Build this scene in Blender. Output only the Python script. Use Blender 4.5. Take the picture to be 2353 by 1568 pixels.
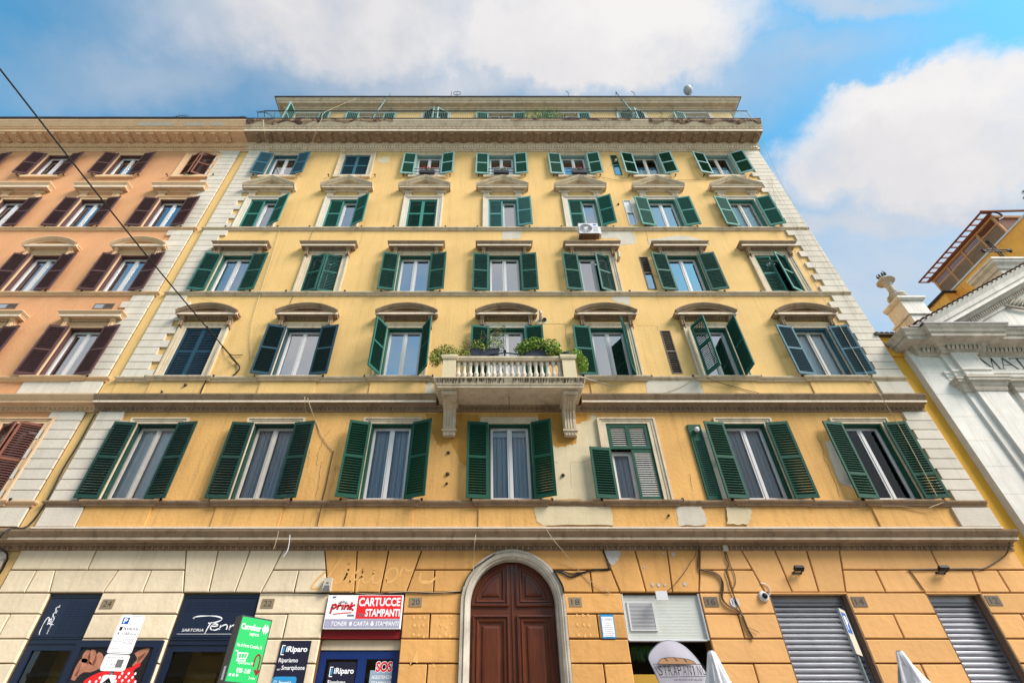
import bpy, math, random
from mathutils import Vector, Matrix
R = math.radians
random.seed(7)
for o in list(bpy.data.objects): bpy.data.objects.remove(o)
SC = bpy.context.scene
COL = SC.collection
# ------------------------------------------------------------------ camera
F, PX, PY, PITCH, DIST, EYE = 1172.0, 1122.0, 784.0, R(40.0), 12.18, 1.6
CP, SP = math.cos(PITCH), math.sin(PITCH)
cam = bpy.data.cameras.new('camera'); camo = bpy.data.objects.new('camera', cam); COL.objects.link(camo)
camo.location = (0, -DIST, EYE); camo.rotation_euler = (R(90) + PITCH, R(0.0), 0)
cam.sensor_width = 36; cam.lens = F / 2352 * 36; cam.shift_x = 54 / 2352; cam.clip_start = .1; cam.clip_end = 3000
SC.camera = camo
def at(x, y, d=0.0):
    """point on the vertical plane Y=d seen at photo position (x, y) (photo measured 2352 wide)"""
    r = (x - PX) / F; u = (PY - y) / F
    k = (DIST + d) / (CP - SP * u)
    return Vector((k * r, d, EYE + k * (SP + CP * u)))
def ray(x, y):
    r = (x - PX) / F; u = (PY - y) / F
    return Vector((r, CP - SP * u, SP + CP * u)).normalized()
# ------------------------------------------------------------------ view, world, sun
SC.render.engine = 'CYCLES'
SC.view_settings.view_transform = 'Standard'; SC.view_settings.look = 'None'
SC.view_settings.gamma = 1; SC.view_settings.use_curve_mapping = False
SC.view_settings.exposure = 2.33
SUN_EL, SUN_AZ = R(42), R(120)       # azimuth from +Y clockwise: behind and right of the camera
wd = bpy.data.worlds.new('World'); SC.world = wd; wd.use_nodes = True
nt = wd.node_tree; nt.nodes.clear()
def N(t, tree=None, **kw):
    n = (tree or nt).nodes.new(t)
    for k, v in kw.items(): setattr(n, k, v)
    return n
def L(a, b, tree=None): (tree or nt).links.new(a, b)
def mathn(op, a, b=None, c=None, tree=None, clamp=False):
    n = N('ShaderNodeMath', tree, operation=op, use_clamp=clamp)
    for i, v in enumerate((a, b, c)):
        if v is None: continue
        if isinstance(v, (int, float)): n.inputs[i].default_value = v
        else: L(v, n.inputs[i], tree)
    return n.outputs[0]
def ramp(fac, stops, tree=None, interp='LINEAR'):
    n = N('ShaderNodeValToRGB', tree); e = n.color_ramp; e.interpolation = interp
    while len(e.elements) < len(stops): e.elements.new(.5)
    for el, (p, c) in zip(e.elements, stops):
        el.position = p; el.color = (c, c, c, 1) if isinstance(c, (int, float)) else (*c, 1)
    L(fac, n.inputs[0], tree); return n.outputs[0]
def mixc(f, a, b, tree=None, mode='MIX'):
    n = N('ShaderNodeMix', tree, data_type='RGBA', blend_type=mode)
    for s, v in ((0, f), (6, a), (7, b)):
        if isinstance(v, (int, float)): n.inputs[s].default_value = v
        elif isinstance(v, tuple): n.inputs[s].default_value = (*v, 1)
        else: L(v, n.inputs[s], tree)
    return n.outputs[2]
sky = N('ShaderNodeTexSky', sky_type='NISHITA', sun_disc=False)
sky.sun_elevation = SUN_EL; sky.sun_rotation = SUN_AZ; sky.air_density = 1.0; sky.dust_density = .6; sky.ozone_density = 1.6
tc = N('ShaderNodeTexCoord'); dirv = tc.outputs['Generated']
n1 = N('ShaderNodeTexNoise'); n1.inputs['Scale'].default_value = 3.2; n1.inputs['Detail'].default_value = 10; n1.inputs['Roughness'].default_value = .62
L(dirv, n1.inputs['Vector'])
wob = N('ShaderNodeVectorMath', operation='SUBTRACT'); L(n1.outputs['Color'], wob.inputs[0]); wob.inputs[1].default_value = (.5, .5, .5)
def warped(k):
    wsc = N('ShaderNodeVectorMath', operation='SCALE'); L(wob.outputs[0], wsc.inputs[0]); wsc.inputs['Scale'].default_value = k
    p = N('ShaderNodeVectorMath', operation='ADD'); L(dirv, p.inputs[0]); L(wsc.outputs[0], p.inputs[1]); return p.outputs[0]
wdir = warped(.30)
UPV = Vector((0, -SP, CP)); FWV = Vector((0, CP, SP))
def blob(x, y, a, b, rot=0.0, soft=.45):
    """one cloud bank of the sky: an elliptical mass about the direction of photo position (x, y)"""
    c = ray(x, y); rt = Vector((1, 0, 0)); rt = (rt - c * rt.dot(c)).normalized(); upd = c.cross(rt) * -1
    if upd.z < 0: upd = -upd
    rr = (rt * math.cos(rot) + upd * math.sin(rot)); uu = (upd * math.cos(rot) - rt * math.sin(rot))
    s = N('ShaderNodeVectorMath', operation='SUBTRACT'); L(wdir, s.inputs[0]); s.inputs[1].default_value = c
    q = []
    for ax, ext in ((rr, a), (uu, b)):
        d = N('ShaderNodeVectorMath', operation='DOT_PRODUCT'); L(s.outputs[0], d.inputs[0]); d.inputs[1].default_value = ax / ext
        q.append(mathn('MULTIPLY', d.outputs['Value'], d.outputs['Value']))
    dd = N('ShaderNodeVectorMath', operation='DOT_PRODUCT'); L(s.outputs[0], dd.inputs[0]); dd.inputs[1].default_value = c
    q2 = mathn('MULTIPLY', dd.outputs['Value'], dd.outputs['Value'])
    r2 = mathn('ADD', mathn('ADD', q[0], q[1]), q2)
    rr_ = mathn('SQRT', r2)
    mr = N('ShaderNodeMapRange', interpolation_type='SMOOTHSTEP'); L(rr_, mr.inputs[0])
    mr.inputs[1].default_value = 1.0 + soft * .5; mr.inputs[2].default_value = 1.0 - soft; mr.inputs[3].default_value = 0; mr.inputs[4].default_value = 1
    return mr.outputs[0]
SKYBLOBS = [  # x, y, half sizes, tilt, softness, amount, brightness
    (860, 10, .38, .13, .0, .6, .93, .80), (1340, 60, .27, .12, .05, .35, 1.0, 1.0), (1170, 190, .50, .075, .0, 1.0, .72, .62),
    (2120, 345, .22, .095, .15, .22, 1.0, 1.0), (2360, 310, .16, .10, .0, .3, 1.0, 1.0), (2100, 440, .25, .075, .0, .6, .9, .62),
    (1990, 0, .12, .03, 0, .8, .6, .7), (1800, 150, .18, .045, .1, 1.1, .45, .62), (330, 160, .2, .07, .0, 1.1, .45, .6),
    (2080, 640, .34, .13, .0, 1.2, .82, .72), (1960, 540, .2, .05, .1, .9, .8, .66), (2250, 560, .14, .03, -.1, .9, .65, .75), (560, 130, .25, .05, .1, 1.0, .4, .7), (1730, 80, .10, .03, .1, .9, .22, .8), (820, 240, .45, .05, .0, 1.2, .3, .60)]
cov = None; bri = None
for (x, y, a, b, rt_, so, am, br) in SKYBLOBS:
    m = mathn('MULTIPLY', blob(x, y, a, b, rt_, so), am)
    if cov is None: cov = m; bri = mathn('MULTIPLY', m, br); wsum = m
    else:
        cov = mathn('MAXIMUM', cov, m); bri = mathn('MULTIPLY_ADD', m, br, bri); wsum = mathn('ADD', wsum, m)
# clouds everywhere else in the sky, by noise
n2 = N('ShaderNodeTexNoise'); n2.inputs['Scale'].default_value = 2.0; n2.inputs['Detail'].default_value = 6
L(wdir, n2.inputs['Vector'])
ncl = ramp(n2.outputs[0], [(.40, 0.0), (.56, .92)])
sepd = N('ShaderNodeSeparateXYZ'); L(dirv, sepd.inputs[0])
back = ramp(sepd.outputs['Y'], [(.0, 1.0), (.25, 0.0)])     # street side of the sky, behind the roofs the noise thins out
ncl = mathn('MULTIPLY', ncl, back)
bri = mathn('MULTIPLY_ADD', ncl, .85, bri); wsum = mathn('ADD', wsum, ncl); cov = mathn('MAXIMUM', cov, ncl)
bavg = mathn('DIVIDE', bri, mathn('MAXIMUM', wsum, .001))
n3 = N('ShaderNodeTexNoise'); n3.inputs['Scale'].default_value = 6.5; n3.inputs['Detail'].default_value = 8; n3.inputs['Roughness'].default_value = .6
L(dirv, n3.inputs['Vector'])
bavg = mathn('MULTIPLY', bavg, mathn('MULTIPLY_ADD', n3.outputs[0], .5, .76))
cov = mathn('MULTIPLY', cov, mathn('MULTIPLY_ADD', n3.outputs[0], .8, .62), clamp=True)
cl = mixc(ramp(bavg, [(.55, 0.0), (1.05, 1.0)]), (2.3, 2.3, 2.48), (3.58, 3.5, 3.48))
SKY_GAIN = 0.62
skyc = mixc(1.0, sky.outputs[0], (.40, .90, .89), mode='MULTIPLY')
hs = N('ShaderNodeHueSaturation'); hs.inputs['Saturation'].default_value = 1.0; hs.inputs['Value'].default_value = SKY_GAIN * 2.0; L(skyc, hs.inputs['Color'])
tot = mixc(cov, hs.outputs[0], cl)
bg = N('ShaderNodeBackground'); bg.inputs['Strength'].default_value = .051; L(tot, bg.inputs['Color'])
wo = N('ShaderNodeOutputWorld'); L(bg.outputs[0], wo.inputs['Surface'])
sl = bpy.data.lights.new('sun', 'SUN'); sl.energy = 1.5; sl.angle = R(28); sl.color = (1.0, .91, .84)
so = bpy.data.objects.new('sun', sl); COL.objects.link(so)
sdir = Vector((math.sin(SUN_AZ) * math.cos(SUN_EL), math.cos(SUN_AZ) * math.cos(SUN_EL), math.sin(SUN_EL)))
so.rotation_euler = sdir.to_track_quat('Z', 'Y').to_euler(); so.location = (-6, -20, 40)

# ------------------------------------------------------------------ materials
def lin(c):
    c /= 255.0
    return c / 12.92 if c <= .04045 else ((c + .055) / 1.055) ** 2.4
def rgb(r, g, b, k=.69): return tuple(lin(v) * k for v in (r, g, b))
MATS = {}
def mat(name, color, rough=.8, metal=0.0, var=.0, objvar=.0, soot=.0, vscale=1.5, streak=.0, streak_col=None, bump=.0, bscale=40.0, chips=None, chipamt=.0, chipscale=9.0, spec=.3, grain=None, coat=0.0):
    """procedural material: base colour, slow mottling, vertical weather streaks, flaking chips, fine relief"""
    m = bpy.data.materials.new(name); m.use_nodes = True; t = m.node_tree; t.nodes.clear()
    b = N('ShaderNodeBsdfPrincipled', t); o = N('ShaderNodeOutputMaterial', t); L(b.outputs[0], o.inputs[0], t)
    b.inputs['Roughness'].default_value = rough; b.inputs['Metallic'].default_value = metal; b.inputs['Specular IOR Level'].default_value = spec
    b.inputs['Coat Weight'].default_value = coat
    g = N('ShaderNodeNewGeometry', t); pos = g.outputs['Position']
    colr = None
    if var > 0:
        nz = N('ShaderNodeTexNoise', t); nz.inputs['Scale'].default_value = vscale; nz.inputs['Detail'].default_value = 8; nz.inputs['Roughness'].default_value = .62; L(pos, nz.inputs['Vector'], t)
        fac = ramp(nz.outputs[0], [(.3, 0.0), (.7, 1.0)], t)
        dk = tuple(c * (1 - var) for c in color); lt = tuple(min(1, c * (1 + var * .45)) for c in color)
        colr = mixc(fac, dk, lt, t)
    if grain:
        mp = N('ShaderNodeMapping', t); mp.inputs['Scale'].default_value = grain; L(pos, mp.inputs[0], t)
        nz = N('ShaderNodeTexNoise', t); nz.inputs['Scale'].default_value = 4; nz.inputs['Detail'].default_value = 6; L(mp.outputs[0], nz.inputs['Vector'], t)
        colr = mixc(ramp(nz.outputs[0], [(.35, 0.0), (.68, .9)], t), colr or color, tuple(c * .55 for c in color), t)
    if streak > 0:
        mp = N('ShaderNodeMapping', t); mp.inputs['Scale'].default_value = (3.2, 3.2, .28); L(pos, mp.inputs[0], t)
        nz = N('ShaderNodeTexNoise', t); nz.inputs['Scale'].default_value = 1.7; nz.inputs['Detail'].default_value = 9; nz.inputs['Roughness'].default_value = .7; L(mp.outputs[0], nz.inputs['Vector'], t)
        f = ramp(nz.outputs[0], [(.50, 0.0), (.72, streak)], t)
        colr = mixc(f, colr or color, streak_col or tuple(c * .35 for c in color), t)
    if chips:
        nz = N('ShaderNodeTexNoise', t); nz.inputs['Scale'].default_value = chipscale; nz.inputs['Detail'].default_value = 10; nz.inputs['Roughness'].default_value = .7; L(pos, nz.inputs['Vector'], t)
        f = ramp(nz.outputs[0], [(1 - chipamt - .02, 0.0), (1 - chipamt + .02, 1.0)], t)
        colr = mixc(f, colr or color, chips, t)
    if soot > 0:
        nz = N('ShaderNodeTexNoise', t); nz.inputs['Scale'].default_value = .33; nz.inputs['Detail'].default_value = 12; nz.inputs['Roughness'].default_value = .68; L(pos, nz.inputs['Vector'], t)
        colr = mixc(ramp(nz.outputs[0], [(.47, 0.0), (.66, soot)], t), colr or color, tuple(c * .55 for c in color), t)
        mp = N('ShaderNodeMapping', t); mp.inputs['Scale'].default_value = (7.5, 7.5, .22); L(pos, mp.inputs[0], t)
        nz = N('ShaderNodeTexNoise', t); nz.inputs['Scale'].default_value = 1.3; nz.inputs['Detail'].default_value = 6; L(mp.outputs[0], nz.inputs['Vector'], t)
        colr = mixc(ramp(nz.outputs[0], [(.58, 0.0), (.75, soot * .9)], t), colr, tuple(c * .5 for c in color), t)
    if objvar > 0:
        oi = N('ShaderNodeObjectInfo', t); hv = N('ShaderNodeHueSaturation', t); L(mathn('MULTIPLY_ADD', oi.outputs['Random'], objvar * 2, 1 - objvar, tree=t), hv.inputs['Value'], t)
        if isinstance(colr, type(None)): hv.inputs['Color'].default_value = (*color, 1)
        else: L(colr, hv.inputs['Color'], t)
        colr = hv.outputs[0]
    if colr is None: b.inputs['Base Color'].default_value = (*color, 1)
    else: L(colr, b.inputs['Base Color'], t)
    if bump > 0:
        nz = N('ShaderNodeTexNoise', t); nz.inputs['Scale'].default_value = bscale; nz.inputs['Detail'].default_value = 5; L(pos, nz.inputs['Vector'], t)
        bp = N('ShaderNodeBump', t); bp.inputs['Strength'].default_value = bump; bp.inputs['Distance'].default_value = .02; L(nz.outputs[0], bp.inputs['Height'], t); L(bp.outputs[0], b.inputs['Normal'], t)
    MATS[name] = m; return m
mat('yellow_stucco', rgb(246, 203, 132, .71), .92, soot=.20, var=.10, vscale=.55, streak=.30, streak_col=rgb(190, 140, 78), bump=.35, bscale=14)
mat('yellow_stucco_low', rgb(238, 184, 110, .76), .92, soot=.34, var=.13, vscale=.8, streak=.42, streak_col=rgb(165, 120, 70), bump=.4, bscale=14)
mat('orange_stucco', rgb(238, 174, 124), .92, soot=.22, var=.09, vscale=.6, streak=.14, streak_col=rgb(190, 125, 85), bump=.35, bscale=14)
mat('ochre_stucco', rgb(238, 178, 66, .8), .9, var=.14, vscale=.9, streak=.25, streak_col=rgb(190, 125, 40), bump=.4, bscale=14)
mat('rear_stucco', rgb(242, 176, 84, .98), .9, var=.18, vscale=.7, streak=.3, streak_col=rgb(180, 110, 45), bump=.3)
mat('base_cream', objvar=.075, soot=.18, color=rgb(220, 202, 172, 1.0), rough=.9, var=.09, vscale=1.1, streak=.20, streak_col=rgb(150, 125, 95), bump=.45, bscale=9)
mat('base_ochre', objvar=.075, soot=.18, color=rgb(216, 162, 96, .93), rough=.9, var=.16, vscale=1.2, streak=.22, streak_col=rgb(150, 110, 62), bump=.45, bscale=9)
mat('base_tan', objvar=.075, soot=.18, color=rgb(220, 168, 108, .93), rough=.9, var=.07, vscale=1.0, streak=.12, streak_col=rgb(170, 125, 75), bump=.4, bscale=9)
mat('joint_dark', rgb(120, 82, 45), .95, var=.15)
mat('joint_cream', rgb(120, 98, 68), .95, var=.15)
mat('quoin_stone', objvar=.06, color=rgb(222, 212, 196, .75), rough=.9, var=.09, vscale=2.5, streak=.30, streak_col=rgb(165, 150, 130), bump=.3, bscale=16)
mat('trim_stone', rgb(212, 194, 166, .85), .9, var=.18, vscale=2.6, streak=.50, streak_col=rgb(125, 98, 75), bump=.3, bscale=22)
mat('trim_weathered', rgb(166, 140, 112, .78), .9, var=.24, vscale=2.0, streak=.62, streak_col=rgb(100, 78, 60), bump=.35, bscale=22)
mat('trim_orange', rgb(222, 186, 146, .85), .9, var=.10, vscale=2.2, streak=.2, streak_col=rgb(140, 105, 75), bump=.3, bscale=22)
mat('crumbled_stucco', rgb(176, 150, 120), .95, var=.3, vscale=2, chips=rgb(98, 74, 66), chipamt=.5, chipscale=2.2, bump=.9, bscale=20)
mat('grey_plaster', rgb(216, 207, 190, .74), .95, var=.10, vscale=3, streak=.15, bump=.2)
mat('old_ochre_paint', rgb(218, 158, 74, .72), .92, soot=.35, var=.15, vscale=1.5, streak=.4, streak_col=rgb(150, 100, 50), bump=.3)
mat('cream_plaster', rgb(228, 211, 174, .74), .95, var=.10, vscale=2.5, streak=.15, bump=.3)
mat('white_plaster', rgb(222, 214, 206), .95, var=.10, vscale=6, bump=.6)
mat('paint_ghost', rgb(226, 174, 106, .98), .9, var=.15, vscale=8)
mat('travertine', rgb(224, 219, 210, .92), .75, var=.16, vscale=1.3, soot=.30, streak=.42, streak_col=rgb(156, 126, 92), bump=.25)
mat('travertine_old', rgb(204, 194, 178, .8), .8, var=.3, vscale=2.2, streak=.5, streak_col=rgb(105, 85, 62), bump=.4)
mat('marble_plaque', rgb(160, 142, 116), .6, var=.15, vscale=12)
mat('marble_plaque_grey', rgb(122, 108, 92), .6, var=.15, vscale=12)
mat('engraving', rgb(70, 60, 50), .8)
mat('terracotta', rgb(112, 76, 58), .95, var=.4, vscale=5)
mat('gutter_metal', rgb(70, 62, 66), .5, .3, var=.3, vscale=3)
mat('iron', rgb(34, 32, 32), .6, .2)
mat('rail_paint', rgb(120, 150, 145), .5, .2, var=.2, vscale=4)
mat('pvc', rgb(236, 232, 230), .35, spec=.5, var=.04, vscale=3)
mat('old_white_wood', rgb(214, 206, 196), .6, var=.12, vscale=6)
mat('curtain_white', rgb(244, 244, 248, .92), .95)
mat('curtain_grey', rgb(206, 203, 208, .95), .95)
mat('curtain_teal', rgb(150, 168, 168, .95), .95)
mat('interior', rgb(92, 84, 76), .95)
mat('shutter_old', rgb(26, 70, 60), .72, var=.3, vscale=5, chips=rgb(96, 120, 108), chipamt=.36, chipscale=14)
mat('shutter_old_slat', rgb(40, 74, 68), .72, var=.3, vscale=5, chips=rgb(90, 110, 100), chipamt=.33, chipscale=16)
mat('shutter_green', rgb(15, 84, 64), .72, var=.15, vscale=3)
mat('shutter_green_slat', rgb(15, 82, 62), .72, var=.15, vscale=3)
mat('shutter_weathered', rgb(44, 104, 92), .72, var=.25, vscale=4, chips=rgb(150, 160, 140), chipamt=.34, chipscale=12)
mat('shutter_weathered_slat', rgb(52, 100, 92), .72, var=.3, vscale=4, chips=rgb(125, 138, 122), chipamt=.33, chipscale=14)
mat('shutter_teal', rgb(62, 140, 128), .72, var=.12, vscale=3)  # frame colour lightened to carry the sheen on its paint
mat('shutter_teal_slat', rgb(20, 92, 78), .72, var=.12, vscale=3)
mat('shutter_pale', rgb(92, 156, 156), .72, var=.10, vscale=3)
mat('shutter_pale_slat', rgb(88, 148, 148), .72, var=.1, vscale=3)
mat('shutter_emerald', rgb(140, 184, 180), .72, var=.1, vscale=3)  # pale frame colour holds painted-in gloss reflection over green
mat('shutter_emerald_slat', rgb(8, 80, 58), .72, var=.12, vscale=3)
mat('shutter_blue', rgb(58, 110, 128), .72, var=.12, vscale=3)
mat('shutter_blue_slat', rgb(44, 88, 104), .72, var=.12, vscale=3)
mat('shutter_navy', rgb(30, 74, 96), .72, var=.12, vscale=3)
mat('shutter_navy_slat', rgb(36, 66, 86), .72, var=.12, vscale=3)
mat('shutter_dark', rgb(40, 76, 90), .72, var=.12, vscale=3)
mat('shutter_dark_slat', rgb(24, 56, 58), .72, var=.12, vscale=3)
mat('shutter_brown', rgb(98, 66, 66), .72, var=.2, vscale=4)
mat('shutter_brown_slat', rgb(104, 76, 78), .72, var=.2, vscale=4)
mat('shutter_rust', rgb(138, 86, 68), .72, var=.2, vscale=4)
mat('shutter_rust_slat', rgb(92, 58, 48), .72, var=.2, vscale=4)
mat('slat_white', rgb(236, 236, 228), .4)
mat('grey_wood', rgb(128, 112, 104), .8, var=.25, vscale=6)
mat('grey_wood_dark', rgb(92, 82, 70), .8, var=.25, vscale=6)
mat('door_wood', rgb(110, 54, 28, .78), .38, var=.30, vscale=1.6, grain=(9, 9, .7), spec=.4, coat=.15)
mat('roller_metal', rgb(170, 172, 180), .34, .75, var=.12, vscale=4)
mat('granite', rgb(140, 112, 92), .6, var=.2, vscale=9)
mat('navy_shop', rgb(26, 38, 64), .35, spec=.5, var=.08, vscale=2)
mat('navy_print', rgb(14, 24, 46), .5)
mat('white_print', rgb(244, 244, 246, .92), .5)
mat('lilac_print', rgb(182, 182, 208), .5)
mat('red_print', rgb(222, 36, 38, .95), .5)
mat('darkred_print', rgb(140, 18, 22), .5)
mat('grey_print', rgb(122, 126, 150), .5)
mat('black_print', rgb(22, 22, 26), .55)
mat('blue_print', rgb(34, 98, 184), .5)
mat('sky_print', rgb(56, 164, 226), .5)
mat('green_print', rgb(24, 172, 88, .95), .45)
mat('midnight_print', rgb(36, 36, 60), .5)
mat('iceblue_print', rgb(170, 192, 214), .5)
mat('skin_print', rgb(206, 140, 110), .5, var=.35, vscale=9)
mat('skin_shade_print', rgb(150, 88, 66), .5, var=.3, vscale=9)
mat('photo_dark_print', rgb(44, 40, 44), .4, var=.3, vscale=4)
mat('blue_door', rgb(16, 50, 120), .4, spec=.5)
mat('sign_back', rgb(120, 124, 130), .45, .6)
mat('pole_grey', rgb(140, 150, 158), .45, .5, var=.15, vscale=5)
mat('lightbox_black', rgb(38, 42, 56), .4, spec=.5)
mat('banner_cloth', rgb(206, 202, 214), .8, var=.06, vscale=5)
mat('bread_print', rgb(196, 150, 108), .6)
mat('umbrella_cloth', rgb(246, 246, 250), .85, var=.03, vscale=4)
mat('screen_panel', rgb(206, 209, 202, .95), .5, var=.10, vscale=1.4)
mat('plastic_white', rgb(232, 232, 236), .4, spec=.5)
mat('plastic_cream', rgb(214, 206, 186), .5)
mat('fan_dark', rgb(120, 120, 124), .5)
mat('rusty_under', rgb(140, 112, 82), .8, var=.3, vscale=8)
mat('planter', rgb(58, 60, 76), .5, var=.1)
mat('leaf_green', rgb(132, 178, 60, .92), .55, var=.5, vscale=12)
mat('leaf_dark', rgb(52, 92, 34), .55, var=.5, vscale=12)
mat('leaf_yellow', rgb(172, 174, 70, .8), .55, var=.4, vscale=12)
mat('leaf_brown', rgb(112, 92, 52), .7, var=.4, vscale=12)
mat('palm_leaf', rgb(66, 84, 46), .55, var=.3, vscale=4)
mat('lip_stone', rgb(236, 218, 196, .92), .85, var=.12, vscale=3, streak=.30, streak_col=rgb(140, 112, 88))  # paler than the trim, adds contrast along lips, beads and dentils
mat('flower_red', rgb(216, 36, 70), .6)
mat('flower_white', rgb(240, 236, 236), .6)
mat('cable_black', rgb(26, 26, 28), .5)
mat('cable_pale', rgb(206, 186, 150), .6)
mat('cable_brown', rgb(92, 74, 56), .6)
mat('lattice_wood', rgb(196, 142, 96, .9), .8, var=.2, vscale=5)
mat('lattice_mesh', rgb(186, 152, 126, .9), .8, var=.2, vscale=5)
mat('beam_rust', rgb(146, 80, 50), .7, var=.25, vscale=4)
mat('asphalt', (.22, .213, .205), .9, var=.2, vscale=3, bump=.3)  # unseen street, lightened to throw more light upward
mat('paving', (.42, .40, .375), .85, var=.2, vscale=2, bump=.3)  # unseen ground, made pale to bounce fill light onto the soffits
mat('facing_stucco', rgb(206, 176, 132), .92, var=.12, vscale=.6, streak=.2, bump=.2)
mat('facing_trim', rgb(214, 200, 176), .9, var=.1)
mat('shop_yellow', rgb(206, 160, 60), .8)
mat('dish_grey', rgb(168, 176, 184), .5, var=.05)
def glass_mat(name, ior, tint, rough=.0):
    m = bpy.data.materials.new(name); m.use_nodes = True; t = m.node_tree; t.nodes.clear()
    o = N('ShaderNodeOutputMaterial', t); mx = N('ShaderNodeMixShader', t); tr = N('ShaderNodeBsdfTransparent', t); gl = N('ShaderNodeBsdfGlossy', t); fr = N('ShaderNodeFresnel', t)
    fr.inputs['IOR'].default_value = ior; tr.inputs[0].default_value = (*tint, 1); gl.inputs['Roughness'].default_value = rough; gl.inputs[0].default_value = (.95, .97, 1, 1)
    g = N('ShaderNodeNewGeometry', t); nz = N('ShaderNodeTexNoise', t); nz.inputs['Scale'].default_value = .9; nz.inputs['Detail'].default_value = 1; L(g.outputs['Position'], nz.inputs['Vector'], t)
    bp = N('ShaderNodeBump', t); bp.inputs['Strength'].default_value = .10; bp.inputs['Distance'].default_value = .03; L(nz.outputs[0], bp.inputs['Height'], t); L(bp.outputs[0], gl.inputs['Normal'], t)
    L(fr.outputs[0], mx.inputs[0], t); L(tr.outputs[0], mx.inputs[1], t); L(gl.outputs[0], mx.inputs[2], t); L(mx.outputs[0], o.inputs[0], t)
    MATS[name] = m; return m
glass_mat('window_glass', 6.0, (.86, .88, .88))
glass_mat('old_glass', 1.5, (.84, .86, .86))
glass_mat('clear_glass', 1.7, (.8, .82, .82))

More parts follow.
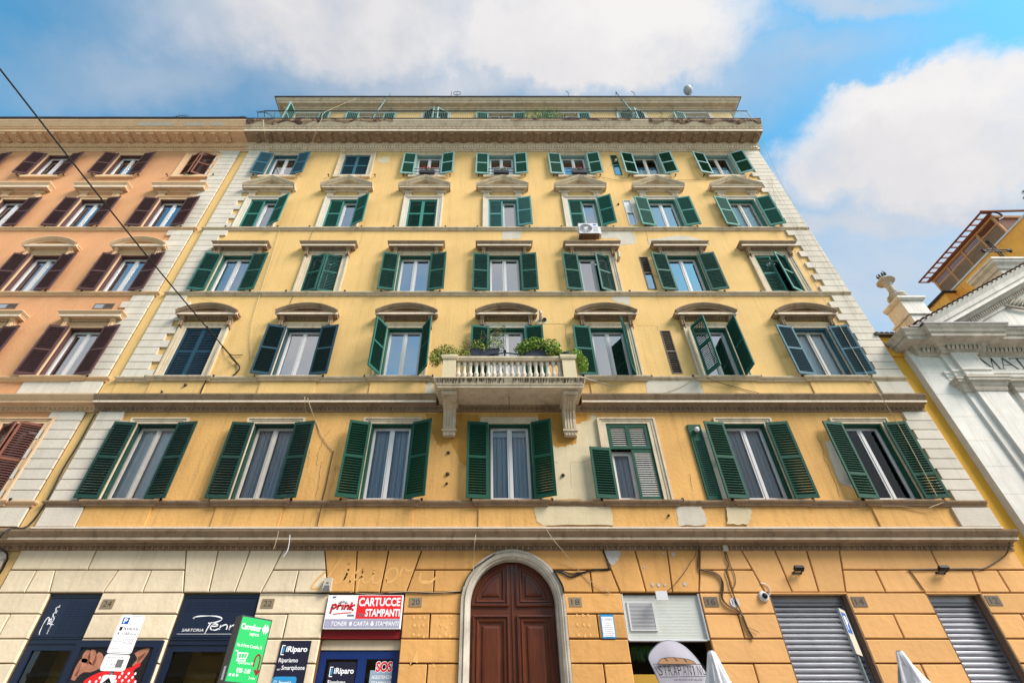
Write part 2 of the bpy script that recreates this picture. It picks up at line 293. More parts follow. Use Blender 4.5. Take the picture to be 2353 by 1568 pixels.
# ------------------------------------------------------------------ mesh helpers
WL = {}
class MB:
    def __init__(s): s.v = []; s.f = []; s.m = []; s.cur = 0
    def face(s, pts):
        n = len(s.v); s.v += [tuple(p) for p in pts]; s.f.append(tuple(range(n, n + len(pts)))); s.m.append(s.cur)
    def box(s, x0, x1, y0, y1, z0, z1):
        n = len(s.v)
        s.v += [(x, y, z) for z in (z0, z1) for y in (y0, y1) for x in (x0, x1)]
        for q in ((0, 2, 3, 1), (4, 5, 7, 6), (0, 1, 5, 4), (2, 6, 7, 3), (0, 4, 6, 2), (1, 3, 7, 5)):
            s.f.append(tuple(n + i for i in q)); s.m.append(s.cur)
        return s
    def prism(s, poly, y0, y1):
        """poly of (x, z), counter-clockwise as seen from the street (-Y); solid between y0 (front) and y1"""
        n = len(s.v); k = len(poly)
        s.v += [(x, y0, z) for x, z in poly] + [(x, y1, z) for x, z in poly]
        s.f.append(tuple(n + i for i in range(k))); s.f.append(tuple(n + k + i for i in reversed(range(k))))
        for i in range(k):
            j = (i + 1) % k; s.f.append((n + i, n + k + i, n + k + j, n + j))
        s.m += [s.cur] * (k + 2); return s
    def obox(s, c, ax, ay, az):
        """box centred at c with half-axis vectors"""
        c, ax, ay, az = map(Vector, (c, ax, ay, az)); n = len(s.v)
        for k in (-1, 1):
            for j in (-1, 1):
                for i in (-1, 1): s.v.append(tuple(c + ax * i + ay * j + az * k))
        for q in ((0, 2, 3, 1), (4, 5, 7, 6), (0, 1, 5, 4), (2, 6, 7, 3), (0, 4, 6, 2), (1, 3, 7, 5)):
            s.f.append(tuple(n + i for i in q)); s.m.append(s.cur)
        return s
    def sweep(s, prof, x0, x1, yf=0.0, yb=.2, rl=False, rr=False):
        """prof: (projection, z) bottom to top; moulding along X in front of plane yf, mitred returns where asked"""
        cols = []
        if rl: cols.append([(x0 - o, yb, z) for o, z in prof])
        cols.append([((x0 - o) if rl else x0, yf - o, z) for o, z in prof])
        cols.append([((x1 + o) if rr else x1, yf - o, z) for o, z in prof])
        if rr: cols.append([(x1 + o, yb, z) for o, z in prof])
        n = len(s.v); k = len(prof)
        for c in cols: s.v += c
        for a in range(len(cols) - 1):
            for i in range(k - 1):
                s.f.append((n + a * k + i, n + (a + 1) * k + i, n + (a + 1) * k + i + 1, n + a * k + i + 1)); s.m.append(s.cur)
        s.f.append(tuple(n + i for i in reversed(range(k)))); e = n + (len(cols) - 1) * k; s.f.append(tuple(e + i for i in range(k))); s.m += [s.cur] * 2
        return s
    def tube(s, path, r, k=5):
        path = [Vector(p) for p in path]; n = len(s.v)
        for i, p in enumerate(path):
            t = (path[min(i + 1, len(path) - 1)] - path[max(i - 1, 0)]).normalized()
            a = t.orthogonal().normalized() if i == 0 else (a - t * a.dot(t)).normalized()
            b = t.cross(a)
            rad = r[i] if isinstance(r, (list, tuple)) else r
            for j in range(k):
                th = 2 * math.pi * j / k; s.v.append(tuple(p + (a * math.cos(th) + b * math.sin(th)) * rad))
        for i in range(len(path) - 1):
            for j in range(k):
                s.f.append((n + i * k + j, n + i * k + (j + 1) % k, n + (i + 1) * k + (j + 1) % k, n + (i + 1) * k + j)); s.m.append(s.cur)
        s.f.append(tuple(n + j for j in reversed(range(k)))); e = n + (len(path) - 1) * k; s.f.append(tuple(e + j for j in range(k))); s.m += [s.cur] * 2
        return s
    def lathe(s, prof, c=(0, 0, 0), k=12, sq=1.0):
        n = len(s.v)
        for r, z in prof:
            for j in range(k):
                th = 2 * math.pi * (j + .5) / k; s.v.append((c[0] + r * math.cos(th), c[1] + r * math.sin(th) * sq, c[2] + z))
        for i in range(len(prof) - 1):
            for j in range(k):
                s.f.append((n + i * k + j, n + i * k + (j + 1) % k, n + (i + 1) * k + (j + 1) % k, n + (i + 1) * k + j)); s.m.append(s.cur)
        s.f.append(tuple(n + j for j in reversed(range(k)))); e = n + (len(prof) - 1) * k; s.f.append(tuple(e + j for j in range(k))); s.m += [s.cur] * 2
        return s
    def egg(s, c, rx, ry, rz, k=6, rings=4):
        prof = [(math.sin(math.pi * (i + .15) / (rings + .3 - .0)), -math.cos(math.pi * (i + .15) / (rings + .3))) for i in range(rings + 1)]
        n = len(s.v)
        for r, z in prof:
            for j in range(k):
                th = 2 * math.pi * j / k; s.v.append((c[0] + rx * r * math.cos(th), c[1] + ry * r * math.sin(th), c[2] + rz * z))
        for i in range(rings):
            for j in range(k):
                s.f.append((n + i * k + j, n + i * k + (j + 1) % k, n + (i + 1) * k + (j + 1) % k, n + (i + 1) * k + j)); s.m.append(s.cur)
        s.f.append(tuple(n + j for j in reversed(range(k)))); e = n + rings * k; s.f.append(tuple(e + j for j in range(k))); s.m += [s.cur] * 2
        return s
    def ring(s, cx, cz, prof, a0, a1, k, y0):
        """moulding swept round an arc in the XZ plane: prof (radius, projection)"""
        n = len(s.v); p = len(prof)
        for i in range(k + 1):
            a = a0 + (a1 - a0) * i / k
            for r, o in prof: s.v.append((cx + r * math.cos(a), y0 - o, cz + r * math.sin(a)))
        for i in range(k):
            for j in range(p - 1):
                s.f.append((n + i * p + j, n + i * p + j + 1, n + (i + 1) * p + j + 1, n + (i + 1) * p + j)); s.m.append(s.cur)
        s.f.append(tuple(n + j for j in range(p))); s.f.append(tuple(n + k * p + j for j in reversed(range(p)))); s.m += [s.cur] * 2
        return s
    def mesh(s, name, mats, org=(0, 0, 0), smooth=False):
        me = bpy.data.meshes.new(name)
        me.from_pydata([(x - org[0], y - org[1], z - org[2]) for x, y, z in s.v], [], s.f)
        for m in (mats if isinstance(mats, (list, tuple)) else [mats]): me.materials.append(MATS[m])
        me.polygons.foreach_set('material_index', s.m)
        if smooth: me.polygons.foreach_set('use_smooth', [True] * len(s.f))
        me.update(); return me
    def bounds(s):
        return [(min(v[i] for v in s.v), max(v[i] for v in s.v)) for i in range(3)]
    def build(s, name, mats, parent=None, org=None, kind=None, label=None, smooth=False, rotz=0.0, keep=False):
        if org is None:
            b = s.bounds(); org = ((b[0][0] + b[0][1]) / 2, (b[1][0] + b[1][1]) / 2, b[2][0])
        me = s.mesh(name, mats, (0, 0, 0) if keep else org, smooth)
        return link(name, me, parent, org, kind, label, rotz)
def link(name, me, parent, org, kind=None, label=None, rotz=0.0):
    o = bpy.data.objects.new(name, me); COL.objects.link(o)
    o.rotation_euler = (0, 0, rotz)
    if parent is not None:
        o.parent = parent; o.location = Vector(org) - Vector(WL[parent.name])
    else: o.location = org
    WL[o.name] = tuple(org)
    if kind: o['kind'] = kind
    if label: o['label'] = label
    return o
def thing(name, label, cat, loc=(0, 0, 0), rot=(0, 0, 0), group=None, local=True):
    o = bpy.data.objects.new(name, None); COL.objects.link(o); o.empty_display_size = .2
    o.location = loc; o.rotation_euler = rot; o['label'] = label; o['category'] = cat
    if group: o['group'] = group
    WL[o.name] = (0, 0, 0) if local else tuple(loc)
    return o
def tag(o, label, cat, group=None):
    o['label'] = label; o['category'] = cat
    if group: o['group'] = group
    return o
TXT = {}
def text_polys(body, bold=0.0):
    key = (body, bold)
    if key not in TXT:
        cu = bpy.data.curves.new('lettering', 'FONT'); cu.body = body; cu.size = 1; cu.offset = bold; cu.resolution_u = 3
        ob = bpy.data.objects.new('lettering', cu); COL.objects.link(ob)
        me = bpy.data.meshes.new_from_object(ob)
        TXT[key] = ([tuple(v.co) for v in me.vertices], [tuple(p.vertices) for p in me.polygons])
        bpy.data.objects.remove(ob); bpy.data.curves.remove(cu); bpy.data.meshes.remove(me)
    return TXT[key]
def letters(mb, body, x0, x1, z0, z1, y, bold=0.0, shear=0.0, fn=None, thick=.006):
    """flat lettering fitted into the rectangle x0..x1, z0..z1 at depth y, front towards -Y"""
    v, f = text_polys(body, bold)
    if not v: return mb
    xa, xb = min(p[0] for p in v), max(p[0] for p in v); ya, yb = min(p[1] for p in v), max(p[1] for p in v)
    n = len(mb.v); k = len(v)
    def tr(p, yy):
        a = (p[0] - xa) / (xb - xa); b = (p[1] - ya) / max(yb - ya, 1e-6)
        x = x0 + a * (x1 - x0) + shear * b * (z1 - z0); z = z0 + b * (z1 - z0)
        return (x, yy, z) if fn is None else fn(x, yy, z)
    mb.v += [tr(p, y) for p in v]
    for q in f: mb.f.append(tuple(n + i for i in q)); mb.m.append(mb.cur)
    return mb
def stroke(mb, pts, w, y, fn=None, th=.004):
    """painted or applied line of width w through (x, z) points"""
    k = len(pts)
    for i in range(k - 1):
        (xa, za), (xb, zb) = pts[i], pts[i + 1]; dx, dz = xb - xa, zb - za; l = math.hypot(dx, dz) or 1
        wa = w[i] if isinstance(w, (list, tuple)) else w; wb = w[i + 1] if isinstance(w, (list, tuple)) else w
        nx, nz = -dz / l / 2, dx / l / 2; ex, ez = dx / l * wa * .3, dz / l * wa * .3
        yy = y - .0004 * (i % 2)
        mb.face([(xa - ex - nx * wa, yy, za - ez - nz * wa), (xb + ex - nx * wb, yy, zb + ez - nz * wb), (xb + ex + nx * wb, yy, zb + ez + nz * wb), (xa - ex + nx * wa, yy, za - ez + nz * wa)])
    return mb
def smooth_pts(p, n=6):
    out = []
    for i in range(len(p) - 1):
        a, b, c, d = p[max(i - 1, 0)], p[i], p[i + 1], p[min(i + 2, len(p) - 1)]
        for j in range(n):
            t = j / n
            out.append(tuple(.5 * (2 * b[q] + (c[q] - a[q]) * t + (2 * a[q] - 5 * b[q] + 4 * c[q] - d[q]) * t * t + (3 * b[q] - a[q] - 3 * c[q] + d[q]) * t ** 3) for q in range(len(b))))
    out.append(tuple(p[-1])); return out
def disc(mb, cx, cz, rx, rz, y, k=12, fn=None):
    mb.face([(cx + rx * math.cos(2 * math.pi * i / k), y, cz + rz * math.sin(2 * math.pi * i / k)) for i in range(k)])
def rect(mb, x0, x1, z0, z1, y): mb.face([(x0, y, z0), (x1, y, z0), (x1, y, z1), (x0, y, z1)])
def foliage(mb, c, rad, n, size, rnd, shell=.55, mats=1, droop=0):
    for i in range(n):
        while True:
            p = Vector((rnd.uniform(-1, 1), rnd.uniform(-1, 1), rnd.uniform(-1, 1)))
            if shell < p.length < 1: break
        q = Vector((c[0] + p.x * rad[0], c[1] + p.y * rad[1], c[2] + p.z * rad[2]))
        nrm = (p + Vector((rnd.uniform(-.8, .8), rnd.uniform(-.8, .8), rnd.uniform(-.3, .9)))).normalized()
        a = nrm.orthogonal().normalized(); a = (Matrix.Rotation(rnd.uniform(0, 6.28), 3, nrm) @ a); b = nrm.cross(a); s_ = size * rnd.uniform(.6, 1.3)
        mb.cur = rnd.randrange(mats)
        mb.face([q - a * s_, q + b * s_ * .5 + nrm * s_ * .2, q + a * s_, q - b * s_ * .5 + nrm * s_ * .2])
    mb.cur = 0
# ------------------------------------------------------------------ ground
def sheet(name, x0, x1, y0, y1, z, m):
    b = MB(); b.face([(x0, y0, z), (x1, y0, z), (x1, y1, z), (x0, y1, z)]); return b.build(name, m, kind='structure')
sheet('ground', -600, 600, -600, 600, -.01, 'paving')
sheet('street', -300, 300, -17.4, -3.2, .0, 'asphalt')
pv = MB(); pv.box(-60, 60, -3.2, .1, -.005, .13); pv.build('pavement', 'paving', kind='structure')
pv = MB(); pv.box(-60, 60, -22.0, -17.4, -.005, .13); pv.build('pavement', 'paving', kind='structure')

# ------------------------------------------------------------------ shared facade parts
X4 = .57; S = 3.2
ROW = {1: (6.68, 8.86), 2: (10.42, 12.36), 3: (13.96, 15.86), 4: (17.46, 19.30), 5: (21.02, 22.68)}
HW = .57
def wall_holes(x0, x1, z0, z1, holes, depth=.34, y=0.0):
    """front wall face at y with rectangular openings and their reveals"""
    b = MB()
    xs = sorted({x0, x1, *[h[0] for h in holes], *[h[1] for h in holes]}); zs = sorted({z0, z1, *[h[2] for h in holes], *[h[3] for h in holes]})
    xs = [x for x in xs if x0 <= x <= x1]; zs = [z for z in zs if z0 <= z <= z1]
    for i in range(len(xs) - 1):
        for j in range(len(zs) - 1):
            cx, cz = (xs[i] + xs[i + 1]) / 2, (zs[j] + zs[j + 1]) / 2
            if any(h[0] < cx < h[1] and h[2] < cz < h[3] for h in holes): continue
            rect(b, xs[i], xs[i + 1], zs[j], zs[j + 1], y)
    for a, c, e, g in holes:
        b.face([(a, y, e), (a, y, g), (a, y + depth, g), (a, y + depth, e)]); b.face([(c, y, g), (c, y, e), (c, y + depth, e), (c, y + depth, g)])
        b.face([(a, y, g), (c, y, g), (c, y + depth, g), (a, y + depth, g)]); b.face([(c, y, e), (a, y, e), (a, y + depth, e), (c, y + depth, e)])
    return b
SLAT = {}; SHUT = {}; nslat = [0]
def shutter(par, hx, hz, h, w, sgn, ang, key, style='bold', indiv=False, split=.5, y=-.035):
    if ang < 40 and style == 'bold': style = 'shut'
    if ang > 100: ang += random.uniform(-3.5, 2.5)
    """one louvred leaf hinged at hx; sgn +1 reaches right from its hinge, -1 left; ang is the opening angle in degrees"""
    fm, sm = 'shutter_' + key, 'shutter_' + key + '_slat'
    st = .062; th = .038
    k1 = (round(h, 2), round(w, 2), sgn, key, style, split)
    if k1 not in SHUT:
        b = MB(); a = lambda x: x * sgn
        X = lambda p, q: (min(a(p), a(q)), max(a(p), a(q)))
        for p, q in ((0, st), (w - st, w)): b.box(*X(p, q), -th / 2, th / 2, 0, h)
        rails = [(0, .10), (h - .075, h)]
        if split: rails.append((h * split - .035, h * split + .035))
        for p, q in rails: b.box(*X(st, w - st), -th / 2 + .002, th / 2 - .002, p, q)
        fr = b.mesh('shutter', fm)
        s2 = MB(); pos = []
        pitch, tilt, dep = (.066, R(27), .034) if style == 'bold' else (.066, R(60), .034) if style == 'shut' else (.05, R(66), .030)
        rails.sort()
        for (p0, p1), (q0, q1) in zip(rails[:-1], rails[1:]):
            nn = int((q0 - p1) / pitch)
            for i in range(nn): pos.append(p1 + (i + .5) * (q0 - p1) / nn)
        dy, dz = dep * math.cos(tilt), dep * math.sin(tilt)
        cx = w / 2 * sgn
        for z in pos:
            s2.obox((cx, 0, z), (w / 2 - st + .003, 0, 0), (0, -dy, -dz), (0, .006 * math.sin(tilt), -.006 * math.cos(tilt)))
        one = MB(); one.obox((0, 0, 0), (w / 2 - st + .003, 0, 0), (0, -dy, -dz), (0, .006 * math.sin(tilt), -.006 * math.cos(tilt)))
        SHUT[k1] = (fr, s2.mesh('slats', sm), one.mesh('slat', sm), pos, cx)
    fr, allm, one, pos, cx = SHUT[k1]
    rz = -R(ang) * sgn
    o = link('shutter', fr, par, (hx, y, hz), rotz=rz); o.rotation_euler.y = R(random.uniform(-.5, .5)) if ang > 30 else 0; WL[o.name] = (0, 0, 0)
    if indiv and nslat[0] + len(pos) <= 300:
        for z in pos: link('slat', one, o, (cx, 0, z))
        nslat[0] += len(pos)
    else:
        link('slats', allm, o, (0, 0, 0), kind='stuff')
    return o
CURT = {}
def curtain(par, x0, x1, z0, z1, y, m, seed=0, gath=0.0):
    b = MB(); k = 22; rnd = random.Random(seed)
    ph = [rnd.uniform(0, 6.28) for _ in range(3)]
    pts = []
    for i in range(k + 1):
        u = i / k; off = .028 * math.sin(u * 34 + ph[0]) + .018 * math.sin(u * 61 + ph[1])
        pts.append((x0 + (x1 - x0) * u, y + off))
    for i in range(k):
        (a, ya), (c, yc) = pts[i], pts[i + 1]
        b.face([(a, ya, z0), (c, yc, z0), (c, yc, z1), (a, ya, z1)])
    return b.build('curtain', m, par, smooth=True)
def window(par, x, row, cur='full', frame='pvc', glass='window_glass', z0=None, z1=None, hw=HW, casing=None, seed=0, two=True):
    if z0 is None: z0, z1 = ROW[row]
    b = MB(); fw = .055; y0, y1 = .15, .21
    b.box(x - hw, x - hw + fw, y0, y1, z0, z1); b.box(x + hw - fw, x + hw, y0, y1, z0, z1)
    b.box(x - hw + fw, x + hw - fw, y0, y1, z1 - fw, z1); b.box(x - hw + fw, x + hw - fw, y0, y1, z0, z0 + .05)
    sashes = ((x - hw + fw, x), (x, x + hw - fw)) if two else ((x - hw + fw, x + hw - fw),)
    sw = .062
    for a, c in sashes:
        a += .004; c -= .004; zb, zt = z0 + .052, z1 - fw - .004
        for p, q, e, g in ((a, a + sw, zb, zt), (c - sw, c, zb, zt), (a + sw, c - sw, zt - sw, zt), (a + sw, c - sw, zb, zb + sw + .02)):
            b.box(p, q, y0 - .018, y1 - .012, e, g)
    if two: b.box(x - .022, x + .022, y0 - .032, y0 - .018, z0 + .06, z1 - fw - .01)
    w = b.build('window', frame, par)
    for a, c in sashes:
        g = MB(); rect(g, a + sw, c - sw, z0 + .12, z1 - fw - sw, y0 + .012); g.build('pane', glass, w)
    if casing:
        c = MB(); c.box(x - hw - .001, x - hw + .045, .0, .12, z0, z1); c.box(x + hw - .045, x + hw + .001, .0, .12, z0, z1); c.box(x - hw + .045, x + hw - .045, .0, .12, z1 - .05, z1)
        c.build('shutter_casing', casing, par)
    if cur in ('full', 'grey', 'teal'):
        m = {'full': 'curtain_white', 'grey': 'curtain_grey', 'teal': 'curtain_teal'}[cur]
        if cur == 'full': curtain(w, x - hw + .03, x + hw - .03, z0 + .03, z1 - .03, .26, m, seed)
        else:
            curtain(w, x - hw + .03, x - hw * .02, z0 + .03, z1 - .03, .28, m, seed); curtain(w, x + hw * .1, x + hw - .03, z0 + .03, z1 - .03, .28, m, seed + 1)
    if random.Random(seed * 7).random() < .38 and z1 - z0 > 1.5:
        bl_ = MB(); hb = random.Random(seed).choice((.16, .22, .5)); bl_.box(x - hw + .06, x + hw - .06, .225, .24, z1 - .06 - hb, z1 - .06); bl_.build('roller_blind', 'pvc', w)
    if cur == 'half': curtain(w, x - hw + .03, x + hw - .03, z0 + .03, z0 + (z1 - z0) * .55, .27, 'curtain_white', seed)
    elif cur == 'side': curtain(w, x + .05, x + hw - .03, z0 + .03, z1 - .03, .32, 'curtain_white', seed)
    return w
def surround(par, x, row, m, sill=False, top_only=False, z0=None, z1=None, hw=HW):
    if z0 is None: z0, z1 = ROW[row]
    b = MB(); W_, t = .225, .17
    for o0, o1, pr in ((0, .10, .045), (.10, .17, .06), (.17, W_, .085)):
        for sg in (-1, 1):
            xa, xb = x + sg * (hw + o0), x + sg * (hw + o1)
            b.box(min(xa, xb), max(xa, xb), -pr, .0, z0, z1 + o0 * .75)
        b.box(x - hw - o1, x + hw + o1, -pr, .0, z1 + o0 * .75, z1 + o1 * .75)
    if sill: b.box(x - hw - W_, x + hw + W_, -.10, 0, z0 - .16, z0 - .002)
    return b.build('window_surround', m, par)
def console(par, ped, x, z0, z1, m, w=.13, pr=.2):
    b = MB(); h = z1 - z0
    side = [(0, z0), (-.06, z0), (-.10, z0 + .05), (-.07, z0 + h * .22), (-.06, z0 + h * .45), (-pr * .75, z0 + h * .72), (-pr, z0 + h * .86), (-pr, z1), (0, z1)]
    n = len(b.v); k = len(side)
    for xx in (x - w / 2, x + w / 2): b.v += [(xx, yy, zz) for yy, zz in side]
    b.f += [tuple(range(k)), tuple(reversed(range(k, 2 * k)))] + [(i, k + i, k + (i + 1) % k, (i + 1) % k) for i in range(k)]; b.m += [0] * (k + 2)
    for q in (-.032, .032): b.box(x + q - .016, x + q + .016, -pr * .80, -.03, z0 + h * .2, z0 + h * .62)
    return b.build('console', m, ped)
def eggs(par, x0, x1, y, z, m, pitch=.12, r=(.035, .03, .05), darts=True, name='egg_and_dart'):
    b = MB(); n = max(2, int(round((x1 - x0) / pitch)))
    for i in range(n):
        xx = x0 + (i + .5) * (x1 - x0) / n; b.egg((xx, y, z), *r, k=6, rings=3)
        if darts and i: b.box(x0 + i * (x1 - x0) / n - .008, x0 + i * (x1 - x0) / n + .008, y - .018, y + .01, z - r[2] * .8, z + r[2])
    return b.build(name, m, par, kind='stuff')
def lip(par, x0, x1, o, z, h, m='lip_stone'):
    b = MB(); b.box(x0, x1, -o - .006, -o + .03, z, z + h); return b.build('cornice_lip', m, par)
def ped_flat(par, x, zs, zt, m, hw=.98, con=True, eg=True, zc=None, blocks=False):
    h = zt - zs
    b = MB(); b.sweep([(0.0, zs - .07), (.05, zs - .06), (.07, zs), (.25, zs + .005), (.255, zs + h * .3), (.27, zs + h * .34), (.27, zs + h * .45), (.33, zs + h * .85), (.33, zt), (.0, zt + .03)], x - hw + .27, x + hw - .27, 0, .0, True, True)
    p = b.build('pediment', m, par)
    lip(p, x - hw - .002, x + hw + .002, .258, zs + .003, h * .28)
    if con:
        for s_ in (-1, 1): console(par, p, x + s_ * (HW + .17), zc or zs - .42, zs - .002, m)
    if eg: eggs(p, x - .64, x + .64, -.09, zs - .05, m, .115)
    if blocks: flutes(p, x, zs, m)
    return p
def flutes(p, x, zs, m):
    for s_ in (-1, 1):
        c = MB(); xx = x + s_ * .66
        c.box(xx - .14, xx + .14, -.05, 0, zs - .36, zs - .075)
        for q in (-.09, -.03, .03, .09): c.box(xx + q - .016, xx + q + .016, -.072, -.05, zs - .34, zs - .10)
        c.sweep([(.06, zs - .14), (.12, zs - .09), (.12, zs - .075)], xx - .12, xx + .12, 0, 0, True, True)
        c.build('pilaster_block', m, p)
def ped_curved(par, x, zs, za, m, hw=1.0, eg=True, zc=None):
    b = MB(); zh = zs + .11
    b.sweep([(0.0, zs - .07), (.05, zs - .06), (.07, zs), (.24, zs + .004), (.25, zs + .07), (.27, zs + .075), (.27, zh), (0, zh + .01)], x - hw + .27, x + hw - .27, 0, 0, True, True)
    sag = za - zh - .01; w = hw; r = (w * w + sag * sag) / (2 * sag); cz = za - r; a = math.asin(w / r)
    b.ring(x, cz, [(r - .17, 0), (r - .17, .24), (r - .12, .26), (r - .11, .29), (r - .03, .35), (r, .35), (r, 0)], math.pi / 2 + a, math.pi / 2 - a, 22, 0)
    lp = (x - hw - .002, x + hw + .002, .254, zs + .003, .064)
    k = 14; pts = [(x + (r - .16) * math.sin(t), cz + (r - .16) * math.cos(t)) for t in [a * .92 - 2 * a * .92 * i / k for i in range(k + 1)]]
    b.prism([(x - hw + .2, zh)] + [(x + hw - .2, zh)] + [p for p in pts if p[1] > zh], -.03, 0)
    p = b.build('pediment', m, par)
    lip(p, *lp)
    for s_ in (-1, 1): console(par, p, x + s_ * (HW + .2), zc or zs - .44, zs - .002, m)
    if eg:
        eggs(p, x - .66, x + .66, -.09, zs - .05, m, .115)
        e = MB()
        for i in range(11):
            t = a * .62 * (1 - 2 * i / 10); e.egg((x + (r - .225) * math.sin(t), -.06, cz + (r - .225) * math.cos(t)), .03, .03, .035, 6, 3)
        e.build('egg_and_dart', m, p, kind='stuff')
    return p
def ped_triangle(par, x, zs, za, m, hw=1.07):
    b = MB(); zh = zs + .12
    b.sweep([(0.0, zs - .05), (.05, zs - .04), (.08, zs), (.22, zs + .004), (.23, zs + .06), (.27, zs + .08), (.29, zh), (0, zh + .01)], x - hw + .29, x + hw - .29, 0, 0, True, True)
    for s_ in (-1, 1):      # raking mouldings
        x0, z0 = x + s_ * hw, zh + .07; n = len(b.v); d = Vector((x - x0, 0, za - z0)); l = d.length; d.normalize(); nn = Vector((-d.z, 0, d.x)) * (1 if s_ < 0 else -1)
        prof = [(-.15, 0), (-.15, .22), (-.10, .25), (-.09, .28), (-.02, .34), (0, .34), (0, 0)]; pts = []
        for q, o in prof:
            pa = Vector((x0, -o, z0)) + nn * q; xa = x0 - s_ * 0; pa = Vector((x0, -o, z0 + q / abs(d.x))); pc = Vector((x, -o, za + q / abs(d.x))); pts.append((pa, pc))
        for pa, pc in pts: b.v += [tuple(pa), tuple(pc)]
        for i in range(len(prof) - 1): b.f.append((n + 2 * i, n + 2 * i + 1, n + 2 * i + 3, n + 2 * i + 2)); b.m.append(0)
        b.f.append(tuple(n + 2 * i for i in range(len(prof)))); b.m.append(0)
    b.prism([(x - hw + .25, zh), (x + hw - .25, zh), (x, za - .13)], -.04, 0)
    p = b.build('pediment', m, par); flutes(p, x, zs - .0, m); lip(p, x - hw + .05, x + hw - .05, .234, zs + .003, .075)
    return p
def hook(par, x, z):
    b = MB(); b.box(-.012, .012, -.10, 0, -.012, .012); b.box(-.03, .03, -.115, -.095, -.035, .035); return b
HOOKM = None
def hooks(par, x, z):
    global HOOKM
    if HOOKM is None: HOOKM = hook(None, 0, 0).mesh('shutter_hook', 'iron')
    for s_ in (-1, 1): link('shutter_hook', HOOKM, par, (x + s_ * (HW + .42), -.002, z))
def quoins(par, x, sgn, z0, z1, m='quoin_stone', h=.29, wide=.92, narrow=.70, first=0, y=-.06):
    """alternating corner stones from z0 to z1, growing from x in direction sgn"""
    n = max(1, round((z1 - z0) / h)); hh = (z1 - z0) / n; c = {}
    for i in range(n):
        w = wide if (i + first) % 2 == 0 else narrow
        if w not in c:
            b = MB(); b.prism([(0, .011), (w, .011), (w, hh - .011), (0, hh - .011)] if sgn > 0 else [(-w, .011), (0, .011), (0, hh - .011), (-w, hh - .011)], y, 0)
            c[w] = b.mesh('quoin_stone', m)
        link('quoin_stone', c[w], par, (x, 0, z0 + i * hh))
STRING = lambda z, t=.14: [(0, z), (.04, z + .01), (.05, z + t * .4), (.09, z + t * .55), (.11, z + t * .8), (.11, z + t), (0, z + t + .01)]
def string_course(par, x0, x1, z, m, rl=False, rr=False, brk=(), t=.14):
    b = MB(); b.sweep(STRING(z, t), x0, x1, 0, .1, rl, rr)
    for xc, hw in brk: b.sweep([(o + .05 if o > 0 else 0, zz + (.003 if o > 0 else -.003)) for o, zz in STRING(z, t)], xc - hw, xc + hw, 0, 0, True, True)
    return b.build('string_course', m, par)
MID = lambda z: [(0, z), (.05, z + .005), (.06, z + .10), (.11, z + .12), (.12, z + .16), (.25, z + .17), (.26, z + .235), (.28, z + .25), (.35, z + .36), (.36, z + .40), (0, z + .47)]
GRD = lambda z: [(0, z), (.05, z + .005), (.06, z + .09), (.12, z + .10), (.12, z + .15), (.30, z + .16), (.31, z + .22), (.34, z + .235), (.41, z + .32), (.42, z + .36), (.09, z + .41), (.09, z + .45), (.06, z + .46), (.06, z + .52), (0, z + .525)]
TOPC = lambda z: [(0, z - .10), (.05, z - .09), (.06, z - .03), (.10, z - .02), (.11, z + .02), (.11, z + .17), (.15, z + .18), (.20, z + .30), (.22, z + .38), (.74, z + .39), (.75, z + .53), (.79, z + .54), (.79, z + .62), (.84, z + .64), (.97, z + .86), (1.0, z + .90), (1.0, z + .98), (0, z + 1.02)]
MODM = {}
def modillions(par, x0, x1, pitch, z, m):
    if m not in MODM:
        b = MB(); side = [(-.22, 0), (-.22, -.05), (-.30, -.085), (-.42, -.07), (-.55, -.03), (-.60, -.05), (-.66, -.065), (-.69, -.03), (-.69, 0)]
        k = len(side); n = 0
        for xx in (-.10, .10): b.v += [(xx, yy, zz) for yy, zz in side]
        b.f += [tuple(range(k)), tuple(reversed(range(k, 2 * k)))] + [(i, k + i, k + (i + 1) % k, (i + 1) % k) for i in range(k)]; b.m += [0] * (k + 2)
        b.box(-.13, .13, -.70, -.22, .0, .025)
        for yy in (-.34, -.45, -.56): b.egg((0, yy, -.07), .055, .045, .03, 6, 3)
        MODM[m] = b.mesh('modillion', m)
    n = int(round((x1 - x0) / pitch))
    for i in range(n + 1): link('modillion', MODM[m], par, (x0 + i * (x1 - x0) / n, 0, z + .385 - .026))
def patch(par, pts, m, y=-.004, name='plaster_patch', rag=.05, seed=1, th=.004, n=7):
    """irregular plaster repair: outline points (x, z)"""
    rnd = random.Random(seed); out = []
    for i in range(len(pts)):
        a, c = pts[i], pts[(i + 1) % len(pts)]
        for j in range(n):
            t = j / n; out.append((a[0] + (c[0] - a[0]) * t + rnd.uniform(-rag, rag), a[1] + (c[1] - a[1]) * t + rnd.uniform(-rag, rag)))
    b = MB(); b.prism(out, y, y + th); return b.build(name, m, par)
def ppx(*pts): return [(p.x, p.z) for p in (at(x, y) for x, y in pts)]

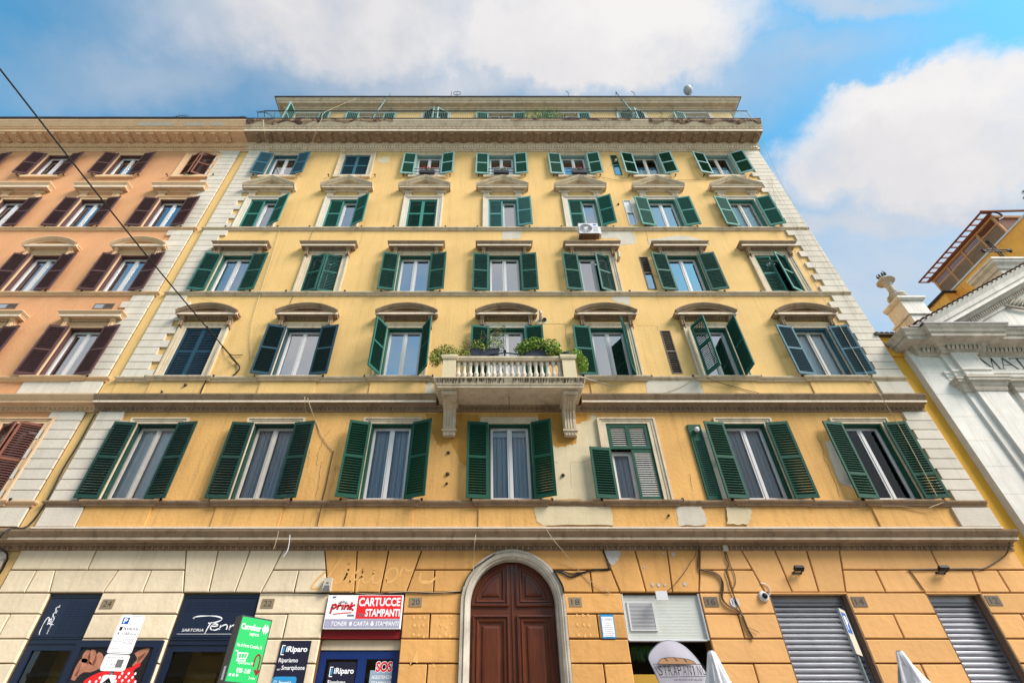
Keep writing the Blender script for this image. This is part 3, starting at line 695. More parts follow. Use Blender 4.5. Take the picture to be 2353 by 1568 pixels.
# ------------------------------------------------------------------ yellow apartment building
XL, XR = -10.85, 12.2
bld = thing('apartment_building', 'tall yellow apartment building with green shutters, balcony and arched wooden door', 'building', (0, 6, 0), local=False)
COLX = [X4 + (i - 3) * S for i in range(7)]
SLOT = (5.44, 5.75)
holes = [(x - HW, x + HW, *ROW[r]) for r in (1, 2, 3, 4, 5) for x in COLX if not (r == 2 and abs(x - X4) < .1)]
holes.append((X4 - HW, X4 + HW, 9.95, ROW[2][1]))
holes += [(SLOT[0], SLOT[1], 10.58, 12.26), (SLOT[0], SLOT[1], 14.12, 15.8), (SLOT[0], SLOT[1], 17.66, 19.28), (SLOT[0], SLOT[1], 21.1, 22.7)]
wall_holes(XL, XR, 9.25, 23.12, [h for h in holes if h[2] > 9.3]).build('wall', 'yellow_stucco', bld)
wall_holes(XL, XR, 5.53, 9.25, [h for h in holes if h[2] < 9.3]).build('wall', 'yellow_stucco_low', bld)
b = MB(); b.box(XL + .3, XR - .01, 9, 9.3, .02, 23.0); b.box(XL + .0, XL + .25, .345, 9, .02, 23.1); b.box(XR - .3, XR - .005, .345, 9, .02, 23.1); b.build('wall', 'yellow_stucco', bld)
for z in (5.3, 9.55, 13.2, 16.7, 20.2, 23.2):
    b = MB(); b.box(XL + .26, XR - .31, .36, 8.99, z - .15, z + .15); b.build('floor_slab', 'interior', bld)
b = MB()
for i in range(8): b.box(COLX[0] - S / 2 + i * S - .06 + (.02 if i in (0, 7) else 0), COLX[0] - S / 2 + i * S + .06, .37, 8.9, 5.46, 23.0)
b.build('partition_wall', 'interior', bld)
# stories: shutters and windows
CFG = {
 1: [(176, 172, 'old', 'bold', 'full', 'old_white_wood'), (176, 174, 'old', 'bold', 'grey', 'old_white_wood'), (168, 160, 'green', 'bold', 'grey', 'pvc'), (174, 160, 'green', 'bold', 'grey', 'pvc'), None, (172, 172, 'green', 'bold', 'grey', 'pvc'), (170, 170, 'green', 'bold', 'none', 'pvc')],
 2: [(0, 0, 'navy', 'bold', 'none', 'pvc'), (170, 172, 'dark', 'bold', 'teal', 'pvc'), (118, 122, 'teal2', 'bold', 'teal', 'pvc'), (173, 173, 'teal2', 'bold', 'teal', 'pvc'), (173, 62, 'teal2', 'bold', 'grey', 'pvc'), (68, 92, 'teal2', 'bold', 'teal', 'pvc'), (172, 170, 'blue', 'bold', 'full', 'old_white_wood')],
 3: [(172, 172, 'weathered', 'bold', 'full', 'pvc'), (16, 14, 'weathered', 'bold', 'none', 'pvc'), (172, 173, 'weathered', 'bold', 'side', 'pvc'), (174, 174, 'weathered', 'bold', 'side', 'pvc'), (172, 22, 'weathered', 'bold', 'none', 'pvc'), (173, 172, 'weathered', 'bold', 'none', 'pvc'), (4, 26, 'teal', 'bold', 'none', 'pvc')],
 4: [(0, 155, 'teal', 'fine', 'none', 'pvc'), (0, 155, 'teal', 'fine', 'none', 'pvc'), (0, 0, 'teal', 'bold', 'none', 'pvc'), (0, 168, 'pale', 'bold', 'none', 'pvc'), (0, 160, 'teal', 'fine', 'none', 'pvc'), (170, 168, 'teal', 'fine', 'full', 'pvc'), (172, 165, 'teal', 'fine', 'full', 'old_white_wood')],
 5: [(172, 172, 'blue', 'fine', 'half', 'pvc'), (0, 0, 'blue', 'fine', 'none', 'pvc'), (175, 172, 'emerald', 'fine', 'half', 'pvc'), (175, 174, 'emerald', 'fine', 'half', 'pvc'), (174, 168, 'emerald', 'fine', 'half', 'pvc'), (172, 166, 'emerald', 'bold', 'half', 'old_white_wood'), (172, 162, 'emerald', 'bold', 'half', 'old_white_wood')]}
mat('shutter_teal2', rgb(24, 104, 92), .72, var=.12, vscale=3); mat('shutter_teal2_slat', rgb(18, 86, 74), .72, var=.12, vscale=3)
TRIM = {1: 'trim_stone', 2: 'trim_weathered', 3: 'trim_weathered', 4: 'trim_stone', 5: 'trim_stone'}
for r in (1, 2, 3, 4, 5):
    z0, z1 = ROW[r]
    for i, x in enumerate(COLX):
        zz0 = 9.96 if (r == 2 and i == 3) else z0
        surround(bld, x, r, 'quoin_stone' if (r == 4 or (r == 2 and i == 3)) else 'trim_stone', z0=zz0, z1=z1, sill=(r == 5))
        hooks(bld, x, z0 - .02 + (.02 if r != 5 else .0))
        c = CFG[r][i]
        if c is None: continue
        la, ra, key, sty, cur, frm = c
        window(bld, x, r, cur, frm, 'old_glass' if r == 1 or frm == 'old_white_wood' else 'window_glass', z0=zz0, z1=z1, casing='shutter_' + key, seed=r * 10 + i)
        lw = HW - .004; zb = zz0 + .015; hh = z1 - zb - .012
        yl = .03 if la < 30 else -.108; yr = .03 if ra < 30 else -.108
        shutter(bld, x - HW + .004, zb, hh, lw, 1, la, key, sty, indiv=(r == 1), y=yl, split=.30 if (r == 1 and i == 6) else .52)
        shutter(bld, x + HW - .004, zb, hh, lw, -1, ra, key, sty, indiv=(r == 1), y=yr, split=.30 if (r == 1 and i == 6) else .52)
    for i, x in enumerate(COLX):
        if r == 2: ped_curved(bld, x, 12.75, 13.19, 'trim_weathered')
        if r == 3: ped_flat(bld, x, 16.14, 16.34, 'trim_weathered', eg=True)
        if r == 4: ped_triangle(bld, x, 19.87, 20.62, 'trim_stone')
# window five of the first storey: fixed louvred top light, one leaf open
x = COLX[4]; z0, z1 = ROW[1]; zm = z0 + 1.42
window(bld, x, 1, 'grey', 'pvc', 'old_glass', z0=z0, z1=zm, seed=3)
b = MB(); hw = HW
b.box(x - hw, x + hw, -.02, .04, zm, zm + .09); b.box(x - hw, x + hw, -.02, .04, z1 - .10, z1)
for xx in (x - hw + .055, x, x + hw - .055): b.box(xx - .055, xx + .055, -.018, .038, zm + .09, z1 - .10)
fx = b.build('transom_louvre', 'shutter_green', bld)
for xa, xb in ((x - hw + .11, x - .055), (x + .055, x + hw - .11)):
    n_ = 9
    for i in range(n_):
        zc = zm + .09 + (i + .5) * (z1 - .19 - zm) / n_
        q = MB(); q.obox(((xa + xb) / 2, .012, zc), ((xb - xa) / 2, 0, 0), (0, -.016, -.016), (0, .003, -.003)); q.build('slat', 'slat_white', fx)
shutter(bld, x - hw + .004, z0 + .015, zm - z0 - .03, hw - .004, 1, 174, 'green', 'bold', split=None, y=-.108)
SHUTG = shutter(bld, x + hw - .004, z0 + .015, zm - z0 - .03, hw - .004, -1, 0, 'green', 'bold', split=None, y=.01)
for ch in list(SHUTG.children): bpy.data.objects.remove(ch)
for i in range(20):
    zc = .10 + (i + .5) * (zm - z0 - .03 - .175) / 20
    q = MB(); q.obox((-(hw - .004) / 2, 0, zc), ((hw - .004) / 2 - .06, 0, 0), (0, -.016, -.016), (0, .003, -.003)); q.build('slat', 'slat_white', SHUTG)
# narrow shaft windows
sx = sum(SLOT) / 2
def slot(z0, z1, kind):
    b = MB(); w = .155
    if kind == 'green':
        b.box(sx - .18, sx + .18, -.05, 0, z0, z1); b.box(sx - .11, sx + .11, -.062, -.05, z0 + .12, z1 - .42)
        o = b.build('shaft_shutter', 'shutter_green', bld); n = 27
        s2 = MB()
        for i in range(n):
            zc = z0 + .16 + (i + .5) * (z1 - z0 - .64) / n; s2.obox((sx, -.066, zc), (.075, 0, 0), (0, -.012, -.012), (0, .003, -.003))
        s2.build('slats', 'shutter_dark_slat', o, kind='stuff')
        k = MB(); k.lathe([(.0, 0), (.05, .02), (.07, .08), (.055, .13), (.0, .15)], (sx + .02, -.12, z1 - .27), 10); k.build('exhaust_cap', 'plastic_white', o); return
    fr = 'grey_wood' if kind != 'pipe' else 'shutter_teal'
    for xa, xb, za, zb in ((sx - w, sx - w + .03, z0, z1), (sx + w - .03, sx + w, z0, z1), (sx - w + .03, sx + w - .03, z1 - .03, z1), (sx - w + .03, sx + w - .03, z0, z0 + .03), (sx - w + .03, sx + w - .03, (z0 + z1) / 2 - .03, (z0 + z1) / 2 + .03)): b.box(xa, xb, -.015, .04, za, zb)
    o = b.build('shaft_window', fr if kind != 'white' else 'pvc', bld)
    g = MB(); rect(g, sx - w + .03, sx + w - .03, z0 + .03, (z0 + z1) / 2 - .03, .03); g.build('pane', 'window_glass', o)
    if kind == 'white':
        g = MB(); g.box(sx - w + .03, sx + w - .03, .02, .05, (z0 + z1) / 2 + .03, z1 - .03); g.build('panel', 'plastic_white', o)
    else:
        s2 = MB()
        lo = z0 + .05 if kind == 'brown' else (z0 + z1) / 2 + .05
        n = int((z1 - lo) / .085)
        for i in range(n): s2.obox((sx, .01, lo + i * .085), (w - .03, 0, 0), (0, -.018, -.034), (0, .004, -.003))
        s2.build('slats', 'grey_wood_dark' if kind != 'pipe' else 'shutter_teal_slat', o, kind='stuff')
        if kind == 'pipe':
            k = MB(); k.tube([(sx, .05, z1 - .5), (sx, -.16, z1 - .62)], .055, 8); k.build('flue_pipe', 'plastic_cream', o)
slot(6.70, 8.82, 'green'); slot(10.58, 12.26, 'brown'); slot(14.12, 15.8, 'grey'); slot(17.66, 19.28, 'white'); slot(21.1, 22.7, 'pipe')
# mouldings
BRK = [(x, HW + .24) for x in COLX]
string_course(bld, XL + .03, XR, 6.52, 'trim_weathered', True, False, BRK)
b1 = [q for q in BRK if abs(q[0] - X4) > .1]
string_course(bld, XL + .03, X4 - 2.1, 10.27, 'trim_stone', True, False, b1[:3]); string_course(bld, X4 + 2.1, XR, 10.27, 'trim_stone', False, False, b1[3:])
string_course(bld, XL + .03, XR, 13.80, 'trim_stone', True, False); string_course(bld, XL + .03, XR, 17.29, 'trim_stone', True, False)
b = MB(); b.sweep(MID(9.24), XL - .14, X4 - 2.02, 0, .2, False, False); b.sweep(MID(9.24), X4 + 2.02, XR - .02, 0, .2, False, False)
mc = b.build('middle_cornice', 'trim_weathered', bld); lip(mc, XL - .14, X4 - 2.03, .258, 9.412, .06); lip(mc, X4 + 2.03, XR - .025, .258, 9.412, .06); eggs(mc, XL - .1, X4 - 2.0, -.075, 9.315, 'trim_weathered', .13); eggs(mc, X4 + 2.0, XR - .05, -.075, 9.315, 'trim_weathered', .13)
b = MB(); b.sweep(MID(9.24)[:5], X4 - 2.02, X4 + 2.02, 0, .2); mb2 = b.build('middle_cornice', 'trim_weathered', bld); eggs(mb2, X4 - 1.3, X4 + 1.3, -.075, 9.315, 'trim_weathered', .13)
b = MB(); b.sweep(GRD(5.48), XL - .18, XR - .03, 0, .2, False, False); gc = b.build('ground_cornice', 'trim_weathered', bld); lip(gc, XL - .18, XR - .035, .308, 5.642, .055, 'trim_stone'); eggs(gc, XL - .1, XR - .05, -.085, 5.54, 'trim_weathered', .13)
b = MB(); b.sweep([(.07, 5.975), (.085, 5.98), (.085, 6.02), (0, 6.03)], XL, XR, 0, 0); b.build('base_moulding', 'quoin_stone', bld)
# sill aprons below the first two storeys
for zlo, zhi in ((6.03, 6.52), (9.72, 10.27)):
    for i, x in enumerate(COLX):
        if zlo > 9 and i == 3: continue
        b = MB(); b.box(x - HW - .24, x + HW + .24, -.035, 0, zlo, zhi); b.build('apron_panel', 'yellow_stucco' if zlo > 9 else 'yellow_stucco_low', bld)
# corner stones
for z0, z1, fi in ((6.66, 9.23, 1), (10.42, 13.79, 0), (13.95, 17.28, 0), (17.44, 23.0, 0)):
    quoins(bld, XL + .04, 1, z0, z1, first=fi); quoins(bld, XR, -1, z0, z1, first=fi)
for z0, z1 in ((6.03, 6.51),): quoins(bld, XL + .06, 1, z0, z1, h=.5); quoins(bld, XR, -1, z0, z1, h=.5)
quoins(bld, XR, -1, 9.72, 10.26, h=.54)
# top cornice
ZT = 23.08
b = MB(); b.sweep(TOPC(ZT), XL - .1, 12.28, 0, 3, False, False); tcn = b.build('top_cornice', 'trim_stone', bld)
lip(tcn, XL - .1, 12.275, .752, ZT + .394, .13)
b = MB(); b.box(XL - .1, 12.27, -.735, -.215, ZT + .372, ZT + .3885); b.build('soffit', 'trim_weathered', bld)  # browner panel adds contrast under the cornice
modillions(bld, XL + .42, XR - .15, .545, ZT, 'trim_weathered')
b = MB(); n = 190
for i in range(n):
    xx = XL + (i + .5) * (XR - XL) / n; b.box(xx - .035, xx + .035, -.165, -.11, ZT + .05, ZT + .14)
b.build('dentils', 'lip_stone', bld, kind='stuff')
b = MB(); n = 120
for i in range(n):
    xx = XL + .2 + (i + .5) * (XR - .1 - XL) / n; b.egg((xx, -.795, ZT + .58), .06, .03, .03, 6, 3); b.egg((xx + .5 * (XR - .1 - XL) / n, -.795, ZT + .58), .012, .025, .028, 5, 3)
b.build('bead_moulding', 'lip_stone', bld, kind='stuff')
b = MB()                      # crumbling plaster edge of the terrace
rnd = random.Random(5); x = XL - .15
segs = [(XL - .05, -7.7, .30), (-7.7, -4.3, .22), (1.0, 6.4, .12), (7.2, 12.25, .28)]
for xa, xb, dep in segs:
    b = MB()
    k = int((xb - xa) / .12); top = [(xa + (xb - xa) * i / k, ZT + .985) for i in range(k + 1)]
    bot = [(p[0], ZT + .97 - dep * (.35 + .65 * abs(math.sin(i * .31 + xa)) * rnd.uniform(.5, 1))) for i, p in enumerate(top)]
    for i in range(k):
        def onp(p): 
            z = p[1] - ZT; o = 1.0 if z > .90 else (.97 + (z - .86) * .75 if z > .86 else .84 + (z - .64) * .591)
            return (p[0], -o - .012, p[1])
        m_ = [(top[i][0], ZT + .88), (top[i + 1][0], ZT + .88)]
        b.face([onp(m_[0]), onp(m_[1]), onp(top[i + 1]), onp(top[i])]); 
        lo0 = (bot[i][0], max(ZT + .645, min(bot[i][1], ZT + .87))); lo1 = (bot[i + 1][0], max(ZT + .645, min(bot[i + 1][1], ZT + .87)))
        b.face([onp(lo0), onp(lo1), onp(m_[1]), onp(m_[0])])
    b.build('crumbling_edge', 'crumbled_stucco', bld)
b = MB(); b.sweep([(1.0, ZT + 1.0), (1.03, ZT + 1.005), (1.03, ZT + 1.03), (0, ZT + 1.05)], XL - .2, 12.28, 0, 3, False, False); b.build('terrace_flashing', 'gutter_metal', bld)
# penthouse
PZ0, PZ1, PY_ = 24.12, 26.45, -.25
PWX = [-8.8, -5.67, -2.53, .6, 3.73, 6.95, 10.1]
ph = [(x - .6, x + .6, PZ0 + .02, 26.12) for x in PWX]
wall_holes(-9.9, 11.8, PZ0, PZ1 + .28, ph, y=PY_, depth=.3).build('penthouse_wall', 'yellow_stucco', bld)
b = MB(); b.box(-9.9, -9.65, PY_ + .31, 8, PZ0, PZ1 + .2); b.box(11.55, 11.8, PY_ + .31, 8, PZ0, PZ1 + .2); b.box(-9.65, 11.55, 7.8, 8, PZ0, PZ1 + .2); b.build('penthouse_wall', 'yellow_stucco', bld)
b = MB(); b.box(-10.7, 12.2, -.24, 8.9, 23.9, 24.1); b.build('terrace_floor', 'terracotta', bld)
b = MB(); b.sweep([(0, PZ1 - .22), (.05, PZ1 - .21), (.07, PZ1 - .08), (.14, PZ1 - .06), (.16, PZ1 + .02), (.36, PZ1 + .03), (.37, PZ1 + .13), (.41, PZ1 + .15), (.5, PZ1 + .27)], -9.9, 11.8, PY_, 8, True, True); b.build('penthouse_cornice', 'trim_stone', bld)
b = MB(); b.sweep([(.5, PZ1 + .272), (.54, PZ1 + .28), (.54, PZ1 + .36), (.2, PZ1 + .37)], -9.9, 11.8, PY_, 8, True, True); b.build('gutter', 'gutter_metal', bld)
b = MB(); b.sweep([(.26, PZ1 + .36), (.30, PZ1 + .37), (.30, PZ1 + .82), (.0, PZ1 + .86)], -9.6, 11.5, PY_, 8, True, True); b.build('parapet', 'trim_stone', bld)
b = MB(); b.box(-9.85, 11.75, PY_ + .01, 8, PZ1 + .3, PZ1 + .42); b.build('roof', 'terracotta', bld)
for i, x in enumerate(PWX):
    z0 = PZ0 + .03; z1 = 26.10
    w = MB()
    for sg in (-1, 1): w.box(*sorted((x + sg * .6, x + sg * .74)), PY_ - .03, PY_, z0, z1 + .1)
    w.box(x - .6, x + .6, PY_ - .03, PY_, z1, z1 + .1); w.build('window_surround', 'quoin_stone', bld)
    g = MB()
    for sg in (-1, 1): g.box(*sorted((x + sg * .03, x + sg * .58)), PY_ + .12, PY_ + .16, z0, z1)
    wi = g.build('window', 'pvc', bld)
    for sg in (-1, 1):
        q = MB(); xa, xb = sorted((x + sg * .1, x + sg * .5)); rect(q, xa, xb, z0 + .2, z1 - .1, PY_ + .115); q.build('pane', 'window_glass', wi)
    la, ra = [(95, 170), (175, 175), (30, 30), (175, 175), (175, 175), (28, 26), (170, 0)][i]
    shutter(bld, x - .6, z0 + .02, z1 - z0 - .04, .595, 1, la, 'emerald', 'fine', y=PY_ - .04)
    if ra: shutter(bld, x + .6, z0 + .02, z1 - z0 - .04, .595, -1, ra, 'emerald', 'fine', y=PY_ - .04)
# terrace railing
RZ0, RZ1, RY = ZT + 1.06, 25.12, -.86
b = MB(); b.box(XL + .4, 12.05, RY - .02, RY + .02, RZ1 - .03, RZ1); b.box(XL + .4, 12.05, RY - .012, RY + .012, RZ0 + .06, RZ0 + .085)
b.tube([(12.05, RY, RZ1 - .015), (12.7, -.2, RZ1 - .015)], .018, 4); b.tube([(XL + .4, RY, RZ1 - .015), (XL + .2, -.2, RZ1 - .015)], .018, 4)
rl = b.build('roof_railing', 'iron', bld)
b = MB(); n = 270
for i in range(n + 1):
    xx = XL + .42 + (12.0 - XL - .42) * i / n; b.box(xx - .006, xx + .006, RY - .006, RY + .006, RZ0 + .085, RZ1 - .03)
for i in range(12):
    t = i / 11; xx, yy = 12.05 + .65 * t, RY + .66 * t; b.box(xx - .006, xx + .006, yy - .006, yy + .006, RZ0 + .0, RZ1 - .03)
b.build('railing_bars', 'rail_paint', rl, kind='stuff')
b = MB()                          # spiked guard at the left end of the terrace
p0, p1 = Vector((XL + .35, RY - .05, RZ1)), Vector((XL + .35, .2, RZ1 + 1.0))
for q in (((XL + .4, RY, RZ1), (XL - .0, RY + .15, RZ1 + .15), (XL + .05, -.3, RZ1 + 1.0), (XL + .35, -.1, RZ1 + .9)), ((XL + .4, RY, RZ0), (XL - .0, RY + .1, RZ1 + .15))): b.tube(q, .015, 4)
for i in range(9):
    t = i / 8; a = Vector((XL, RY + .15, RZ1 + .15)).lerp(Vector((XL + .05, -.3, RZ1 + 1.0)), t); b.tube([a, a + Vector((-.16, -.03, .12))], [.008, .002], 4)
    c = Vector((XL + .4, RY, RZ1)).lerp(Vector((XL + .35, -.1, RZ1 + .9)), t)
    if i < 6: b.tube([a, c], .005, 3)
b.build('spiked_guard', 'iron', bld)
# awning props standing on the terrace
for j, (px, lean) in enumerate(((894, 1), (1416, -1))):
    top = at(px + (3 if j == 0 else -1), 213 if j == 0 else 211, -.62)
    b = MB(); b.tube([(top.x - lean * .42, RY - .02, RZ0), top], .03, 5); b.tube([(top.x + lean * .20, PY_ - .02, 25.9), top], .025, 5)
    b.build('awning_prop', 'rail_paint', bld)
# ------------------------------------------------------------------ balcony
bal = MB(); hw = 1.94
bal.sweep([(.0, 9.41), (.96, 9.415), (.965, 9.475), (.99, 9.49), (1.0, 9.53), (1.05, 9.63), (1.07, 9.66), (1.07, 9.69), (0, 9.70)], X4 - hw + .96, X4 + hw - .96, 0, 0, True, True)
bl = bal.build('balcony', 'trim_stone', bld)
b = MB(); b.box(X4 - .02, X4 - .005, -.55, -.535, 9.05, 9.41); b.egg((X4 - .0125, -.5425, 9.04), .025, .025, .025); b.build('lamp_rod', 'cable_brown', bl)
b = MB()                             # rain drips down the slab edge
rnd = random.Random(3)
for i in range(150):
    xx = X4 - 1.98 + 3.96 * (i + rnd.random()) / 150; l = rnd.uniform(.05, .15); w_ = rnd.uniform(.004, .011)
    if abs(xx - X4 + .05) < .1: continue
    f_ = lambda z: -1.05 - (z - 9.63) * .66 - .003 if z > 9.63 else -1.0 - (z - 9.53) * .5 - .003
    zt = 9.655; zb = zt - l
    pts = [zt, 9.632, zb] if zb < 9.632 else [zt, zb]
    for za, zc in zip(pts[:-1], pts[1:]): b.face([(xx - w_, f_(zc), zc), (xx + w_, f_(zc), zc), (xx + w_, f_(za), za), (xx - w_, f_(za), za)])
mat('drip_stain', rgb(92, 72, 54), .95); b.build('drip_stains', 'drip_stain', bl, kind='stuff')
def rail_run(z0, z1): return [(.0, z0), (.10, z0 + .005), (.105, z0 + .04), (.13, z0 + .05), (.14, z1 - .03), (.14, z1), (0, z1 + .005)]
b = MB(); yb = -.86
b.box(X4 - 1.46, X4 + 1.46, yb - .12, yb + .12, 10.33, 10.38); b.box(X4 - 1.44, X4 + 1.44, yb - .14, yb + .14, 10.383, 10.45)
for sg in (-1, 1): b.box(*sorted((X4 + sg * 1.53, X4 + sg * 1.77)), -.66, -.02, 10.33, 10.45)
hr = b.build('handrail', 'trim_stone', bl)
b = MB(); b.box(X4 - 1.46, X4 + 1.46, yb - .12, yb + .12, 9.70, 9.76)
for sg in (-1, 1): b.box(*sorted((X4 + sg * 1.53, X4 + sg * 1.77)), -.66, -.02, 9.70, 9.76)
b.build('plinth', 'trim_stone', bl)
for sg in (-1, 1):
    xc = X4 + sg * 1.65; b = MB(); b.box(xc - .18, xc + .18, yb - .15, yb + .17, 9.701, 10.33); b.sweep([(0, 10.331), (.03, 10.34), (.05, 10.40), (.05, 10.47), (0, 10.475)], xc - .18, xc + .18, yb - .15, yb + .17, True, True); b.build('pier', 'cream_plaster', bl)
bp = MB(); bp.lathe([(.062, 0), (.062, .05), (.045, .06), (.07, .13), (.072, .17), (.05, .21), (.04, .36), (.05, .42), (.035, .43), (.06, .46), (.062, .57)], (0, 0, 0), 10)
bpm = bp.mesh('baluster', 'pvc' if False else 'quoin_stone', smooth=False)
for i in range(18): link('baluster', bpm, bl, (X4 - 1.40 + 2.80 * i / 17, yb, 9.76))
for sg in (-1, 1):
    for j in range(4): link('baluster', bpm, bl, (X4 + sg * 1.65, -.58 + j * .16, 9.76))
for sg in (-1, 1):
    xc = X4 + sg * 1.63; b = MB(); w_ = .17
    side = [(0, 8.44), (-.13, 8.44), (-.15, 8.58), (-.17, 8.62), (-.20, 8.9), (-.30, 9.12), (-.52, 9.24), (-.74, 9.29), (-.80, 9.34), (-.80, 9.405), (0, 9.405)]
    k = len(side)
    for xx in (xc - w_, xc + w_): b.v += [(xx, yy, zz) for yy, zz in side]
    b.f += [tuple(range(k)), tuple(reversed(range(k, 2 * k)))] + [(i, k + i, k + (i + 1) % k, (i + 1) % k) for i in range(k)]; b.m += [0] * (k + 2)
    for q in (-.11, -.037, .037, .11):
        for (ya, za), (yc, zc) in zip(side[3:7], side[4:8]): b.obox((xc + q, (ya + yc) / 2 - .012, (za + zc) / 2 - .004), (.022, 0, 0), (0, (yc - ya) / 2, (zc - za) / 2), (0, -.012, -.008))
    b.box(xc - w_ - .03, xc + w_ + .03, -.19, 0, 8.56, 8.60); b.sweep([(0, 9.30), (.04, 9.33), (.05, 9.40), (0, 9.404)], xc - w_, xc + w_, -.80, 0, True, True)
    for q in (-.12, -.04, .04, .12): b.egg((xc + q, -.14, 8.47), .03, .03, .04, 6, 3)
    cn = b.build('balcony_console', 'trim_stone', bl)
    e = MB()
    for q in range(5): e.egg((xc - .16 + q * .08, -.835, 9.365), .028, .025, .03, 6, 3)
    for q in range(9): 
        for s2 in (-1, 1): e.egg((xc + s2 * (w_ + .03), -.76 + q * .085, 9.365), .025, .028, .03, 6, 3)
    e.build('egg_and_dart', 'trim_stone', cn, kind='stuff')
# ------------------------------------------------------------------ ground floor of the yellow building
OFF = [0, 700, 1400, 2000, 2750]
def G(n, x, y, d=0.0): return at(OFF[n] * .672 + x * .2143, 1833 * .672 + y * .2143, d)
def GX(n, x, y, d=0.0):
    p = G(n, x, y, d); return (p.x, p.z)
OPS = {'a': (-9.64, -8.50), 'b': (-6.70, -5.03), 'c': (-3.51, -1.84), 'd': (2.92, 4.63), 'e': (6.17, 7.85), 'f': (9.63, 10.80)}
ACX, ACZ, ARO, ARI = .535, 4.365, 1.135, .935
ZO = 4.575
gh = [(a, c, .14, ZO) for a, c in OPS.values()] + [(ACX - 1.0, ACX + 1.0, .14, 5.42)]
wall_holes(-11.05, -3.8, .13, 5.52, [h for h in gh if h[0] < -3.9], y=.03, depth=.3).build('base_wall', 'joint_cream', bld)
wall_holes(-3.8, 12.18, .13, 5.52, [h for h in gh if h[0] > -3.9], y=.03, depth=.3).build('base_wall', 'joint_dark', bld)
b = MB(); k = 24
for i in range(k):
    a0, a1 = math.pi * (1 - i / k), math.pi * (1 - (i + 1) / k)
    p, q = (ACX + 1.0 * math.cos(a0), ACZ + 1.0 * math.sin(a0)), (ACX + 1.0 * math.cos(a1), ACZ + 1.0 * math.sin(a1))
    b.prism([p, q, (q[0], 5.42), (p[0], 5.42)], .03, .33)
b.build('base_wall', 'joint_dark', bld)
def block(pts, m):
    """dressed stone of the base: outline (x, z) pulled in by half a joint"""
    g = .014; n = len(pts); out = []
    if sum(pts[i][0] * pts[(i + 1) % n][1] - pts[(i + 1) % n][0] * pts[i][1] for i in range(n)) < 0: pts = pts[::-1]
    for i in range(n):
        a, p, c = Vector(pts[i - 1]), Vector(pts[i]), Vector(pts[(i + 1) % n])
        e1, e2 = (p - a).normalized(), (c - p).normalized()
        n1, n2 = Vector((-e1.y, e1.x)), Vector((-e2.y, e2.x)); q = n1 + n2
        q = q / max(.35, q.dot(n1)) if q.length > 1e-6 else n1
        out.append((p.x + q.x * g, p.y + q.y * g))
    rb = random.Random(round(out[0][0] * 91 + out[0][1] * 37)); out = [(x_ + rb.uniform(-.004, .004), z_ + rb.uniform(-.004, .004)) for x_, z_ in out]; yf = -.03 + rb.uniform(-.0015, .0015)
    cx_, cz_ = sum(p[0] for p in out) / n, sum(p[1] for p in out) / n; b = MB()
    b.v = [(x_, .03, z_) for x_, z_ in out] + [(x_, yf + .013, z_) for x_, z_ in out] + [(x_ + max(-.013, min(.013, (cx_ - x_) * .2)), yf, z_ + max(-.013, min(.013, (cz_ - z_) * .2))) for x_, z_ in out]
    for q in (0, 1):
        for i in range(n): j = (i + 1) % n; b.f.append((q * n + i, q * n + j, (q + 1) * n + j, (q + 1) * n + i))
    b.f.append(tuple(2 * n + i for i in range(n))); b.m = [0] * len(b.f); b.build('stone_block', m, bld)
C1T, C1B, C2B = 5.52, 5.065, 4.59
vx = {}                                      # joints: x at the top and bottom of the two head courses
for k_, (n, xt, yt, xb, yb_) in dict(A=(0, 2000, 145, 1968, 600), B=(0, 2345, 150, 2240, 600), C=(1, 490, 150, 325, 605), D=(1, 845, 150, 605, 600), E=(1, 1285, 140, 1320, 590), F=(1, 1637, 145, 1605, 590), Gg=(1, 1975, 145, 1880, 590), H=(1, 2330, 145, 2160, 590),
      I=(3, 183, 130, 370, 585), J=(3, 530, 140, 650, 590), K=(3, 875, 140, 930, 590), Ll=(3, 1225, 130, 1215, 590), M=(3, 1665, 130, 1915, 570), N_=(3, 2020, 130, 2205, 570), O=(4, 10, 130, 135, 570), P_=(4, 360, 125, 425, 575)).items():
    vx[k_] = (G(n, xt, yt).x, G(n, xb, yb_).x)
def vj(k_, z):
    t, bo = vx[k_]; return t + (bo - t) * (C1T - z) / (C1T - C2B)
def vous(a, c, m): block([(vj(a, C2B), C2B), (vj(c, C2B), C2B), (vj(c, C1T), C1T), (vj(a, C1T), C1T)], m)
cr, oc, tn = 'base_cream', 'base_ochre', 'base_tan'
for a, c, m in (('A', 'B', cr), ('B', 'C', cr), ('C', 'D', cr), ('E', 'F', oc), ('F', 'Gg', oc), ('Gg', 'H', oc), ('I', 'J', oc), ('J', 'K', oc), ('K', 'Ll', oc), ('M', 'N_', tn), ('N_', 'O', tn), ('O', 'P_', tn)): vous(a, c, m)
gx = lambda n, x, y: G(n, x, y).x
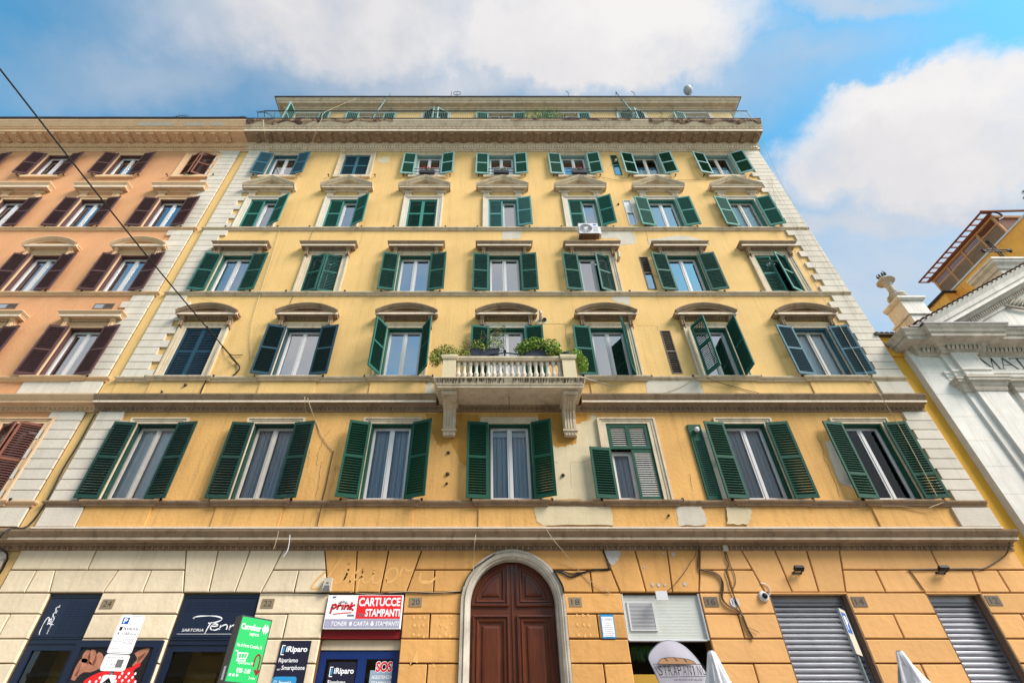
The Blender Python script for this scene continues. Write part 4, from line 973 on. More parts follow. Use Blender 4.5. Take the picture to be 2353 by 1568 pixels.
# course one
xa = gx(0, 1040, 150); block([(-10.82, C1B), (xa, C1B), (xa, C1T), (-10.82, C1T)], cr); block([(xa, C1B), (vj('A', C1B), C1B), (vj('A', C1T), C1T), (xa, C1T)], cr)
block([(vj('D', C1B), C1B), (vj('E', C1B), C1B), (vj('E', C1T), C1T), (vj('D', C1T), C1T)], cr)
def arcx(z, sg): return ACX + sg * math.sqrt(max(0, (ARO - .01) ** 2 - (z - ACZ) ** 2))
zs1 = [C1B + (5.485 - C1B) * i / 8 for i in range(9)]
block([(vj('H', C1T), C1T), (vj('H', C1B), C1B)] + [(arcx(z, -1), z) for z in zs1] + [(ACX - .01, 5.5), (ACX - .01, C1T)], oc)
block([(vj('I', C1T), C1T), (vj('I', C1B), C1B)][::-1] + [(vj('I', C1T), C1T), (ACX + .01, C1T), (ACX + .01, 5.5)][1:] + [(arcx(z, 1), z) for z in zs1[::-1]], oc) if False else None
block([(arcx(z, 1), z) for z in zs1] [::-1] + [(vj('I', C1B), C1B), (vj('I', C1T), C1T), (ACX + .01, C1T), (ACX + .01, 5.5)], oc)
block([(vj('Ll', C1B), C1B), (vj('M', C1B), C1B), (vj('M', C1T), C1T), (vj('Ll', C1T), C1T)], tn)
xq = gx(4, 1330, 120); xq2 = gx(4, 1430, 330)
block([(vj('P_', C1B), C1B), (xq2, C1B), (xq, C1T), (vj('P_', C1T), C1T)], tn); block([(xq2, C1B), (12.16, C1B), (12.16, C1T), (xq, C1T)], tn)
# course two
def c2(xt0, xb0, xt1, xb1, m): block([(xb0, C2B), (xb1, C2B), (xt1, C1B), (xt0, C1B)], m)
q1 = gx(0, 390, 380); s1 = (gx(0, 590, 380), gx(0, 535, 600)); s2 = (gx(0, 1265, 380), gx(0, 1110, 600)); q2 = gx(0, 1620, 380)
c2(-10.82, -10.82, q1, q1, cr); c2(q1, q1, s1[0], s1[1], cr); c2(s1[0], s1[1], s2[0], s2[1], cr); c2(s2[0], s2[1], q2, q2, cr); c2(q2, q2, vj('A', C1B), vj('A', C2B), cr)
q3 = gx(1, 1010, 370); c2(vj('D', C1B), vj('D', C2B), q3, q3, cr); c2(q3, q3, vj('E', C1B), vj('E', C2B), cr)
q4 = gx(2, 270, 360); c2(vj('H', C1B), vj('H', C2B), q4, q4, oc)
zs2 = [C2B + (C1B - C2B) * i / 6 for i in range(7)]
block([(q4, C1B), (q4, C2B)] + [(arcx(z, -1), z) for z in zs2], oc)
q5 = gx(2, 1930, 365); block([(arcx(z, 1), z) for z in zs2[::-1]] + [(q5, C2B), (q5, C1B)], oc); c2(q5, q5, vj('I', C1B), vj('I', C2B), oc)
q6 = gx(3, 1510, 360); c2(vj('Ll', C1B), vj('Ll', C2B), q6, q6, tn); c2(q6, q6, vj('M', C1B), vj('M', C2B), tn)
q7 = gx(4, 750, 355); r1 = (gx(4, 1110, 355), gx(4, 1270, 570)); r2 = (gx(4, 1775, 345), gx(4, 1855, 570)); q8 = gx(4, 2045, 345)
c2(vj('P_', C1B), vj('P_', C2B), q7, q7, tn); c2(q7, q7, r1[0], r1[1], tn); c2(r1[0], r1[1], r2[0], r2[1], tn); c2(r2[0], r2[1], q8, q8, tn); c2(q8, q8, 12.16, 12.16, tn)
# piers between the openings
ZC = [4.59, 4.17, 3.70, 3.26, 2.80, 2.35, 1.9, 1.45, 1.0, .55, .14]
for xa, xb, m in ((-10.82, -9.64, cr), (-8.50, -6.70, cr), (-5.03, -3.51, cr), (-1.84, None, oc), (None, 2.92, oc), (4.63, 6.17, tn), (7.85, 9.63, tn), (10.80, 12.16, tn)):
    for j in range(len(ZC) - 1):
        zt, zb = ZC[j], ZC[j + 1]
        la = [(xa, zb), (xa, zt)] if xa is not None else None
        aL = lambda z: ACX - (ARO - .01) if z < ACZ else arcx(z, -1)
        aR = lambda z: ACX + (ARO - .01) if z < ACZ else arcx(z, 1)
        zz = [zb, zt] if zt <= ACZ else [zb, ACZ, (ACZ + zt) / 2, zt]
        lft = [(xa, z) for z in (zb, zt)] if xa is not None else [(aR(z), z) for z in zz]
        rgt = [(xb, z) for z in (zb, zt)] if xb is not None else [(aL(z), z) for z in zz]
        if j % 2 == 0: block(rgt + lft[::-1], m)
        else:
            mid = (lft[0][0] + rgt[0][0]) / 2 + random.uniform(-.05, .05)
            block([(mid, zb), (mid, zt)] + lft[::-1], m); block(rgt + [(mid, zt), (mid, zb)], m)
# arched door
b = MB(); prof = [(ARI - .005, -.22), (ARI - .005, .03), (ARI + .03, .05), (ARI + .05, .085), (ARI + .11, .11), (ARI + .125, .075), (ARI + .155, .09), (ARO, .09), (ARO, -.02)]
b.ring(ACX, ACZ, prof, 0, math.pi, 36, 0)
for sg in (-1, 1):
    n = len(b.v); k = len(prof)
    for z in (.14, ACZ): b.v += [(ACX + sg * r, -o, z) for r, o in prof]
    for i in range(k - 1): b.f.append((n + i, n + i + 1, n + k + i + 1, n + k + i)); b.m.append(0)
b.build('door_surround', 'travertine_old', bld)
YD = .20
dr = thing('arched_door', 'x', 'x'); bpy.data.objects.remove(dr)
b = MB(); k = 30; poly = [(ACX - ARI, .15), (ACX + ARI, .15)] + [(ACX + ARI * math.cos(math.pi * i / k), ACZ + ARI * math.sin(math.pi * i / k)) for i in range(k + 1)]
b.prism(poly, YD + .03, YD + .09); door = b.build('arched_door', 'door_wood', bld)
for sg in (-1, 1):
    lf = MB()
    def up_poly(e):
        r = ARI - .03 - e; xi = ACX + sg * (.085 + e); zb = 4.36 + e; a0 = math.asin((zb - ACZ) / r) if zb > ACZ else 0; a1 = math.acos((.085 + e) / r); kk = 12
        return [(xi, zb)] + [(ACX + sg * r * math.cos(a0 + (a1 - a0) * i / kk), ACZ + r * math.sin(a0 + (a1 - a0) * i / kk)) for i in range(kk + 1)]
    def lo_poly(e):
        xa, xb = ACX + sg * (.085 + e), ACX + sg * (ARI - .06 - e); return [(xa, .5 + e), (xb, .5 + e), (xb, 4.19 - e), (xa, 4.19 - e)]
    def ringed(fn, name):
        m_ = MB(); es = [(0, 0), (.0, -.045), (.035, -.05), (.045, -.015), (.08, -.01), (.09, -.035), (.12, -.03), (.15, .012), (.20, .012), (.215, -.012), (.26, -.02)]
        rings = [[(x_, YD + dy_, z_) for x_, z_ in fn(e_)] for e_, dy_ in es]; kk = len(rings[0])
        for a_, c_ in zip(rings[:-1], rings[1:]):
            for i in range(kk): m_.face([a_[i], a_[(i + 1) % kk], c_[(i + 1) % kk], c_[i]])
        m_.face(rings[-1]); m_.build(name, 'door_wood', door)
    ringed(up_poly, 'door_panel'); ringed(lo_poly, 'door_panel')
    # leaf field in front of the core, around the panels
    f = MB(); xa, xb = sorted((ACX + sg * .004, ACX + sg * .085)); f.box(xa, xb, YD, YD + .029, .16, ACZ + .92)
    f.box(*sorted((ACX + sg * .085, ACX + sg * (ARI - .01))), YD + .001, YD + .028, 4.19, 4.36); f.box(*sorted((ACX + sg * (ARI - .06), ACX + sg * (ARI - .005))), YD + .001, YD + .028, .16, 4.19)
    kk = 14
    for i in range(kk):
        a0, a1 = [math.pi / 2 * j / kk for j in (i, i + 1)]
        f.face([(ACX + sg * (ARI - .03) * math.cos(a0), YD, ACZ + (ARI - .03) * math.sin(a0)), (ACX + sg * ARI * math.cos(a0), YD, ACZ + ARI * math.sin(a0)), (ACX + sg * ARI * math.cos(a1), YD, ACZ + ARI * math.sin(a1)), (ACX + sg * (ARI - .03) * math.cos(a1), YD, ACZ + (ARI - .03) * math.sin(a1))])
    f.build('door_leaf', 'door_wood', door)
b = MB(); b.box(ACX - .022, ACX + .022, YD - .018, YD + .0, .16, ACZ + .90); b.build('meeting_stile', 'door_wood', door)
# roller shutters
for key in ('e', 'f'):
    xa, xb = OPS[key]; b = MB(); b.box(xa + .01, xa + .05, .16, .24, .14, ZO - .01); b.box(xb - .05, xb - .01, .16, .24, .14, ZO - .01); b.box(xa + .05, xb - .05, .15, .24, ZO - .14, ZO - .01)
    rs = b.build('roller_shutter', 'roller_metal', bld)
    s_ = MB(); w = (xb - xa) / 2 - .05; n = len(s_.v); pr = [(.0, 0), (-.022, .012), (-.032, .04), (-.028, .07), (-.012, .09), (0, .098), (.01, .104)]
    for xx in (-w, w): s_.v += [(xx, y_, z_) for y_, z_ in pr]
    for i in range(len(pr) - 1): s_.f.append((i, len(pr) + i, len(pr) + i + 1, i + 1)); s_.m.append(0)
    sm_ = s_.mesh('slat', 'roller_metal')
    for i in range(41): link('slat', sm_, rs, ((xa + xb) / 2, .21, .2 + i * .104))
    b = MB(); b.box(xb, xb + .002 - .004, -.0, .0, .2, .3) if False else None
    b.box(xb - .008, xb + .01, -.025, .15, .14, ZO - .012); b.box(xa - .01, xa + .008, -.025, .15, .14, ZO - .012); b.build('door_jamb', 'granite', bld)
    b = MB(); b.box(xa - .02, xb + .02, -.045, .1, ZO - .012, ZO + .014); b.build('lintel', tn, bld)
# shop fronts
def shop(key, zsign, m='navy_shop'):
    xa, xb = OPS[key]
    b = MB(); b.box(xa + .005, xb - .005, .05, .10, zsign, ZO - .005); b.box(xa + .005, xa + .16, .05, .11, .14, zsign - .002); b.box(xb - .16, xb - .005, .05, .11, .14, zsign - .002); b.box(xa + .16, xb - .16, .05, .11, zsign - .14, zsign - .002)
    b.box(xa + .06, xb - .06, .035, .05, ZO - .075, ZO - .06); b.box(xa + .02, xb - .02, .035, .05, zsign + .07, zsign + .085); b.box(xa + .02, xb - .02, .03, .05, zsign - .02, zsign - .0)
    s_ = b.build('shop_front', m, bld)
    g = MB(); rect(g, xa + .16, xb - .16, .14, zsign - .14, .09); g.build('pane', 'clear_glass', s_)
    g = MB(); g.box(xa + .2, xb - .2, .8, .85, .14, 4.2); g.box(xa + .35, xa + .9, .7, .8, 1.5, 3.2); g.build('back_panel', 'shop_yellow', s_); return s_
shop('a', 3.64); shop('b', 3.62)
# recess walls behind the shops keep the rooms dark
b = MB(); b.box(XL + .3, XR - .3, 3.2, 3.3, .1, 5.1); b.build('interior_wall', 'interior', bld)
# computer shop entrance
xa, xb = OPS['c']; b = MB()
b.box(xa + .01, xb - .01, .12, .18, 3.52, 3.70); ob = b.build('lintel_beam', 'base_cream', bld)
b = MB(); b.box(xa + .01, xb - .01, .02, .10, 3.71, 3.86); b.build('sign_return', 'darkred_print', bld)
b = MB(); zt = 3.50
b.box(xa + .01, xa + .15, .14, .2, .14, zt); b.box(xb - .13, xb - .01, .14, .2, .14, zt); b.box(xa + .15, xb - .13, .14, .2, zt - .14, zt); xm = xa + .9; b.box(xm - .09, xm + .09, .14, .2, .14, zt - .14)
dd = b.build('blue_door', 'blue_door', bld)
g = MB(); rect(g, xa + .15, xm - .09, .14, zt - .14, .17); rect(g, xm + .09, xb - .13, .14, zt - .14, .17); g.build('pane', 'clear_glass', dd)
# sandwich bar opening
xa, xb = OPS['d']; b = MB(); zb = 3.70
b.box(xa + .02, xb - .02, .06, .12, zb, ZO - .02); sp = b.build('screen_panel', 'screen_panel', bld)
b = MB(); b.box(xa, xa + .03, .0, .14, zb - .02, ZO - .004); b.box(xb - .03, xb, .0, .14, zb - .02, ZO - .004); b.box(xa + .03, xb - .03, .02, .14, zb - .03, zb - .002); b.build('panel_frame', 'plastic_white', bld)
b = MB()
for i in range(30): b.box(xa + .04, xb - .04, .056, .061, zb + .03 + i * .028, zb + .04 + i * .028)
b.build('panel_ribs', 'screen_panel', sp, kind='stuff')
p0, p1 = GX(3, 440, 700, .05), GX(3, 755, 1010, .05); gx0, gx1, gz0, gz1 = 3.02, 3.60, p1[1], p0[1]
b = MB()
for r_ in ((gx0, gx0 + .035, gz0, gz1), (gx1 - .035, gx1, gz0, gz1), (gx0 + .035, gx1 - .035, gz1 - .03, gz1), (gx0 + .035, gx1 - .035, gz0, gz0 + .03)): b.box(r_[0], r_[1], .03, .058, r_[2], r_[3])
vg = b.build('vent_grille', 'plastic_white', sp); b = MB(); b.box(gx0 + .035, gx1 - .035, .05, .051, gz0 + .03, gz1 - .03); b.build('grille_back', 'black_print', vg)
for i in range(19):
    zc = gz0 + .045 + i * (gz1 - gz0 - .09) / 18; b = MB(); b.box(gx0 + .035, gx1 - .035, .034, .046, zc - .007, zc + .007); b.build('slat', 'plastic_white', vg)
b = MB(); b.box(xa + .02, xb - .02, .2, .25, 2.3, 3.1); b.build('counter_screen', 'shop_yellow', bld)
b = MB(); rnd = random.Random(11)
for i in range(240):
    xx = rnd.uniform(xa + .1, xa + 1.0); zt_ = 3.62 - rnd.uniform(0, .05); l = rnd.uniform(.1, .28); b.face([(xx - .012, .3, zt_), (xx + .012, .3, zt_), (xx + rnd.uniform(-.05, .05), .27, zt_ - l)])
gar = b.build('hanging_garland', 'leaf_dark', None); tag(gar, 'dark garland hanging inside the open sandwich bar', 'garland')
# painted repairs and marks on the facade
def zz(off, x, y): return at(off[0] * .672 + x * .2571, off[1] * .672 + y * .2571)
def pz(off, *pts): return [(p.x, p.z) for p in (zz(off, x, y) for x, y in pts)]
R3 = (1700, 1350); R2 = (1700, 800); R1 = (1700, 250)
patch(bld, [(-1.75, 9.2), (-1.55, 8.6), (-1.3, 8.15), (-1.0, 8.3), (-.75, 7.7), (-.26, 7.5), (-.26, 9.2)], 'old_ochre_paint', y=-.002, rag=.04, seed=3, name='old_paint_patch', th=.002)
patch(bld, [(1.40, 7.7), (1.7, 8.0), (2.3, 7.95), (2.5, 8.4), (2.75, 9.2), (1.40, 9.2)], 'old_ochre_paint', y=-.002, rag=.04, seed=4, name='old_paint_patch', th=.002)
patch(bld, pz(R3, (455, 445), (560, 470), (705, 430), (700, 260), (830, 215), (830, 180), (885, 180), (900, 300), (935, 490), (860, 500), (915, 935), (480, 935)), 'cream_plaster', rag=.03, seed=4)
patch(bld, pz(R3, (330, 1000), (1012, 1000), (1035, 1165), (410, 1165), (345, 1130)), 'cream_plaster', y=-.042, rag=.012, seed=5, th=.008)
patch(bld, pz(R3, (1590, 1000), (1820, 1000), (1870, 1120), (1860, 1165), (1615, 1165)), 'grey_plaster', y=-.04, rag=.02, seed=6, th=.008)
patch(bld, pz(R3, (2040, 1000), (2260, 1010), (2260, 1090), (2240, 1160), (2050, 1155)), 'cream_plaster', y=-.041, rag=.02, seed=7, th=.008)
patch(bld, pz(R3, (1810, 290), (1900, 320), (2100, 920), (2000, 930)), 'grey_plaster', rag=.02, seed=8)
patch(bld, pz((2600, 1100), (580, 1070), (640, 1050), (760, 1260), (860, 1480), (800, 1475), (700, 1430), (620, 1220)), 'grey_plaster', rag=.012, seed=9)
patch(bld, pz(R2, (1315, 1310), (1800, 1312), (1840, 1435), (1335, 1435)), 'grey_plaster', y=-.04, rag=.02, seed=10, th=.008)
patch(bld, pz(R2, (1025, 560), (1170, 555), (1200, 640), (1060, 605), (1020, 590)), 'grey_plaster', rag=.03, seed=11)
patch(bld, pz(R2, (320, 745), (400, 728), (460, 765), (440, 800), (340, 800)), 'cream_plaster', rag=.01, seed=12)
patch(bld, pz(R1, (930, 1410), (1200, 1410), (1240, 1480), (1230, 1525), (1100, 1535), (1080, 1480), (930, 1480)), 'grey_plaster', rag=.04, seed=13)
patch(bld, pz(R1, (1350, 1490), (1420, 1480), (1600, 1450), (1700, 1455), (1890, 1500), (1890, 1535), (1860, 1500), (1360, 1545)), 'grey_plaster', rag=.03, seed=14)
patch(bld, pz(R1, (40, 1410), (215, 1410), (210, 1480), (45, 1490)), 'grey_plaster', rag=.03, seed=15)
patch(bld, pz(R1, (1190, 1120), (1250, 1135), (1300, 1340), (1240, 1320), (1210, 1240)), 'grey_plaster', rag=.02, seed=16)
patch(bld, pz((850, 250), (1150, 765), (1200, 745), (1260, 755), (1255, 800), (1200, 808), (1150, 790)), 'cream_plaster', rag=.005, seed=17)
patch(bld, pz((850, 800), (1560, 1310), (1640, 1305), (1655, 1445), (1545, 1445)), 'grey_plaster', rag=.01, seed=18, y=-.006, th=.006)
patch(bld, [GX(3, x_, y_) for x_, y_ in ((190, 132), (375, 135), (378, 190), (345, 260), (290, 318), (255, 280))], 'white_plaster', y=-.038, rag=.012, seed=19, th=.008)
patch(bld, [GX(3, x_, y_) for x_, y_ in ((290, 295), (1200, 300), (1200, 560), (380, 575))], 'base_ochre', y=-.034, rag=.02, seed=20, th=.003) if False else None
for (x_, y_, r_) in ((835, 185, .03), (938, 192, .05), (628, 330, .025), (718, 520, .035), (783, 522, .04), (848, 522, .03), (1066, 512, .045)):
    c = G(3, x_, y_); patch(bld, [(c.x + r_ * math.cos(t), c.z + r_ * math.sin(t)) for t in [i * 1.05 for i in range(6)]], 'white_plaster', y=-.040, rag=.008, seed=int(x_), th=.005, n=2, name='filler_spot')
for n_, pts in ((2, ((45, 865), (110, 865), (162, 866), (55, 950), (98, 958), (147, 950), (46, 1052), (100, 1055), (155, 1072), (338, 855), (396, 860), (448, 855), (335, 948), (395, 978), (450, 940), (322, 1070), (390, 1050), (437, 1065))), (2, ((1790, 845), (1855, 845), (1912, 845), (1797, 940), (1866, 945), (1922, 957), (1810, 1055), (1880, 1062), (1936, 1055), (258, 1385), (380, 1390)))):
    for i, (x_, y_) in enumerate(pts):
        c = G(n_, x_, y_); patch(bld, [(c.x + .028 * math.cos(t), c.z + .036 * math.sin(t)) for t in [j * 1.05 for j in range(6)]], 'paint_ghost', y=-.0335, rag=.006, seed=i, th=.003, n=1, name='glue_mark')
for pts in (((2, 10, 1390), (2, 88, 1195), (2, 90, 1350), (2, 5, 1350)), ((2, 100, 470), (2, 240, 475), (2, 240, 500), (2, 120, 500))):
    patch(bld, [GX(*p) for p in pts][::1], 'paint_ghost', y=-.0335, rag=.006, seed=2, th=.003, name='glue_mark')
for (n_, x_, y_, rr_) in (('z', 1735, 515, .03),): pass
for off, x_, y_, r_ in (((850, 1350), 1785, 515, .05), ((850, 1350), 1778, 705, .055), ((850, 1350), 1770, 790, .035), ((1700, 1350), 587, 716, .05), ((0, 900), 1455, 1155, .035), ((0, 900), 1665, 1095, .05), ((1700, 250), 1080, 1175, .045), ((1700, 1350), 1525, 1080, .03)):
    c = zz(off, x_, y_); yo = -.038 if (off == (0, 900) or x_ == 1525) else -.002
    b = MB(); b.lathe([(r_ * .9, 0), (r_, .02), (r_ * .5, .06), (.0, .07)], (0, 0, 0), 7); me = b.mesh('wall_anchor', 'grey_wood_dark'); o = link('wall_anchor', me, bld, (c.x, yo, c.z)); o.rotation_euler = (R(90), 0, 0)
# round wall vents
for off, x_, y_, r_ in (((2600, 1100), 742, 612, .12), ((2600, 1100), 825, 612, .12)):
    c = zz(off, x_, y_); b = MB(); b.ring(c.x, c.z, [(r_, 0), (r_, .03), (r_ - .03, .035), (r_ - .035, .0)], 0, 2 * math.pi, 18, -.036 if False else 0); v_ = b.build('round_vent', 'plastic_white', bld)
    b = MB(); disc(b, c.x, c.z, r_ - .03, r_ - .03, -.006, 16); b.build('vent_mesh', 'cable_brown', v_)
c = zz(R2, 420, 768); b = MB(); b.ring(c.x, c.z, [(.07, 0), (.07, .05), (.055, .05), (.055, 0)], 0, 2 * math.pi, 12, 0); disc(b, c.x, c.z, .055, .055, -.01, 12); b.build('flue_hole', 'grey_wood_dark', bld)
c = zz(R2, 383, 760); b = MB(); b.tube([(c.x, 0, c.z - .05), (c.x, -.16, c.z - .02), (c.x, -.22, c.z + .06), (c.x, -.22, c.z + .16)], .05, 8); b.build('flue_pipe', 'plastic_cream', bld)
c = zz(R2, 1075, 215); b = MB(); b.tube([(c.x, 0, c.z - .12), (c.x, -.15, c.z - .1), (c.x, -.2, c.z + .12)], .06, 8); b.build('flue_pipe', 'plastic_cream', bld)
# hairline cracks
mat('crack', rgb(150, 108, 62), .95); mat('crack_pale', rgb(150, 140, 118), .95)
def crack(off, pts, w=.012, m='crack', yo=-.003):
    rnd = random.Random(len(pts) + pts[0][0]); q = pz(off, *pts); q = smooth_pts(q, 5); q = [(x_ + rnd.uniform(-.018, .018), z_ + rnd.uniform(-.01, .01)) for x_, z_ in q]
    b = MB(); stroke(b, q, [w * rnd.uniform(.4, 1.2) for _ in q], yo); b.build('crack', m, bld)
A = (850, 1350)
crack(A, [(735, 300), (690, 360), (655, 420), (610, 560), (605, 630)]); crack(A, [(650, 590), (635, 680), (620, 800), (600, 920)]); crack(A, [(540, 480), (530, 560), (520, 650)], .008); crack(A, [(780, 640), (765, 740), (740, 830)], .008)
crack((2600, 1100), [(500, 1020), (540, 1100), (570, 1220), (610, 1300), (660, 1420), (705, 1560)], .014); crack(R3, [(1720, 700), (1730, 780), (1750, 860)], .008)
crack(R3, [(655, 600), (655, 700), (660, 830)], .008, 'crack_pale', -.0055); crack(R3, [(660, 600), (760, 598), (850, 570)], .01, 'crack_pale', -.0055); crack(R3, [(490, 580), (520, 600), (550, 605)], .01, 'crack_pale', -.0055)
crack((850, 250), [(1020, 1415), (1000, 1500), (980, 1560)], .008); crack(R2, [(330, 806), (600, 806), (610, 860), (630, 1000)], .012); crack(R2, [(1240, 815), (1420, 820), (1430, 860)], .008); crack((0, 900), [(1800, 320), (1860, 330), (1900, 340)], .008)
crack(R1, [(1325, 1410), (1340, 1480), (1350, 1530)], .012)
# ------------------------------------------------------------------ orange apartment building on the left
ob = thing('apartment_building', 'orange apartment building with brown shutters at the left edge', 'building', (-17, 6, 0), local=False)
OL, OR_ = -29.0, -11.22
OX = [-12.72 - 3.2 * i for i in range(5)]
holes = [(x - HW, x + HW, *ROW[r]) for r in (1, 2, 3, 4, 5) for x in OX]
wall_holes(OL, OR_, 5.5, 23.1, holes).build('wall', 'orange_stucco', ob)
wall_holes(OL, OR_, .13, 5.5, []).build('wall', 'base_cream', ob)
b = MB(); b.box(OL, OR_, 8.8, 9, .1, 23.1); b.box(OL, OL + .2, .345, 8.8, .1, 23.1); b.box(OR_ - .2, OR_, .345, 8.8, .1, 23.1); b.box(OL, OR_, .35, 9, 23.1, 23.3); b.build('wall', 'orange_stucco', ob)
for z in (9.55, 13.2, 16.7, 20.2):
    b = MB(); b.box(OL + .21, OR_ - .21, .36, 8.79, z - .15, z + .15); b.build('floor_slab', 'interior', ob)
for r in (1, 2, 3, 4, 5):
    z0, z1 = ROW[r]
    for i, x in enumerate(OX):
        surround(ob, x, r, 'trim_orange', sill=(r == 5))
        key = 'rust' if (i == 0 and r in (1, 5)) else 'brown'
        la = ra = 173
        if i == 0 and r in (1, 5): la, ra = 24, 24
        window(ob, x, r, 'half' if r == 5 else ('full' if r > 2 else 'side'), 'pvc', casing='shutter_' + key, seed=70 + r * 5 + i)
        lw = HW - .004; zb = z0 + .015; hh = z1 - zb - .012
        for sg, an in ((1, la), (-1, ra)): shutter(ob, x - sg * (HW - .004), zb, hh, lw, sg, an, key, 'bold', y=.03 if an < 30 else -.108)
        hooks(ob, x, z0)
        if r == 2: ped_flat(ob, x, 12.66, 12.86, 'trim_orange')
        if r == 3: ped_curved(ob, x, 16.12, 16.58, 'trim_orange', eg=False)
        if r == 4: ped_flat(ob, x, 19.85, 20.12, 'trim_orange', hw=1.07, con=False, eg=False, blocks=True)
        if r == 2:
            gx_ = x + .0; b = MB(); b.box(gx_ - .33, gx_ - .30, -.01, .02, 13.22, 13.46); b.box(gx_ + .30, gx_ + .33, -.01, .02, 13.22, 13.46); b.box(gx_ - .30, gx_ + .30, -.01, .02, 13.22, 13.25); b.box(gx_ - .30, gx_ + .30, -.01, .02, 13.43, 13.46); b.box(gx_ - .02, gx_ + .02, -.009, .02, 13.25, 13.43)
            v = b.build('air_vent', 'grey_wood', ob); b = MB(); b.box(gx_ + .02, gx_ + .30, -.003, .015, 13.25, 13.43); b.build('vent_opening', 'grey_wood_dark', v)
            b = MB(); b.box(gx_ - .30, gx_ - .02, -.005, .014, 13.25, 13.43); b.build('vent_panel', 'dish_grey', v)
brk = [(x, HW + .24) for x in OX]
string_course(ob, OL, OR_ + .02, 6.52, 'trim_orange', False, True, brk); string_course(ob, OL, OR_ + .02, 10.27, 'trim_orange', False, True, brk)
string_course(ob, OL, OR_ + .02, 13.80, 'trim_orange', False, True); string_course(ob, OL, OR_ + .02, 17.29, 'trim_orange', False, True)
b = MB(); b.sweep(MID(9.24), OL, XL - .145, 0, .2); c_ = b.build('middle_cornice', 'trim_orange', ob); eggs(c_, -26, XL - .2, -.075, 9.315, 'trim_orange', .13)
b = MB(); b.sweep(GRD(5.48), OL, XL - .185, 0, .2); c_ = b.build('ground_cornice', 'trim_weathered', ob); eggs(c_, -20, XL - .2, -.085, 5.54, 'trim_weathered', .13)
for i, x in enumerate(OX):
    b = MB(); b.box(x - HW - .24, x + HW + .24, -.035, 0, 9.72, 10.27); b.build('apron_panel', 'quoin_stone', ob)
    b = MB(); b.box(x - HW - .24, x + HW + .24, -.035, 0, 6.03, 6.52); b.build('apron_panel', 'quoin_stone', ob)
for z0, z1, fi in ((6.66, 9.23, 0), (10.42, 13.79, 0), (13.95, 17.28, 0), (17.44, 23.0, 0)): quoins(ob, OR_, -1, z0, z1, first=fi)
quoins(ob, OR_, -1, 6.03, 6.51, h=.5); quoins(ob, OR_, -1, 9.72, 10.26, h=.54)
b = MB(); b.box(OR_ + .002, XL - .002, -.0 + .02, .4, .13, 23.05); b.build('party_wall', 'yellow_stucco', ob)
b = MB(); b.sweep(TOPC(ZT), OL, XL - .105, 0, 3); b.build('top_cornice', 'trim_orange', ob); modillions(ob, -24.0, XL - .9, .545, ZT, 'trim_orange')
b = MB(); n = 120
for i in range(n):
    xx = -24 + (i + .5) * (13.0) / n; b.egg((xx, -.15, ZT + .1), .04, .04, .055, 6, 3); b.egg((xx, -.795, ZT + .58), .05, .03, .03, 6, 3)
b.build('bead_moulding', 'trim_orange', ob, kind='stuff')
for xa, xb in ((-15.8, -14.1), (-13.7, -12.7), (-12.5, -11.9)):
    b = MB(); k_ = 14; rn_ = random.Random(int(-xa * 9)); cy = lambda z: -(.84 + (z - .64) * .591) - .006
    pts_ = [(xa + (xb - xa) * i / k_, (.665) + rn_.uniform(-.02, .02) + .05 * (i in (0, k_)), .80 + rn_.uniform(-.03, .03) - .05 * (i in (0, k_))) for i in range(k_ + 1)]
    for p_, q_ in zip(pts_[:-1], pts_[1:]): b.face([(p_[0], cy(p_[1]), ZT + p_[1]), (q_[0], cy(q_[1]), ZT + q_[1]), (q_[0], cy(q_[2]), ZT + q_[2]), (p_[0], cy(p_[2]), ZT + p_[2])])
    b.build('plaster_patch', 'grey_plaster', ob)
b = MB(); rnd = random.Random(4)
b.tube([(-29 + i * 1.2, -.98, ZT + 1.06 + rnd.uniform(-.012, .012)) for i in range(16)] + [(XL - .12, -.98, ZT + 1.06)], .085, 8); b.build('gutter', 'gutter_metal', ob)
b = MB(); b.sweep([(.9, ZT + .985), (.92, ZT + 1.1), (.0, ZT + 1.3)], OL, XL - .12, 0, 5); b.build('roof', 'terracotta', ob)
b = MB(); p = at(415, 268, -.9)
for i in range(9):
    t = math.pi * i / 8; q = Vector((p.x - .28 * math.cos(t), p.y, p.z - .12 + .2 * math.sin(t))); b.tube([q, q + Vector((-.16 * math.cos(t), 0, .12 + .14 * math.sin(t)))], [.009, .003], 4)
b.tube([(p.x - .28 * math.cos(math.pi * i / 8), p.y, p.z - .12 + .2 * math.sin(math.pi * i / 8)) for i in range(9)], .012, 4); b.build('spiked_guard', 'iron', ob)
b = MB(); b.box(-11.9, -11.08, -.035, 0, 4.0, 5.45); 
for q in range(3): b.egg((-11.45, -.05, 5.15 - q * .35), .12, .05, .13, 8, 4)
b.build('carved_panel', 'travertine_old', ob)
# rainwater and cable run down the joint between the two houses
o = MB(); pts = [(-10.9, -.06, 9.15), (-10.88, -.05, 8.3), (-10.9, -.06, 7.5), (-10.86, -.05, 6.7), (-10.95, -.06, 6.05), (-11.0, -.46, 5.82), (-11.08, -.44, 5.5), (-11.0, -.05, 5.3), (-11.05, -.05, 4.4)]
o.tube(smooth_pts(pts, 4), .022, 5); tag(o.build('cable', 'cable_black'), 'black cable running down the joint between orange and yellow houses', 'cable')
